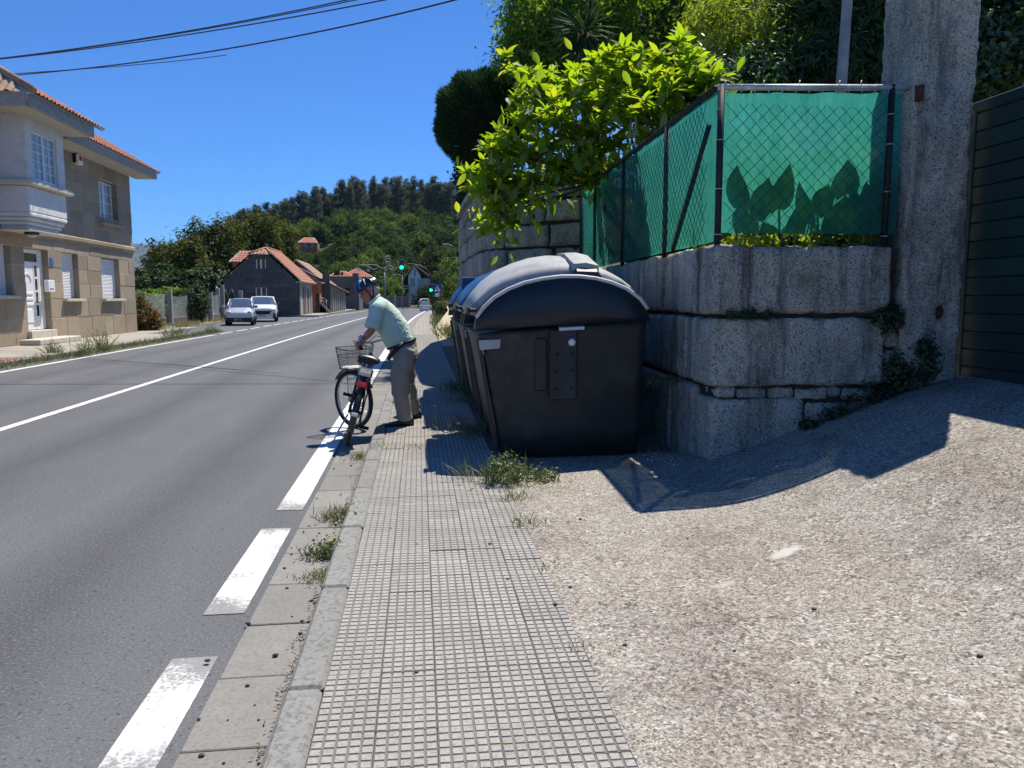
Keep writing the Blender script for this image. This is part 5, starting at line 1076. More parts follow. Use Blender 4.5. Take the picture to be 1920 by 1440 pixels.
ST = V((0, .30, .74)); mb.tube([BB, ST], .019, 8); mb.tube([HB, HT_], .026, 8)
for sg in (-1, 1): mb.tube([BB + V((sg * .04, 0, 0)), RH + V((sg * .065, 0, 0))], .012, 6); mb.tube([V((sg * .025, .34, .64)), RH + V((sg * .065, 0, 0))], .010, 6)
mb.build('frame', M_bk, bike)
mb = MB(); mb.tube([ST, V((0, .25, .86))], .014, 8); mb.build('seat_post', M_sil, bike)
# saddle
mb = MB(); rings = []
for y, w_, z, h in ((.06, .10, .885, .03), (.08, .115, .90, .055), (.14, .12, .905, .065), (.20, .09, .90, .06), (.26, .055, .895, .05), (.32, .035, .893, .04), (.35, .02, .89, .025)):
    rings.append([V((w_ * math.cos(a), y, z + (h * .55 if math.sin(a) > 0 else h) * math.sin(a))) for a in np.linspace(0, 2 * PI, 15)[:-1]])
mb.loft(rings, smooth=True); sad = mb.build('saddle', M_seat, bike)
mb = MB()
for sg in (-1, 1): mb.tube([V((sg * .04, .09, .86)), V((sg * .035, .22, .84)), V((sg * .02, .32, .86))], .005, 5)
mb.build('saddle_rails', M_sil, sad)
# mudguards
def guard(Mx, c, a0, a1, nm):
    mb = MB(); rings = []
    for a in np.linspace(a0, a1, 22): rings.append([Mx @ V((x, c.y + (WRD + .022 + h) * math.cos(a), c.z + (WRD + .022 + h) * math.sin(a))) for x, h in ((-.034, -.012), (-.022, .008), (0, .014), (.022, .008), (.034, -.012), (.02, -.002), (0, .004), (-.02, -.002))])
    mb.loft(rings, smooth=True); mb.build(nm, M_bk, bike)
I4 = Matrix.Identity(4)
guard(I4, RH, R(20), R(205), 'mudguard'); guard(Ms, FH_, R(30), R(150), 'mudguard')
# skirt guard each side of the rear wheel
mb = MB()
for sg in (-1, 1):
    for a, b in zip(np.linspace(R(40), R(170), 9), np.linspace(R(40), R(170), 9)[1:]):
        q = lambda t, r_, o: V((sg * (.05 + o), RH.y + r_ * math.cos(t), RH.z + r_ * math.sin(t)))
        mb.loft([[q(a, .15, 0), q(b, .15, 0), q(b, .15, .004), q(a, .15, .004)], [q(a, WRD, 0), q(b, WRD, 0), q(b, WRD, .004), q(a, WRD, .004)]])
mb.build('coat_guard', M_bk, bike)
# rack with battery and lamp
mb = MB()
for sg in (-1, 1): mb.tube([V((sg * .06, .34, .69)), V((sg * .06, -.14, .715)), V((sg * .05, -.2, .715))], .008, 6); mb.tube([V((sg * .065, -.04, .71)), RH + V((sg * .07, 0, 0))], .007, 6); mb.tube([V((sg * .06, .12, .70)), RH + V((sg * .07, .02, 0))], .007, 6)
mb.tube([V((-.05, -.2, .715)), V((.05, -.2, .715))], .008, 6); mb.build('rack', M_bk, bike)
mb = MB(); mb.box((-.075, -.20, .725), (.075, .22, .805), bev=.022); bt = mb.build('battery', M_bat, bike)
mb = MB(); mb.box((-.062, -.206, .745), (.062, -.19, .79), bev=.006); mb.build('battery_cap', M_chrome2, bt)
mb = MB(); mb.box((-.06, -.15, .803), (.06, .15, .812), bev=.003); mb.build('battery_label', M_chrome2, bt)
mb = MB(); mb.box((-.058, -.245, .63), (.058, -.20, .70), bev=.018); mb.build('tail_light', M_redr, bike)
mb = MB(); mb.box((-.035, -.392, .36), (.035, -.375, .40), bev=.006); mb.build('rear_reflector', M_sil, bike)
# cranks, pedals, kickstand
for sg, ang in ((1, R(-75)), (-1, R(105))):
    e = BB + V((sg * .075, .165 * math.cos(ang), .165 * math.sin(ang))); mb = MB(); mb.tube([BB + V((sg * .06, 0, 0)), e], [.013, .010], 6); cr = mb.build('crank', M_bk, bike)
    mb = MB()
    for dx in (.01, .05, .09): mb.box((e.x + sg * dx - .009, e.y - .045, e.z - .012), (e.x + sg * dx + .009, e.y + .045, e.z + .012))
    for dy_ in (-.045, .03): mb.box((e.x + sg * .0, e.y + dy_, e.z - .011), (e.x + sg * .1, e.y + dy_ + .015, e.z + .011))
    mb.build('pedal', M_rub, cr)
mb = MB(); mb.loft([[V((.058 + d, BB.y + r_ * math.cos(a), BB.z + r_ * math.sin(a))) for a in np.linspace(0, 2 * PI, 25)[:-1]] for d, r_ in ((0, .085), (.012, .09), (.018, .06))], smooth=True); mb.build('chain_case', M_bk, bike)
mb = MB(); mb.box((.052, .0, .345), (.064, .44, .385), bev=.005); mb.box((.052, .0, .245), (.064, .44, .27), bev=.005); mb.build('chain_guard', M_bk, bike)
mb = MB(); mb.tube([V((-.07, .12, .29)), V((-.12, .05, .12)), V((-.14, .02, .02))], .009, 6); mb.build('kickstand', M_sil, bike)
# steering assembly
S = lambda x, y, z: Ms @ V((x, y, z))
mb = MB()
for sg in (-1, 1): mb.tube([S(sg * .05, .905, .66), S(sg * .055, .99, .50), S(sg * .055, 1.10, WRD)], [.015, .013, .010], 8)
mb.tube([S(-.055, .905, .665), S(.055, .905, .665)], .017, 8); mb.build('fork', M_sil, bike)
mb = MB(); mb.tube([S(0, .80, .90), S(0, .77, 1.0), S(0, .79, 1.03)], .016, 8); mb.build('stem', M_sil, bike)
GRL = [S(-.27, .69, 1.045), S(-.31, .58, 1.02)]; GRR = [S(.27, .69, 1.045), S(.31, .58, 1.02)]
mb = MB(); mb.tube([GRL[1], GRL[0], S(-.20, .76, 1.06), S(-.1, .80, 1.04), S(0, .79, 1.03), S(.1, .80, 1.04), S(.20, .76, 1.06), GRR[0], GRR[1]], .011, 8); hb = mb.build('handlebar', M_sil, bike)
for g in (GRL, GRR): mb = MB(); mb.tube([g[1] + (g[1] - g[0]) * .12, g[0]], .017, 10); mb.build('grip', M_rub, hb)
for sg in (-1, 1): mb = MB(); mb.tube([S(sg * .22, .755, 1.05), S(sg * .25, .75, 1.01), S(sg * .31, .66, .985)], .006, 5); mb.build('brake_lever', M_sil, hb)
mb = MB(); mb.tube([S(-.2, .77, 1.06), S(-.16, .90, 1.05), S(-.06, .95, .95), S(0, .93, .8), S(0, .92, .7)], .004, 5); mb.tube([S(.2, .77, 1.06), S(.17, .92, 1.08), S(.08, .98, .98), S(0, .93, .76)], .004, 5); mb.build('brake_cables', M_rub, hb)
mb = MB(); mb.ell(tuple(S(.17, .79, 1.085)), (.022, .022, .016), 10, 6); mb.build('bell', M_sil, hb)
mb = MB(); mb.ell(tuple(S(-.15, .79, 1.09)), (.03, .012, .04), 10, 6); mb.build('mirror', M_chrome2, hb)
# wire basket
mb = MB(); bk = lambda u, v_, t: S(u * (.15 + .045 * t), 1.10 + v_ * (.10 + .035 * t), .70 + .235 * t)
def loop(t, r_): 
    P_ = [bk(math.copysign(abs(math.cos(a)) ** .5, math.cos(a)), math.copysign(abs(math.sin(a)) ** .5, math.sin(a)), t) for a in np.linspace(0, 2 * PI, 33)[:-1]]; mb.tube(P_, r_, 5, closed=True)
loop(1, .0055); loop(0, .005); loop(.62, .0035)
for t in np.linspace(.08, .95, 12): loop(t, .0014)
for a in np.linspace(0, 2 * PI, 61)[:-1]:
    u, v_ = math.copysign(abs(math.cos(a)) ** .5, math.cos(a)), math.copysign(abs(math.sin(a)) ** .5, math.sin(a)); mb.tube([bk(u, v_, 0), bk(u, v_, 1)], .0013, 3, caps=False)
for u in np.linspace(-.95, .95, 11): mb.tube([bk(u, -1, 0), bk(u, 1, 0)], .0014, 3, caps=False)
bs = mb.build('basket', M_bk, bike)
mb = MB()
for sg in (-1, 1): mb.tube([S(sg * .10, 1.10, .70), S(sg * .06, 1.10, WRD)], .004, 5)
mb.tube([S(0, .99, .72), S(0, .88, .70)], .008, 5); mb.build('basket_stay', M_bk, bike)
mb = MB(); mb.loft([[S(-.11, 1.04, .709), S(.11, 1.04, .709), S(.12, 1.17, .709), S(-.12, 1.17, .709)], [S(-.10, 1.05, .722), S(.1, 1.05, .72), S(.1, 1.16, .718), S(-.09, 1.16, .724)]])
paper = MB(); 
# front lamp
mb2 = MB(); mb2.ell(tuple(S(0, .98, .80)), (.035, .04, .035), 10, 8); mb2.build('front_lamp', M_bk, bike)
yaw_b = math.atan2(-(cF.x - cR.x), cF.y - cR.y); LEAN = R(15)
BMAT = Matrix.Translation(V((cR.x, cR.y, .018))) @ Matrix.Rotation(yaw_b, 4, 'Z') @ Matrix.Rotation(LEAN, 4, 'Y')
bike.matrix_world = BMAT
pw = MB(); pw.v = [BMAT @ p for p in mb.v]; pw.f = mb.f; pw.m = mb.m; pw.sm = mb.sm
pw.build('folded_paper', M_white, None, 'white folded paper lying in the wire basket of the bicycle', 'paper', loc=BMAT @ S(0, 1.1, .715))
gl0, gl1 = BMAT @ GRL[0], BMAT @ GRL[1]; gr0, gr1 = BMAT @ GRR[0], BMAT @ GRR[1]

# ================================================================== PERSON
def fuse(name, mb, mat, parent, voxel, smooth=6, wrinkle=None, org=None):
    """overlapping closed shapes -> one continuous skin"""
    me = mb.mesh('tmp', [mat]); o = bpy.data.objects.new('tmp', me); COL.objects.link(o)
    r_ = o.modifiers.new('r', 'REMESH'); r_.mode = 'VOXEL'; r_.voxel_size = voxel; r_.use_smooth_shade = True
    s_ = o.modifiers.new('s', 'SMOOTH'); s_.iterations = smooth; s_.factor = .5
    bpy.context.view_layer.update(); dg = bpy.context.evaluated_depsgraph_get(); m2 = bpy.data.meshes.new_from_object(o.evaluated_get(dg)); bpy.data.objects.remove(o)
    if wrinkle:
        co = np.empty(len(m2.vertices) * 3, np.float32); m2.vertices.foreach_get('co', co); co = co.reshape(-1, 3); nn = np.empty_like(co).ravel(); m2.vertices.foreach_get('normal', nn); nn = nn.reshape(-1, 3)
        co = co + nn * np.array([wrinkle(V(c)) for c in co])[:, None]; m2.vertices.foreach_set('co', co.astype(np.float32).ravel())
    m2.materials.clear(); m2.materials.append(mat); m2.update()
    org = ORG[parent.name]; m2.transform(Matrix.Translation(-org)); m2.polygons.foreach_set('use_smooth', np.ones(len(m2.polygons), bool)); m2.update()
    return link(name, m2, parent, org)
def capsule(mb, pts, rs, n=14):
    mb.tube(pts, rs, n); mb.ell(tuple(pts[0]), (rs[0],) * 3, 12, 8); mb.ell(tuple(pts[-1]), (rs[-1],) * 3, 12, 8)
    for p, r_ in zip(pts[1:-1], rs[1:-1]): mb.ell(tuple(p), (r_ * .99,) * 3, 12, 8)
def skinmat():
    t = NT('skin'); k = t.ramp(t.noise(20, 3), [(.3, (.33, .145, .095)), (.7, (.42, .20, .14))]); return t.done(t.bsdf(k, .5, 0, None, .4, Subsurface_Weight=.08, Subsurface_Scale=.01))
M_skin = skinmat(); M_shirt = plain('mint_cotton', (.43, .56, .48), .9, var=.04, bump=.15, bscale=400); M_trou = plain('grey_cotton', (.255, .247, .22), .92, var=.07, bump=.15, bscale=300); M_belt = plain('black_belt', (.012, .012, .013), .5); M_shoe = plain('dark_shoe', (.035, .022, .018), .5, var=.3, scale=20); M_hair = plain('grey_hair', (.30, .29, .27), .8, var=.2)
M_helm = plain('helmet_black', (.012, .013, .016), .2, spec=.7); M_helmb = plain('helmet_blue', (.01, .14, .45), .25, spec=.6); M_eye = plain('eye', (.03, .02, .015), .2); M_lip = plain('lips', (.32, .11, .09), .5); M_glove = None
PY = 8.55
man = thing('person', 'man in mint polo shirt, grey trousers and bicycle helmet bending over the handlebar', 'person', (-.2, PY + .1, .1))
def hand(mb, grip0, grip1, wrist, side):
    """fist closed on the bar: palm plus four curled fingers and a thumb along the bar"""
    d = (grip1 - grip0).normalized(); c = grip0.lerp(grip1, .5); up = (wrist - c); up = (up - d * up.dot(d)).normalized(); fw = up.cross(d).normalized()
    if fw.dot(V((-1, .4, 0))) < 0: fw = -fw
    r_ = .027; pc = c + up * .034
    mb.ell(tuple(pc), (.030, .030, .026), 12, 8); capsule(mb, [pc, pc.lerp(wrist, .6), wrist], [.031, .029, .026], 12)
    for i, (o, L) in enumerate(((-.036, .92), (-.012, 1.0), (.012, .97), (.036, .80))):
        b = pc + d * o + fw * .012; pts = [b, c + d * o + fw * .034 * L + up * .026, c + d * o + fw * .036 * L - up * .006, c + d * o + fw * .012 - up * .030 * L, c + d * o - fw * .012 - up * .024]
        capsule(mb, pts, [.0125, .0115, .0105, .0095, .0085], 8)
    t0 = pc - d * .034 - fw * .012; capsule(mb, [t0, t0 - d * .022 - fw * .012 - up * .018, c - d * .06 - fw * .010 - up * .030], [.014, .012, .0095], 8)
hipL, hipR = V((-.14, PY - .09, .98)), V((-.14, PY + .11, .98))
shL, shR = V((-.432, PY - .165, 1.392)), V((-.44, PY + .185, 1.388))
wrL = (gl0.lerp(gl1, .5)) + V((.045, -.005, .075)); elL = V((-.505, PY - .21, 1.165)); wrR = (gr0.lerp(gr1, .5)) + V((.015, .015, .085)); elR = shR.lerp(wrR, .52) + V((.02, .06, -.04))
HC = V((-.528, PY + .01, 1.572)); tilt = Matrix.Translation(HC) @ Matrix.Rotation(R(24), 4, 'Y').inverted()   # head tips forward, face to -X
HCt = lambda x, y, z: tilt @ V((x, y, z))       # x forward is -x
bd = MB()
# head: skull, jaw, nose, brow, ears
def eh(c, r_, n=16, m_=12): 
    k = len(bd.v); bd.ell(c, r_, n, m_); 
    for i in range(k, len(bd.v)): bd.v[i] = tilt @ bd.v[i]
eh((.012, 0, .035), (.098, .078, .095)); eh((-.035, 0, -.03), (.062, .060, .080)); eh((-.058, 0, -.088), (.034, .038, .032)); eh((-.103, 0, -.018), (.020, .014, .022)); eh((-.093, 0, .008), (.014, .011, .028)); eh((-.078, 0, .036), (.022, .055, .013)); eh((-.084, 0, -.062), (.022, .026, .012)); eh((-.05, .045, -.02), (.03, .022, .03)); eh((-.05, -.045, -.02), (.03, .022, .03)); eh((.03, 0, -.045), (.06, .056, .06))
for sg in (-1, 1): eh((.018, sg * .080, -.012), (.020, .011, .033)); eh((.022, sg * .088, .0), (.017, .008, .022))
nb = V((-.44, PY + .01, 1.452)); capsule(bd, [HCt(.03, 0, -.06), nb.lerp(HCt(.03, 0, -.06), .5), nb], [.056, .056, .062])
pel = V((-.14, PY + .01, 1.0)); capsule(bd, [pel, V((-.22, PY + .01, 1.16)), V((-.35, PY + .01, 1.34)), nb], [.115, .12, .125, .07])
capsule(bd, [shL, elL, elL.lerp(wrL, .5), wrL], [.052, .042, .040, .028]); capsule(bd, [shR, elR, elR.lerp(wrR, .5), wrR], [.052, .042, .040, .028])
capsule(bd, [V((-.40, PY + .01, 1.39)), shL], [.08, .06]); capsule(bd, [V((-.40, PY + .01, 1.39)), shR], [.08, .06])
hand(bd, gl0, gl1, wrL, -1); hand(bd, gr0, gr1, wrR, 1)
anL, anR = V((-.175, PY - .02, .20)), V((-.085, PY + .50, .19)); knL, knR = V((-.225, PY - .06, .58)), V((-.165, PY + .30, .57))
capsule(bd, [hipL, knL, anL, anL + V((.02, 0, -.06))], [.08, .055, .036, .034]); capsule(bd, [hipR, knR, anR, anR + V((.02, 0, -.05))], [.08, .055, .036, .034])
body = fuse('body', bd, M_skin, man, .0065, 3)
for sg in (-1, 1):
    mb = MB(); c = HCt(-.083, sg * .030, .012); mb.ell(tuple(c), (.009, .011, .009), 8, 6); mb.build('eye', M_eye, man)
    mb = MB(); mb.tube([HCt(-.092, sg * .015, .038), HCt(-.091, sg * .035, .042), HCt(-.075, sg * .055, .034)], .005, 5); mb.build('eyebrow', M_hair, man)
mb = MB(); mb.tube([HCt(-.095, -.022, -.060), HCt(-.104, 0, -.058), HCt(-.095, .022, -.060)], .005, 6); mb.build('mouth', M_lip, man)
hr = MB(); k0 = len(hr.v); hr.ell((.035, 0, .012), (.082, .081, .075), 16, 10); hr.v = [tilt @ p for p in hr.v]; hr.build('hair', M_hair, man)
# helmet: lobed shell with vents, visor, straps
mb = MB(); rings = []; nU = 28
def hel(t, a, o=0.0):
    x = (.135 + o) * math.cos(a) * math.sin(t); y = (.098 + o) * math.sin(a) * math.sin(t); z = (.115 + o) * math.cos(t)
    return HCt(x + .008, y, z + .047)
T = np.linspace(.05, 1.52, 14)
for t in T: rings.append([hel(t, a, .007 * math.cos(6 * a) * math.sin(t) - .004) for a in np.linspace(0, 2 * PI, 61)[:-1]])
for t in T[::-1]: rings.append([hel(t, a, -.022) for a in np.linspace(0, 2 * PI, 61)[:-1]])
mb.loft(rings, smooth=True); hm = mb.build('helmet', M_helm, man)
mb = MB()
for a0, t0, t1 in ((PI - .32, .45, 1.38), (PI + .32, .45, 1.38), (PI - .85, .7, 1.4), (PI + .85, .7, 1.4)):
    ts = np.linspace(t0, t1, 8); mb.loft([[hel(t, a0 + da_, .004 + o) for da_, o in ((-.13, 0), (0, .006), (.13, 0), (0, -.01))] for t in ts], smooth=True)
mb.build('helmet_panels', M_helmb, hm)
mb = MB()
for a0 in (PI / 2 + .1, -PI / 2 - .1, PI / 2 - .55, -PI / 2 + .55, PI / 2 + .75, -PI / 2 - .75):
    ts = np.linspace(.45, 1.25, 7); mb.loft([[hel(t, a0 + da_, .004 + o) for da_, o in ((-.06, 0), (0, .006), (.06, 0), (0, -.01))] for t in ts], smooth=True)
mb.build('helmet_stripes', plain('helmet_silver', (.45, .47, .5), .25, .3), hm)
mb = MB(); mb.loft([[HCt(-.115 * math.cos(a) - d * math.cos(a) * .9, .085 * math.sin(a), .052 - d * .25 + h) for a in np.linspace(-1.1, 1.1, 13)] for d, h in ((0, 0), (.055, 0), (.055, -.006), (0, -.008))], caps=False, smooth=True, closed=False); mb.build('visor', M_helm, hm)
mb = MB()
for sg in (-1, 1):
    mb.tube([HCt(-.03, sg * .088, .05), HCt(-.012, sg * .083, -.01), HCt(-.005, sg * .066, -.075), HCt(-.03, sg * .02, -.118)], .006, 5); mb.tube([HCt(.06, sg * .075, .04), HCt(.035, sg * .084, -.04), HCt(-.003, sg * .067, -.07)], .006, 5)
mb.tube([HCt(-.03, .02, -.118), HCt(-.03, -.02, -.118), V((-.50, PY - .03, 1.37))], .006, 5); mb.build('chin_strap', M_rub, hm)
# shirt
sh = MB()
def ring(bk_, fr_, hw_, y=PY + .01, n=20, flat=.8):
    c = (bk_ + fr_) / 2; ax_ = (fr_ - bk_) / 2; out = []
    for a in np.linspace(0, 2 * PI, n + 1)[:-1]: ca, sa = math.cos(a), math.sin(a); out.append(c + ax_ * math.copysign(abs(ca) ** flat, ca) + V((0, hw_ * math.copysign(abs(sa) ** flat, sa), 0)))
    return out
sec = [((-.055, 1.07), (-.345, .945), .185), ((-.075, 1.115), (-.375, .99), .19), ((-.13, 1.24), (-.42, 1.08), .188), ((-.205, 1.36), (-.48, 1.185), .192), ((-.275, 1.435), (-.53, 1.275), .20), ((-.34, 1.487), (-.55, 1.35), .175), ((-.40, 1.517), (-.54, 1.41), .11), ((-.44, 1.535), (-.528, 1.448), .075)]
sh.loft([ring(V((b[0], 0, b[1])) + V((0, 0, 0)), V((f_[0], 0, f_[1])), h, 0) for b, f_, h in sec], smooth=True)
for i in range(len(sh.v)): sh.v[i] = sh.v[i] + V((0, PY + .01, 0))
for s_, e_ in ((shL, elL), (shR, elR)):
    d = (e_ - s_); capsule(sh, [V((-.40, s_.y * .6 + (PY + .01) * .4, 1.402)), s_], [.098, .083]); sh.tube([s_, s_ + d * .45, s_ + d * .92], [.084, .083, .088], 16)
def wr_s(c):
    u = V((c.x * .85 + c.z * .5, c.y * .55, c.z * .35)); e = .013 * noise.noise(u * 13) + .006 * noise.noise(V((c.x + c.z, c.y * .4, c.z - c.x)) * 34)
    return e * min(1, max(.25, (1.46 - c.z) * 5))
fuse('shirt', sh, M_shirt, man, .0085, 4, wr_s)
mb = MB(); mb.tube([V((-.43, PY + .01, 1.528)) + V((-.05 + .075 * math.cos(a) * .75, .078 * math.sin(a), -.035 + .045 * math.cos(a))) for a in np.linspace(0, 2 * PI, 19)[:-1]], .013, 6, closed=True); mb.build('collar', M_shirt, man)
# trousers
tr = MB()
tr.loft([ring(V((b[0], 0, b[1])), V((f_[0], 0, f_[1])), h, 0) for b, f_, h in (((-.06, 1.085), (-.33, .965), .165), ((-.03, 1.02), (-.32, .92), .178), ((-.015, .93), (-.30, .86), .18), ((-.04, .83), (-.27, .80), .15))], smooth=True)
for i in range(len(tr.v)): tr.v[i] = tr.v[i] + V((0, PY + .01, 0))
capsule(tr, [V((-.145, PY - .08, .92)), V((-.18, PY - .08, .76)), V((-.215, PY - .065, .58)), V((-.20, PY - .04, .40)), V((-.178, PY - .02, .24))], [.128, .124, .112, .096, .082])
capsule(tr, [V((-.145, PY + .11, .92)), V((-.16, PY + .2, .75)), V((-.16, PY + .30, .57)), V((-.12, PY + .41, .38)), V((-.085, PY + .49, .25))], [.125, .118, .105, .092, .08])
tr.tube([V((-.178, PY - .02, .25)), V((-.168, PY - .015, .165))], [.084, .083], 14); tr.tube([V((-.085, PY + .49, .26)), V((-.075, PY + .51, .165))], [.082, .08], 14)
def wr_t(c): return .015 * noise.noise(V((c.x * 4, c.y * 4, c.z * 9 + c.x * 6))) + .009 * noise.noise(V((c.x * 14, c.y * 8, c.z * 20))) + (.012 * noise.noise(V((c.x * 12, c.y * 9, c.z * 30))) if c.z > .86 and c.x > -.13 else 0)
fuse('trousers', tr, M_trou, man, .0085, 4, wr_t)
mb = MB(); P_ = ring(V((-.045, 0, 1.063)), V((-.345, 0, .955)), .178, 0, 30); mb.tube([p + V((0, PY + .01, 0)) for p in P_], .016, 6, closed=True); mb.build('belt', M_belt, man)
mb = MB(); pts = [V((-.17, PY - .19, 1.03)), V((-.25, PY - .20, .955)), V((-.31, PY - .195, .89)), V((-.335, PY - .19, .845))]; mb.tube(pts, [.018, .022, .024, .02], 8); mb.build('hanging_strap', M_belt, man)
mb = MB(); mb.tube([V((-.05, PY - .10, 1.0)), V((-.03, PY - .05, .985)), V((-.028, PY + .02, .985))], .006, 5); mb.build('pocket_edge', M_trou, man)
for a, dirx, y_, rot in ((anL, -1, PY - .03, R(8)), (anR, -1, PY + .51, R(-4))):
    mb = MB(); rings = []; x0 = a.x
    for u, w_, z0, z1 in ((.105, .028, .105, .15), (.095, .036, .101, .195), (.05, .042, .1, .20), (0, .042, .1, .185), (-.06, .045, .1, .158), (-.12, .05, .1, .145), (-.17, .047, .1, .138), (-.205, .034, .102, .13), (-.22, .015, .108, .12)):
        rings.append([V((x0 + u, y_ + w_ * math.cos(t) + u * math.tan(rot), max(z0, (z0 + z1) / 2 + (z1 - z0) / 2 * 1.25 * math.sin(t)) if math.sin(t) < 0 else (z0 + z1) / 2 + (z1 - z0) / 2 * math.sin(t))) for t in np.linspace(0, 2 * PI, 15)[:-1]])
    mb.loft(rings, smooth=True); mb.build('shoe', M_shoe, man)
mb = MB(); mb.tube([wrL + V((.012, .0, .02)) + V((.031 * math.cos(a), .031 * math.sin(a), .012 * math.cos(a))) for a in np.linspace(0, 2 * PI, 15)[:-1]], .007, 6, closed=True); mb.build('wristband', M_belt, man)
# ================================================================== VEGETATION
def unit(a): return a / np.maximum(1e-9, np.linalg.norm(a, axis=-1, keepdims=True))
def leaves(P, D, N, L, W, fold=.18, droop=.0):
    """vectorised leaf blades: 6 vertices, 4 triangles each, folded on the midrib"""
    n = len(P); D = unit(D); S_ = unit(np.cross(D, N)); N = np.cross(S_, D); L = np.asarray(L).reshape(-1, 1) * np.ones((n, 1)); W = np.asarray(W).reshape(-1, 1) * np.ones((n, 1))
    mid = P + D * L * .45 - N * W * fold; tip = P + D * L - N * L * droop; l1 = P + D * L * .38 + S_ * W * .5; r1 = P + D * L * .38 - S_ * W * .5
    co = np.stack([P, l1, mid, r1, tip], 1).reshape(-1, 3)
    t = np.array([[0, 2, 1], [1, 2, 4], [0, 3, 2], [3, 4, 2]]); ix = (np.arange(n)[:, None, None] * 5 + t[None]).reshape(-1)
    return co, ix
def blades(P, D, N, L, W, droop=.25, cup=.12):
    """broad leaf blades: midrib of five points, two margins, curved and folded"""
    n = len(P); D = unit(D); S_ = unit(np.cross(D, N)); N = np.cross(S_, D); L = np.asarray(L).reshape(-1, 1); W = np.asarray(W).reshape(-1, 1)
    ts = (0, .22, .5, .78, 1.0); ws = (0, .40, .5, .30, 0); mid = [P + D * L * t - N * L * droop * t * t for t in ts]
    V_ = mid[:]                                            # 0..4 midrib
    for sg in (1, -1):
        for k in (1, 2, 3): V_.append(mid[k] + S_ * W * ws[k] * sg + N * W * cup)
    co = np.stack(V_, 1).reshape(-1, 3)
    t = []
    for o, fl in ((5, 0), (8, 1)):
        tri = [(0, 1, o), (1, 2, o + 1), (1, o + 1, o), (2, 3, o + 2), (2, o + 2, o + 1), (3, 4, o + 2)]
        t += [x[::-1] if fl else x for x in tri]
    ix = (np.arange(n)[:, None, None] * 11 + np.array(t)[None]).reshape(-1); return co, ix
def leaf_obj(name, parts, mats, parent=None, extra=None, org=None, **tg):
    """parts: list of (co, tri idx, mat)"""
    cos, ixs, mi, o = [], [], [], 0
    for co, ix, m_ in parts: cos.append(co); ixs.append(ix + o); mi.append(np.full(len(ix) // 3, m_)); o += len(co)
    co = np.concatenate(cos); ix = np.concatenate(ixs); mi = np.concatenate(mi)
    og = np.array(ORG[parent.name] if parent is not None else (org or (0, 0, 0)))
    nf = len(ix) // 3; me = raw_mesh(name, co - og, ix, np.arange(nf) * 3, np.full(nf, 3), mi)
    for m_ in mats: me.materials.append(m_)
    ob = link(name, me, parent, V(og)); 
    if parent is None: ob.location = V(og)
    return tag(ob, **tg)
def mb_tris(mb, m_):
    ix = []
    for f in mb.f:
        for k in range(1, len(f) - 1): ix += [f[0], f[k], f[k + 1]]
    return np.array([tuple(v) for v in mb.v]), np.array(ix), m_
def rdir(n): return unit(rng.normal(size=(n, 3)))
def crown(c, r, nclump, per, cr, size, wid, shell=.55, up=.4, flat=1.0, zmin=None, droop=.1):
    """leaf clumps spread through an uneven ellipsoid"""
    c = np.array(c); r = np.array(r); d = rdir(nclump); rad = rng.uniform(shell, 1.0, (nclump, 1)) ** .7 * (1 + .22 * np.sin(d[:, :1] * 5 + d[:, 1:2] * 4)); C = c + d * r * rad
    sz = cr * rng.uniform(.6, 1.35, (nclump, 1, 1)); g = rng.normal(size=(nclump, per, 3)) * .55; g[..., 2] *= flat
    P = (C[:, None] + g * sz).reshape(-1, 3)
    gn = unit(g.reshape(-1, 3)); N = gn * 1.1 + np.repeat(d, per, 0) * .5 + rdir(nclump * per) * .55 + np.array([0, 0, .45])
    out = np.cross(N, rdir(nclump * per)) + gn * .35; out[:, 2] += up * .3 - .15
    if zmin is not None: k = P[:, 2] > zmin; P, out, N = P[k], out[k], N[k]
    n = len(P); return leaves(P, out, N, size * rng.uniform(.6, 1.3, n), wid * rng.uniform(.7, 1.25, n), droop=droop)
def limb(mb, p0, p1, r0, r1, n=6, wob=.15, seed=0, k=7):
    p0, p1 = V(p0), V(p1); L = (p1 - p0).length
    pts = [p0.lerp(p1, i / n) + V((noise.noise(V((i * .7, seed, 1))), noise.noise(V((i * .7, seed, 5))), 0)) * wob * L * (0 if i == 0 else 1) for i in range(n + 1)]
    mb.tube(pts, [r0 + (r1 - r0) * i / n for i in range(n + 1)], k); return pts
M_bark = rock('bark', (.055, .045, .035), (.12, .10, .08), None, 20, 2, .1, bump=.8); M_barkg = rock('pale_bark', (.16, .145, .12), (.28, .26, .22), None, 20, .6, .1, bump=.5)
# ---- leaves materials
L_angel = leafmat('angel_leaf', [(.12, .18, .012), (.16, .22, .014), (.13, .20, .016), (.22, .23, .02), (.14, .21, .018)], .68, .5, .03, tcol=(2.2, 2.35, .7))
L_dark = leafmat('conifer_leaf', [(.025, .06, .018), (.04, .085, .024), (.065, .115, .035)], .25, .6, .02)
L_tall = leafmat('tall_tree_leaf', [(.07, .125, .02), (.10, .165, .026), (.14, .19, .032)], .64, .5, .02, tcol=(2.5, 2.6, .8))
L_lime = leafmat('lime_leaf', [(.16, .24, .02), (.22, .28, .025), (.27, .28, .03), (.14, .22, .03)], .5, .5, .03, tcol=(1.9, 1.9, .7))
L_gloss = leafmat('glossy_leaf', [(.025, .065, .02), (.04, .085, .025), (.08, .14, .03)], .5, .35, .05, tcol=(2., 2.2, .8))
L_mid = leafmat('broadleaf_green', [(.03, .055, .015), (.05, .08, .02), (.085, .11, .025)], .3, .6, .02)
L_chest = leafmat('chestnut_leaf', [(.045, .07, .014), (.075, .10, .02), (.12, .128, .028), (.155, .148, .036)], .3, .7, .004)
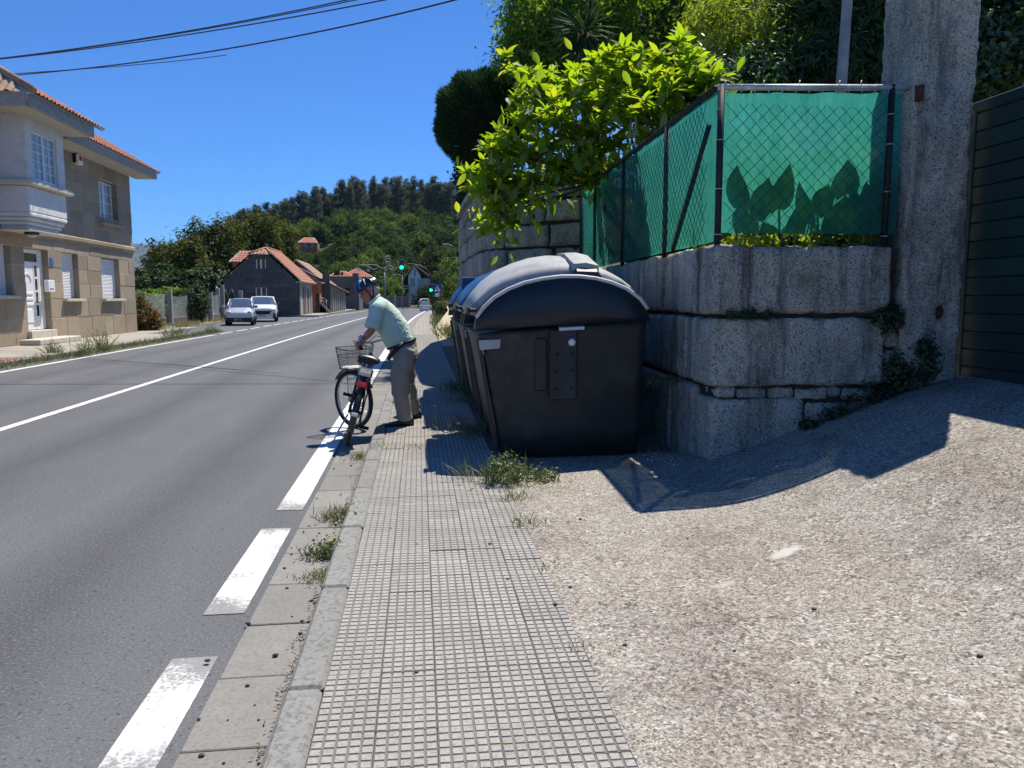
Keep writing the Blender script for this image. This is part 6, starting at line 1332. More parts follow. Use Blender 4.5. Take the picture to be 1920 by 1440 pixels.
L_hill = [leafmat('hill_leaf_%s' % n, c, .3, .7, .006, None, .42) for n, c in (('deep', [(.04, .08, .022), (.062, .108, .03), (.085, .13, .04)]), ('fresh', [(.10, .165, .028), (.14, .20, .036), (.18, .23, .05)]), ('olive', [(.065, .095, .026), (.095, .125, .036), (.12, .145, .045)]))]
L_euc = leafmat('eucalyptus_leaf', [(.10, .125, .078), (.14, .162, .105), (.18, .20, .145)], .28, .7, .01, None, .3)
L_weed = leafmat('weed_leaf', [(.07, .115, .03), (.11, .15, .045), (.16, .17, .07)], .4, .5, .04, tcol=(1.3, 1.3, .8)); L_dry = leafmat('dry_grass', [(.28, .22, .10), (.36, .29, .15), (.22, .19, .08)], .4, .6, .03); L_fern = leafmat('shade_leaf', [(.02, .045, .012), (.03, .06, .015), (.045, .075, .02)], .3, .5, .04)
M_flower = leafmat('trumpet_flower', [(.42, .40, .16), (.50, .46, .22)], .45, .5, .03); M_org = leafmat('orange_bloom', [(.45, .12, .015), (.40, .18, .02), (.30, .07, .01)], .35, .5, .03); M_pink = leafmat('pink_bloom', [(.55, .30, .40), (.6, .45, .5)], .4, .5, .03)

# ---- angel trumpet shrub over the fence
ang = thing('flowering_shrub', 'bright yellow-green angel trumpet shrub hanging over the green fence', 'shrub', (3.1, 10.2, 2.4))
br_ = MB(); tips = []; base_ = V((3.25, 10.4, 2.3)); targets = []
for (px, py, Y) in [(905, 340, 11.6), (925, 408, 12.0), (930, 275, 11.3), (960, 330, 11.5), (985, 150, 11.6), (1000, 225, 11), (1060, 180, 11), (1085, 260, 10.6), (1110, 125, 10.8), (1130, 300, 10.6), (1180, 110, 10.2), (1190, 210, 9.8), (1235, 120, 9.8), (1250, 170, 9.6), (1240, 250, 9.7), (1300, 130, 9.4), (1318, 150, 8.9), (1320, 180, 8.9), (1290, 215, 9.1), (1070, 325, 11.2), (1130, 200, 10.4), (1165, 280, 10.2), (960, 375, 12.0), (1030, 300, 10.9), (980, 290, 11.1), (1200, 160, 9.9), (1150, 165, 10.3), (1100, 330, 11.0), (1015, 165, 11.3), (1050, 230, 10.8), (1270, 190, 9.3), (1210, 235, 9.8), (935, 340, 11.6), (970, 200, 11.5), (1080, 150, 10.8), (1310, 165, 9.0), (1120, 240, 10.4), (900, 350, 11.7), (1000, 340, 11.4)]:
    targets.append(AY(px, py, Y))
mains = [base_ + V((random.uniform(-.8, .8), random.uniform(-1.2, 1.2), random.uniform(.4, 1.0))) for _ in range(7)]
for i, mn in enumerate(mains): limb(br_, base_ + V((random.uniform(-.15, .15), random.uniform(-.15, .15), -.4)), mn, .05, .035, 5, .08, i)
P_, D_, N_, L_ = [], [], [], []; subtips = []
def leaf_at(q, d, L, nz=1.0): P_.append(tuple(q)); D_.append(tuple(d)); N_.append((random.gauss(0, .45), random.gauss(0, .45), nz)); L_.append(L)
for i, t_ in enumerate(targets):
    mn = min(mains, key=lambda q: (q - t_).length); pts = limb(br_, mn, t_, .026, .009, 6, .05, i + 20, 5)
    for j in range(8):
        s0 = pts[random.randint(3, 6)]; tip = t_ + V((random.gauss(0, .22), random.gauss(0, .3), random.gauss(-.03, .12))) if j else t_ + V((0, 0, .1)); tw = limb(br_, s0, tip, .008, .004, 3, .06, i * 9 + j, 4); ax_ = (tip - s0).normalized(); subtips.append(tip)
        for k in range(13):      # alternate leaves up the twig
            q = tw[min(3, 1 + k // 5)].lerp(tip, random.random()); a = 2.4 * k + random.random(); rad = V((math.cos(a), math.sin(a), 0)); leaf_at(q, rad * 1.0 + ax_ * .35 + V((0, 0, random.uniform(-.45, .25))), random.uniform(.09, .23))
        for k in range(8):       # rosette of new leaves at the tip
            a = 2 * PI * k / 7 + random.uniform(-.3, .3); leaf_at(tip, V((math.cos(a), math.sin(a), random.uniform(.1, 1.5))), random.uniform(.09, .24))
br_.build('branches', M_bark, ang)
arr = lambda q: np.array(q, float)
n_in = 750; ti = rng.integers(0, len(targets), n_in); Pi = arr([tuple(t_) for t_ in targets])[ti] + rng.normal(size=(n_in, 3)) * np.array([.22, .36, .22]) - np.array([0, 0, .12]); Di = rng.normal(size=Pi.shape) * .55 + np.array([0, 0, -.8])
L_ = arr(L_); co1 = blades(arr(P_), arr(D_), arr(N_), L_, L_ * rng.uniform(.30, .44, len(L_)), .2); Li = rng.uniform(.14, .25, n_in); co2 = blades(Pi, Di, rng.normal(size=Pi.shape), Li, Li * .42, .15)
leaf_obj('foliage', [(*co1, 0), (*co2, 0)], [L_angel], ang)
for i in range(46):
    t_ = random.choice(subtips) + V((0, 0, -.02)); mb = MB(); L = random.uniform(.18, .3)
    mb.loft([[t_ + V((r_ * math.cos(a), r_ * math.sin(a), -h)) for a in np.linspace(0, 2 * PI, 8)[:-1]] for r_, h in ((.008, 0), (.016, L * .4), (.02, L * .7), (.05, L))], smooth=True, caps=False); mb.build('trumpet_flower', M_flower, ang)

# ---- clipped round conifer
tc = AY(903, 224, 20.0); top_ = thing('topiary_tree', 'dark clipped conifer with rounded crown standing against the sky behind the high wall', 'tree', (2.3, 20.2, 3.7))
n = 26000; d = rdir(n); r_ = 1.08 * (1 - np.abs(rng.normal(size=(n, 1))) * .09); st = np.array([1.04, 1.1, 1.02]); Pt = np.array(tc) + d * r_ * st * (1 + .05 * np.sin(d[:, :1] * 9 + d[:, 2:] * 7)) ; Dd = d + rdir(n) * .55 + np.array([0, 0, .25])
leaf_obj('crown', [(*leaves(Pt, Dd, rdir(n), .15 * rng.uniform(.5, 1.3, n), .035), 0)], [L_dark], top_)
mb = MB(); mb.ell(tuple(tc), (.86, .9, .84), 20, 12); mb.build('inner_growth', M_bark, top_)
mb = MB(); limb(mb, AY(868, 400, 20) , AY(895, 300, 20.2), .13, .08, 5, .05, 3); limb(mb, AY(900, 360, 20.4), AY(905, 290, 20.2), .08, .06, 4, .05, 4); mb.build('trunk', M_bark, top_)
iv = AY(868, 365, 20.3); leaf_obj('climbing_growth', [(*crown(AY(885, 330, 20.5), (.45, .4, .5), 60, 40, .16, .10, .06), 0), (*crown(AY(866, 385, 19.8), (.12, .3, .45), 26, 30, .12, .09, .05), 0)], [L_fern], top_)

# ---- tall trees of the garden
def tree(name, label, foot, trunk_pts, crowns, mat, size, wid, bark=M_bark, cat='tree', group=None, branches=10, r0=.16):
    t = thing(name, label, cat, foot, group); mb = MB(); pts = [V(p) for p in trunk_pts]; k = len(pts)
    mb.tube(pts, [r0 * (1 - .65 * i / (k - 1)) for i in range(k)], 8)
    for i in range(branches):
        c = random.choice(crowns); tgt = V(c[0]) + V([random.uniform(-.75, .75) * c[1][a] for a in range(3)]); s_ = pts[random.randint(k // 2, k - 1)]
        limb(mb, s_, tgt, r0 * .32, .012, 6, .06, i + random.random() * 50, 5)
    mb.build('trunk', bark, t); leaf_obj('crown', [(*crown(c[0], c[1], c[2], c[3], c[4], size, wid), 0) for c in crowns], [mat], t); return t
f0 = (4.2, 19, 4.2)
tree('broadleaf_tree', 'large dark green tree with dense crown rising above the angel trumpet shrub', f0, [f0, AY(1145, 110, 18.6), AY(1120, 60, 18.4), AY(1090, -60, 18.5)],
     [(AY(1010, 60, 18.5), (.95, 1.3, 1.5), 120, 60, .3), (AY(1100, 40, 19), (1.4, 1.4, 1.3), 130, 60, .3), (AY(990, 130, 19), (.6, .8, .5), 40, 55, .25), (AY(1060, -60, 19), (1.8, 1.5, 1.5), 100, 60, .35), (AY(1010, 110, 18.7), (.8, .8, .55), 50, 55, .25)], L_tall, .16, .06)
f1 = (6.5, 19.5, 4.2)
t1 = tree('broadleaf_tree', 'multi-stemmed shady tree with bare dark stems behind the middle of the garden', f1, [f1, AY(1210, 60, 19.5), AY(1215, -40, 19.5)],
     [(AY(1210, 30, 20), (1.7, 1.4, 1.2), 150, 60, .32), (AY(1310, 20, 20.5), (1.5, 1.2, 1.3), 120, 60, .32), (AY(1180, 100, 20.4), (1.6, 1.0, .7), 90, 55, .28)], L_tall, .16, .06)
mb = MB()
for i, (a, b) in enumerate((((1175, 110), (1190, -30)), ((1225, 110), (1250, -30)), ((1270, 105), (1262, -30)), ((1135, 105), (1085, 10)), ((1315, 90), (1330, -30)), ((1330, 90), (1360, -20)))): limb(mb, AY(*a, 19.3), AY(*b, 19.3), .07, .045, 5, .04, i + 90)
mb.build('stems', M_bark, t1)
f2 = (6.7, 13.5, 3.2)
tree('feathery_shrub', 'pale lime feathery shrub lit by the sun between the shady tree and the pole', f2, [f2, AY(1400, 150, 13.5), AY(1390, 60, 13.5)],
     [(AY(1390, 60, 13.5), (1.05, .9, .6), 80, 46, .24), (AY(1450, 90, 13), (.9, .8, .55), 70, 46, .24), (AY(1360, 120, 13.6), (.8, .8, .4), 80, 50, .18), (AY(1440, 10, 14), (1.0, .8, .5), 80, 50, .2), (AY(1345, 65, 14), (.6, .6, .5), 60, 50, .18), (AY(1490, 105, 12.6), (.5, .5, .35), 40, 46, .16)], L_lime, .14, .032, M_bark, 'shrub', r0=.07)
f3 = (6.9, 12.8, 3.0)
tree('evergreen_shrub', 'dark glossy shrub at the foot of the lime feathery one above the fence rail', f3, [f3, AY(1440, 150, 12.8)], [(AY(1420, 150, 12.6), (1.3, .8, .4), 110, 55, .22), (AY(1330, 170, 12.9), (.6, .6, .35), 50, 50, .2)], L_gloss, .12, .05, M_bark, 'shrub', r0=.06)
f4 = (8.2, 13, 3.2)
tree('cedar_tree', 'very dark drooping evergreen tree behind the wooden pole', f4, [f4, AY(1600, 60, 12.6), AY(1600, -120, 12.6)], [(AY(1600, 60, 12.6), (1.15, .8, 1.3), 220, 60, .24), (AY(1560, 130, 12.3), (.9, .7, .6), 110, 60, .22), (AY(1650, 120, 12.4), (.8, .7, .7), 110, 60, .22), (AY(1590, -30, 12.6), (1.2, .9, .9), 120, 60, .25), (AY(1600, 110, 14), (1.8, .7, 1.6), 200, 60, .3)], L_dark, .17, .03)
f5 = (8.9, 9.4, 2.5)
tree('laurel_bush', 'glossy leaved bush filling the gap between the pillar top and the gate', f5, [f5, AY(1880, 80, 8.6), AY(1880, -40, 8.6)], [(AY(1885, 60, 8.6), (.6, .6, .8), 200, 50, .17), (AY(1850, 120, 8.6), (.4, .5, .4), 90, 50, .16), (AY(1905, 0, 8.8), (.6, .6, .6), 110, 50, .18)], L_gloss, .10, .05, M_bark, 'shrub', r0=.05)
f6 = (7.4, 21.5, 4.8)
tree('broadleaf_tree', 'dark tree mass closing the background behind the stems and the lime shrub', f6, [f6, AY(1350, 60, 22), AY(1350, -80, 22)], [(AY(1250, 60, 23), (3.0, 1.2, 2.2), 200, 60, .5), (AY(1450, 40, 22), (2.6, 1.2, 2.4), 200, 60, .5), (AY(1100, 110, 23), (2.2, 1.2, 1.4), 130, 60, .45), (AY(1650, 40, 20), (2.4, 1.0, 2.4), 150, 60, .45)], L_tall, .24, .10)
# yucca
yc = AY(1095, 60, 15.5); yk = thing('yucca', 'spiky dark yucca with drooping sword leaves in front of the big dark tree', 'plant', (yc.x, 15.5, 3.6)); mb = MB(); limb(mb, (yc.x + .1, 15.5, 3.4), yc, .08, .07, 5, .03, 8); mb.build('trunk', M_bark, yk)
n = 190; d = rdir(n); d[:, 2] = d[:, 2] * .9 - .25; leaf_obj('sword_leaves', [(*leaves(np.repeat(np.array([yc]), n, 0) + d * .06, d, rdir(n) + np.array([0, 0, 1.]), rng.uniform(.5, .85, n), .045, .1, .22), 0)], [L_dark], yk)
# old wooden pole
mb = MB(); pts = [AY(1569, 300, 9.0), AY(1578, 150, 9.0), AY(1586, 40, 9.0), AY(1594, -80, 9.0)]; mb.tube(pts, [.066, .063, .058, .054], 12)
mb.build('wooden_pole', rock('silvered_wood', (.22, .22, .23), (.40, .40, .41), None, 40, 3, 0, streak=(.12, .12, .13), bump=.7, fine=9), None, 'weathered grey wooden pole leaning slightly behind the fence', 'pole', loc=pts[0])
# big-leaved plants behind the front fence
lf_pos = [(1395, 440, 400, 395), (1400, 445, 380, 330), (1440, 450, 425, 315), (1475, 450, 455, 325), (1510, 450, 500, 330), (1545, 450, 535, 345), (1590, 450, 590, 285), (1600, 450, 615, 320), (1570, 450, 560, 350), (1630, 450, 640, 350), (1585, 455, 575, 390), (1490, 455, 470, 380), (1440, 455, 455, 385), (1540, 455, 545, 395), (1395, 455, 398, 350), (1615, 455, 622, 390)]
lf_pos = [(1388, 330), (1402, 372), (1440, 318), (1448, 390), (1472, 330), (1500, 385), (1515, 338), (1545, 395), (1548, 345), (1580, 360), (1592, 290), (1612, 335), (1560, 400), (1622, 385), (1420, 400), (1480, 405), (1595, 400), (1630, 350)]
L_big = leafmat('heart_leaf', [(.05, .11, .015), (.08, .15, .02), (.12, .18, .025)], .5, .4, .03, tcol=(1.8, 1.9, .7))
wp = thing('broad_leaved_plant', 'row of big heart-leaved plants pressed behind the green shade cloth', 'plant', (3.1, 6.15, 1.9)); sm_ = MB()
for i, (px, py) in enumerate(lf_pos):
    y_ = 5.955 + .02 * (i % 4); c = AY(px, py, y_); hL = random.uniform(.15, .22); wL = random.uniform(.085, .125); a = random.uniform(-.35, .35); ca, sa = math.cos(a), math.sin(a); mb = MB(); outline = []
    prof = [(0, -.85), (.45, -1.0), (.85, -.7), (1.0, -.3), (.92, .1), (.65, .5), (.3, .82), (0, 1.12)]; prof += [(-x, z) for x, z in prof[-2:0:-1]]
    P2 = [V((c.x + (x * wL * ca - z * hL * sa), y_ + .012 * math.sin(x * 2 + i) + .01 * z, c.z + (x * wL * sa + z * hL * ca))) for x, z in prof]; ctr = V((c.x, y_ + .025, c.z)); mb.add([ctr] + P2, [(0, 1 + k, 1 + (k + 1) % len(P2)) for k in range(len(P2))], 0, True)
    mb.build('leaf', L_big, wp); sm_.tube([P2[0], V((c.x + random.uniform(-.03, .03), y_ + .02, 1.86))], .008, 5)
sm_.build('stems', L_weed, wp)
hy = thing('hydrangea', 'leafy hydrangea with pink heads glimpsed behind the corner fence post, plus foliage added for shade', 'plant', (2.75, 6.9, 1.9)); q = [AY(1383, 300, 6.6), AY(1430, 330, 7.4), AY(1384, 365, 6.5), AY(1480, 335, 7.6), AY(1520, 345, 7.8)]
leaf_obj('foliage', [(*crown((3.35, 7.5, 2.25), (.52, .5, .42), 70, 34, .14, .12, .07, zmin=1.85), 0), (*crown((3.75, 8.9, 2.55), (.7, 2.0, .75), 170, 40, .22, .15, .08, zmin=1.85), 0), (*crown((3.22, 9.2, 2.85), (.28, 1.8, .36), 130, 40, .16, .13, .08, zmin=1.95), 0), (*crown((2.82, 6.7, 2.2), (.2, .4, .5), 26, 30, .12, .11, .06), 0), (*crown((3.2, 6.5, 1.98), (.75, .22, .1), 60, 16, .08, .09, .05, zmin=1.88), 0), (*crown((3.1, 6.0, 1.955), (.68, .05, .035), 34, 9, .05, .075, .04, zmin=1.91), 0)], [L_lime], hy)  # long leaf masses along the side fence are added to shade its cloth
leaf_obj('flower_heads', [(*crown(p, (.09, .09, .08), 10, 40, .03, .03, .03), 0) for p in q], [M_pink], hy)

# ---- wall plants
def clump(name, label, c, r, nc, per, cr, size, wid, mat, cat='plant', group=None, foot=None, **k): 
    return leaf_obj(name, [(*crown(c, r, nc, per, cr, size, wid, **k), 0)], [mat], None, None, foot or tuple(c), label=label, cat=cat, group=group)
c = AY(1665, 596, 5.82); clump('fern', 'dark fern tuft growing from the joint of the low wall beside the pillar', (c.x, 5.83, c.z), (.10, .04, .09), 26, 22, .045, .055, .018, L_fern, foot=(c.x, 5.86, c.z))
vi = thing('ivy', 'dark creeping plants along the foot of the low wall and the pillar', 'plant', (3.5, 5.8, .6)); pr = []
for (px, py, rx_, rz_) in ((1735, 690, .12, .16), (1700, 715, .18, .12), (1650, 735, .18, .09), (1610, 760, .16, .09), (1570, 780, .12, .07), (1680, 690, .1, .12), (1735, 650, .05, .08), (1520, 800, .07, .04)):
    p = AY(px, py, 5.80); pr.append((*crown(tuple(p), (rx_ * 1.1, .03, rz_ * .9), 26, 13, .045, .036, .022), 0))
leaf_obj('foliage', pr, [L_fern], vi)
mo = thing('joint_moss', 'grass and moss growing in the joints at the corner of the low wall', 'plant', (2.5, 5.8, 1.36)); pr = []
for (px, py, w_) in ((1405, 588, .06), (1370, 590, .05), (1440, 592, .05), (1230, 712, .05), (1260, 715, .05)):
    p = AY(px, py, 5.84); pr.append((*crown(tuple(p), (w_, .02, .025), 12, 14, .02, .05, .007, up=1.5), 0))
leaf_obj('foliage', pr, [L_fern], mo)

# ---- weeds
def grass(P, h, w_, spread=.5, n=30, jitter=.05):
    Q = np.repeat(np.array([tuple(p) for p in P]), n, 0); m_ = len(Q); Q = Q + rng.normal(size=Q.shape) * np.array([jitter, jitter, 0]); D = rng.normal(size=(m_, 3)) * spread; D[:, 2] = 1
    return leaves(Q, D, rng.normal(size=(m_, 3)) * np.array([1, 1, .1]), h * rng.uniform(.4, 1.25, m_), w_ * rng.uniform(.7, 1.3, m_), .1, .18)
def tuft(label, p, h, n=40, jit=.05, dry=.2, wid=.008, bushy=0, name='weed'):
    pr = [(*grass([p], h, wid, .55, n, jit), 0)]
    if dry: pr.append((*grass([p], h * .8, wid, .9, int(n * dry) + 1, jit * 1.4), 1))
    if bushy: pr.append((*crown((p[0], p[1], p[2] + h * .45), (jit * 2.0, jit * 2.0, h * .42), bushy, 16, .05, .035, .016), 0))
    return leaf_obj(name, pr, [L_weed, L_dry], None, None, tuple(p), label=label, cat='weed')
g = lambda x, y, z=.1: tuple(G(x, y, z))
tuft('bushy grey-green weed at the street-side front corner of the nearest bin', g(950, 905), .22, 110, .085, .3, .012, 34); tuft('low leafy weed beside the bushy weed in front of the nearest bin', g(1020, 900), .10, 50, .07, .4, .01, 14)
tuft('thin-stemmed weed with dry stalks growing in the bin shadow on the pavement', g(868, 897), .20, 34, .05, .5, .004)
tuft('grass tuft at the left end of the driveway edge below the bushy weed', g(968, 938), .08, 50, .05, .3, .006); tuft('small grass tuft in the joint between pavement and driveway', g(988, 985), .08, 44, .05, .3, .006); tuft('tiny sprout in the driveway joint nearest to the viewer', g(1090, 1215), .035, 26, .05, .4, .005)
tuft('small sprout in the joint halfway along the driveway edge', g(1025, 1070), .035, 22, .05, .5, .005)
tuft('tallest green grass clump between the first and second bin', g(882, 815), .22, 120, .13, .3, .008, 10); tuft('spiky green weed beside the second bin', g(862, 735), .32, 120, .13, .3, .012, 8); tuft('pale grass clump beside the third bin', g(870, 755), .20, 90, .14, .6, .008)
tuft('sparse grass between the paving tiles by the man', g(712, 838), .05, 40, .07, 1.0, .005); tuft('thin line of grass in the paving left of the bins', g(785, 840), .05, 34, .06, 1.0, .005)
tuft('dry weed in the gutter close to the kerb, farthest from the viewer', g(675, 862, .01), .12, 60, .06, .8, .006); tuft('spreading yellow-green weed in the gutter against the kerb', g(640, 975, .01), .12, 120, .07, .8, .007, 6); tuft('leafy green weed in the gutter against the kerb', g(613, 1045, .01), .10, 60, .05, .3, .010, 14); tuft('reddish dry weed in the gutter nearest to the viewer', g(603, 1085, .01), .06, 60, .05, 2.0, .006)
dw = leaf_obj('dry_litter', [(*leaves(np.column_stack([rng.uniform(.68, 2.3, 500), rng.uniform(5.95, 6.7, 500), np.full(500, .105)]), rng.normal(size=(500, 3)) * np.array([1, 1, .12]), np.array([[0, 0, 1.]] * 500), rng.uniform(.03, .12, 500), .008), 1), (*leaves(np.column_stack([rng.normal(-.515, .018, 700), rng.uniform(2.2, 7.2, 700), np.full(700, .026)]), rng.normal(size=(700, 3)) * np.array([1, 1, .1]), np.array([[0, 0, 1.]] * 700), rng.uniform(.008, .03, 700), .008), 1)], [L_weed, plain('dead_leaf', (.11, .08, .055), .9, var=.3)], kind='stuff', label='dry stalks and crumbled leaves lying in the gutter and before the bins')
mb = MB()
for i in range(60):
    x, y = (random.uniform(-.8, -.52), random.uniform(2.3, 7)) if i < 34 else (random.uniform(-1.0, 2.4), random.uniform(2.4, 5.5))
    z = .016 if x < -.5 else (.1 if x < .62 else drive_z(x, y)); s_ = random.uniform(.003, .011); mb.ell((x, y, z + s_ * .4), (s_ * 1.3, s_, s_ * .6), 6, 4)
o = mb.build('pebbles', rock('pebble', (.04, .038, .035), (.12, .11, .1), None, 30, 1, 0), None, 'small dark pebbles scattered over gutter and driveway', None, None, 'stuff')
# daisies by the wall foot
mb = MB()
for i in range(26): p = G(random.uniform(1205, 1290), random.uniform(838, 865), .2); mb.ell((p.x, p.y, .12 + random.uniform(.0, .06)), (.006, .006, .004), 6, 4)
o = mb.build('daisies', M_white, None, 'tiny white daisies at the dark foot of the low wall', None, None, 'stuff')
# grass along the far kerb, dry verge
Y = np.linspace(15, 36, 300); P_ = [(-9.08 + random.uniform(-.05, .28), y + random.uniform(-.05, .05), 0.0) for y in Y]
leaf_obj('verge_grass', [(*grass(P_[::1], .22, .014, .6, 9, .08), 0), (*grass(P_[::2], .18, .014, .7, 9, .1), 1)], [L_weed, L_dry], kind='stuff', label='ragged grass and weeds growing between the far kerb and the white line')
for (px, py, h, lab) in ((197, 660, .75, 'tall dark weed standing in the grass verge opposite, second from left'), (163, 668, .6, 'leafy tall weed in the grass verge opposite below the door'), (335, 632, .65, 'tall weed at the far end of the grass verge opposite'), (318, 636, .5, 'medium weed near the far end of the grass verge opposite'), (105, 668, .45, 'yellow-flowered weed at the near end of the grass verge opposite'), (397, 626, .5, 'lone weed at the kerb end by the silver car')):
    tuft(lab, tuple(G(px, py, 0)), h, 40, .10, .3, .02, 26)
P_ = [(-13.2 + random.uniform(-.5, 1.6), random.uniform(36, 60), .09) for _ in range(260)]
leaf_obj('verge_grass', [(*grass(P_, .28, .02, .6, 12, .15), 1), (*grass(P_[::3], .25, .02, .6, 8, .15), 0)], [L_weed, L_dry], kind='stuff', label='dry golden grass at the foot of the netting fence')
P_ = [(1.0 + sway(y) + random.uniform(-.25, .5), y, .12) for y in rng.uniform(26, 62, 200)]
leaf_obj('lane_verge', [(*grass(P_, .35, .03, .6, 12, .15), 0), (*grass(P_[::2], .3, .03, .7, 10, .2), 1)], [L_weed, L_dry], kind='stuff', label='weeds between the pavement and the sandy lane')
p = G(817, 602, .1); mb = MB(); mb.loft([[V((1.35 + sway(y) + (y - 46) * .012 + d, y, z)) for d, z in ((0, 0), (.4, 0), (.4, .55), (.05, .6))] for y in np.linspace(46, 66, 9)]); lwv = mb.build('lane_wall', M_darkst, None, 'low dark stone wall between pavement and sandy lane', 'wall', loc=(1.4, 46, 0))
clump('hedge', 'dark hedge plant on the low wall below the traffic signal', (1.75, 60, .75), (.5, 7, .5), 120, 24, .3, .2, .1, L_mid, foot=(1.7, 60, .5))

# ---- left bank: bush, vine, trees
ob = thing('flowering_bush', 'green bush dotted with orange flowers at the corner of the stone house', 'bush', (-11.95, 36.2, .1)); cc = AY(272, 597, 36.3)
leaf_obj('foliage', [(*crown((cc.x + .1, 36.3, .55), (.62, .6, .55), 130, 40, .17, .12, .05, zmin=.08), 0), (*crown((cc.x - .25, 36.4, 1.1), (.35, .4, .5), 70, 40, .15, .11, .05), 0)], [L_mid], ob)
leaf_obj('flowers', [(*crown((cc.x + .12, 36.2, .55), (.66, .64, .55), 110, 12, .12, .09, .06, shell=.9, zmin=.08), 0), (*crown((cc.x - .22, 36.3, 1.05), (.37, .42, .5), 40, 12, .1, .08, .05, shell=.9), 0)], [M_org], ob)
vc = AY(371, 572, 46.8); clump('climbing_vine', 'green climbing vine bunched over a post of the netting fence', (-12.85, 46.9, 1.2), (.55, .9, .95), 120, 36, .25, .17, .11, L_mid, cat='vine', foot=(-12.9, 46.9, .5), zmin=.15)
clump('garden_crops', 'leafy green crops growing behind the pale netting', (-15.5, 42, .7), (1.8, 8, .7), 150, 30, .35, .22, .12, L_hill[1], cat='plants', foot=(-15.5, 42, .1), zmin=.1)
clump('grey_shrub', 'grey twiggy shrub beside the stone house corner behind the orange bush', (-13.4, 37.2, 1.0), (.5, .5, .9), 50, 30, .2, .12, .04, L_euc, cat='shrub', foot=(-13.4, 37.2, .1))
def btree(label, px, pyt, Y, w_, mat, seed, ztop=None, group=None, name='chestnut_tree'):
    top = AY(px, pyt, Y); h = top.z; c0 = top.x
    return tree(name, label, (c0, Y, 0), [(c0, Y, 0), (c0 + .3, Y, h * .3), (c0, Y, h * .6)], [((c0, Y, h * .60), (w_, w_ * .8, h * .40), 170, 60, h * .085), ((c0 + w_ * .4, Y - .5, h * .42), (w_ * .7, w_ * .7, h * .30), 90, 60, h * .075), ((c0 - w_ * .4, Y - .6, h * .36), (w_ * .7, w_ * .6, h * .30), 90, 60, h * .075)], mat, .42, .20, M_bark, 'tree', group, 8, .22)
btree('broad chestnut tree in the middle of the tree group behind the grey house', 400, 412, 88, 3.4, L_chest, 1); btree('chestnut tree rising directly behind the clipped gable of the grey house', 475, 405, 92, 3.2, L_chest, 2); btree('lower chestnut tree at the left of the tree group beside the distant mountain', 335, 450, 84, 3.2, L_chest, 3); btree('chestnut tree at the right end of the tree group below the eucalyptus wood', 520, 418, 96, 2.2, L_chest, 4); btree('dark low tree directly right of the stone house corner', 288, 505, 74, 2.6, L_mid, 5, name='garden_tree'); btree('small green tree behind the netting beside the stone house', 300, 545, 58, 2.4, L_hill[1], 6, name='garden_tree'); btree('dark tree behind the arched gate left of the grey house', 385, 505, 72, 3.0, L_mid, 7, name='garden_tree'); btree('bluish conifer peeping over the left edge of the tree group', 318, 462, 120, 2.6, L_euc, 8, name='garden_tree')

# ---- hill: broadleaved wood and eucalyptus, shared tree shapes, every tree its own object
def proto(h, kind, mat):
    if kind == 'b':
        parts = []; k = random.randint(5, 8)
        for i in range(k):
            a = 2 * PI * i / k + random.uniform(-.4, .4); rr = h * random.uniform(.16, .30); zz = h * random.uniform(.30, .62); R_ = h * random.uniform(.16, .25)
            parts.append((*crown((rr * math.cos(a), rr * math.sin(a), zz), (R_, R_, R_ * .9), 18, 26, h * .075, h * .062, h * .042), 0))
        parts.append((*crown((0, 0, h * .72), (h * .24, h * .24, h * .24), 24, 26, h * .075, h * .058, h * .038), 0))
        mb = MB(); mb.tube([V((0, 0, -h * .1)), V((.02 * h, 0, h * .3)), V((0, 0, h * .6))], [h * .03, h * .022, h * .01], 6); parts.append(mb_tris(mb, 1))
    else:
        parts = []; mb = MB(); mb.tube([V((0, 0, -1)), V((random.uniform(-.3, .3), 0, h * .45)), V((-.1, .1, h * .95))], [.2, .15, .05], 6); z = h * random.uniform(.34, .46); lean = random.uniform(0, 6)
        while z < h:
            f_ = (z / h - .36) / .64; a = lean + z * 1.9 + random.uniform(-.5, .5); r_ = h * .13 * (1.15 - f_) * random.uniform(.3, 1.15); c = (r_ * math.cos(a), r_ * math.sin(a), z); mb.tube([V((0, 0, z - h * .07)), V(c)], [.05, .02], 4); q = h * random.uniform(.05, .085) * (1.2 - .5 * f_)
            parts.append((*crown(c, (q, q, q * .85), 8, 22, h * .028, h * .030, h * .013, flat=.9), 0)); z += h * random.uniform(.03, .055)
        parts.append(mb_tris(mb, 1))
    cos = np.concatenate([p[0] for p in parts]); o = 0; ix = []; mi = []
    for co, i_, m_ in parts: ix.append(i_ + o); mi.append(np.full(len(i_) // 3, m_)); o += len(co)
    ix = np.concatenate(ix); nf = len(ix) // 3; me = raw_mesh('tree_shape', cos, ix, np.arange(nf) * 3, np.full(nf, 3), np.concatenate(mi)); me.materials.append(mat); me.materials.append(M_bark if kind == 'b' else M_barkg); return me
pb = [proto(8, 'b', L_hill[i % 3]) for i in range(6)]; pe = [proto(19, 'e', L_euc) for _ in range(5)]
cnt = 0; random.seed(21)
def plant(name, me, x, y, z, s_, label, cat, group): o = link(name, me); o.location = (x, y, z); o.rotation_euler = (0, 0, random.uniform(0, 6.28)); o.scale = (s_ * random.uniform(.9, 1.15),) * 2 + (s_,); return tag(o, label, cat, group)
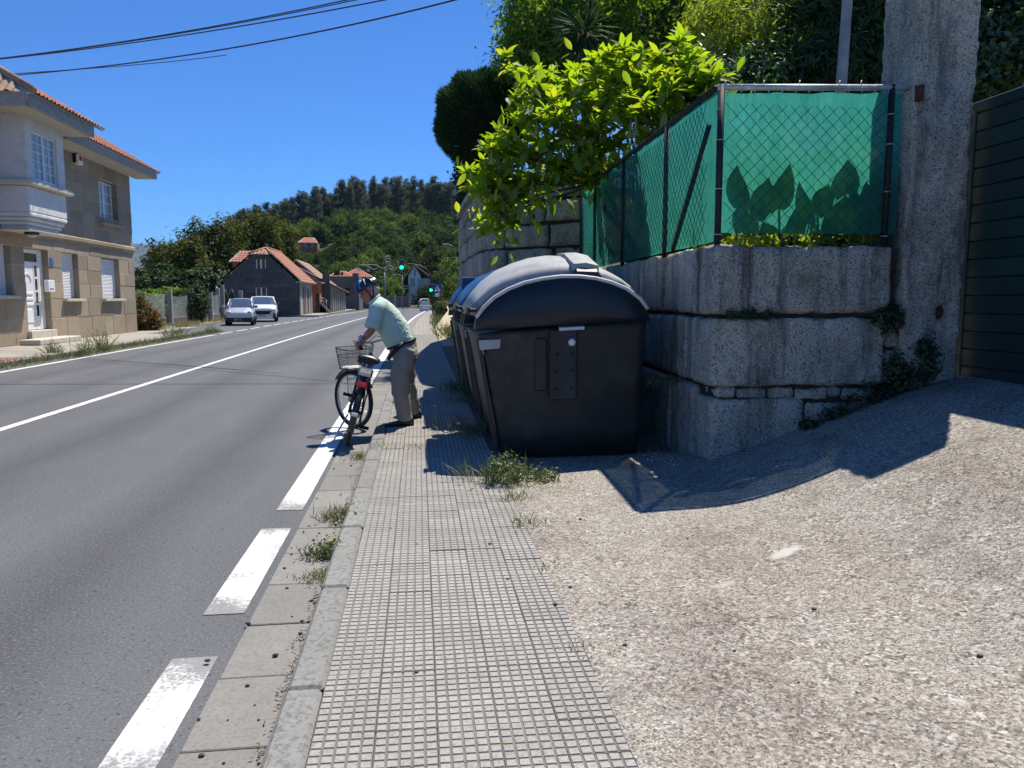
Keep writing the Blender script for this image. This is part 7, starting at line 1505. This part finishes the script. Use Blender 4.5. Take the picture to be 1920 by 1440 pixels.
# hillside wood
for i in range(285):
    for _ in range(30):
        y = random.uniform(140, 292); pxr = random.uniform(500, 885); x = AY(pxr, 500, y).x
        if (abs(x - hh.location.x) < 6.5 and 206 < y < 224) or (750 < pxr < 815 and y < 172): continue
        break
    z = hill_z(x, y) if y > 150 else max(-.05, hill_z(x, y)); s_ = random.uniform(.55, 1.15) * (1.0 if y > 170 else .8); s_ = min(s_, .42) if 540 < pxr < 612 and 165 < y < 216 else s_
    r_ = random.random(); k = (0, 3)[random.random() < .5] if r_ < .42 else ((1, 4)[random.random() < .5] if r_ < .72 else (2, 5)[random.random() < .5])
    lab = ('dark green rounded tree in the mixed wood on the hillside', 'fresh light green tree in the mixed wood on the hillside', 'olive green tree in the mixed wood on the hillside')[k % 3]
    plant('broadleaf_tree', pb[k], x, y, z, s_, lab, 'tree', ('dark trees of the hillside wood', 'light green trees of the hillside wood', 'olive trees of the hillside wood')[k % 3])
for px_, y_, s_ in ((553, 209, .36), (561, 207, .40), (569, 209, .37), (577, 206, .42), (585, 208, .38), (593, 207, .40), (601, 209, .44), (609, 206, .5)):
    x_ = AY(px_, 470, y_).x; plant('broadleaf_tree', pb[random.randint(0, 5)], x_, y_, hill_z(x_, y_) - .2, s_, 'small bushy tree in the row below the orange roofed hillside house', 'tree', 'small trees below the hillside house')
for i in range(270):
    pxr = random.uniform(430, 880) if i > 30 else random.uniform(430, 560); y = random.uniform(296, 330) if i % 3 else random.uniform(330, 385); x = AY(pxr, 420, y).x; plant('eucalyptus_tree', random.choice(pe), x, y, hill_z(x, y) - .3, random.uniform(.80, 1.10), 'slender eucalyptus with pale stem in the wood along the hilltop', 'tree', 'eucalyptus trees along the hilltop')
# trees near the bend
for (px, Y_, s_, k, lab) in ((733, 132, .7, 1, 'yellow-green tree behind the bend wall right of the helmet'), (797, 132, .5, 0, 'dark round tree in front of the white house'), (842, 118, .7, 3, 'dark tree above the brick outbuilding at the lane'), (852, 95, .6, 1, 'light green bush next to the high wall end'), (700, 140, .8, 3, 'dark tree behind the cyclist helmet'), (826, 140, .9, 2, 'olive tree right of the white house roof'), (848, 62, .28, 2, 'small olive bush beside the sandy lane'), (660, 128, .9, 0, 'dark tree behind the red roofed dark building'), (845, 150, 1.3, 1, 'tall light green tree at the right edge of the hillside next to the high wall')):
    x = AY(px, 560, Y_).x; plant('broadleaf_tree', pb[k], x, Y_, -.05 if Y_ > 90 else .8, s_, lab, 'tree', None)
# ================================================================== AIR
t = NT('haze'); vol = t.n('VolumePrincipled', Color=(0.38, 0.62, 0.98), Density=0.00005, Anisotropy=0.0); t.t.links.new(vol.outputs[0], t.out.inputs['Volume'])
mb = MB(); mb.box((-12100, -3100, -9.5), (12100, 14100, 560)); hz_ = mb.build('haze', t.m, kind='stuff'); hz_['label'] = 'thin summer haze that blues the distant mountain'
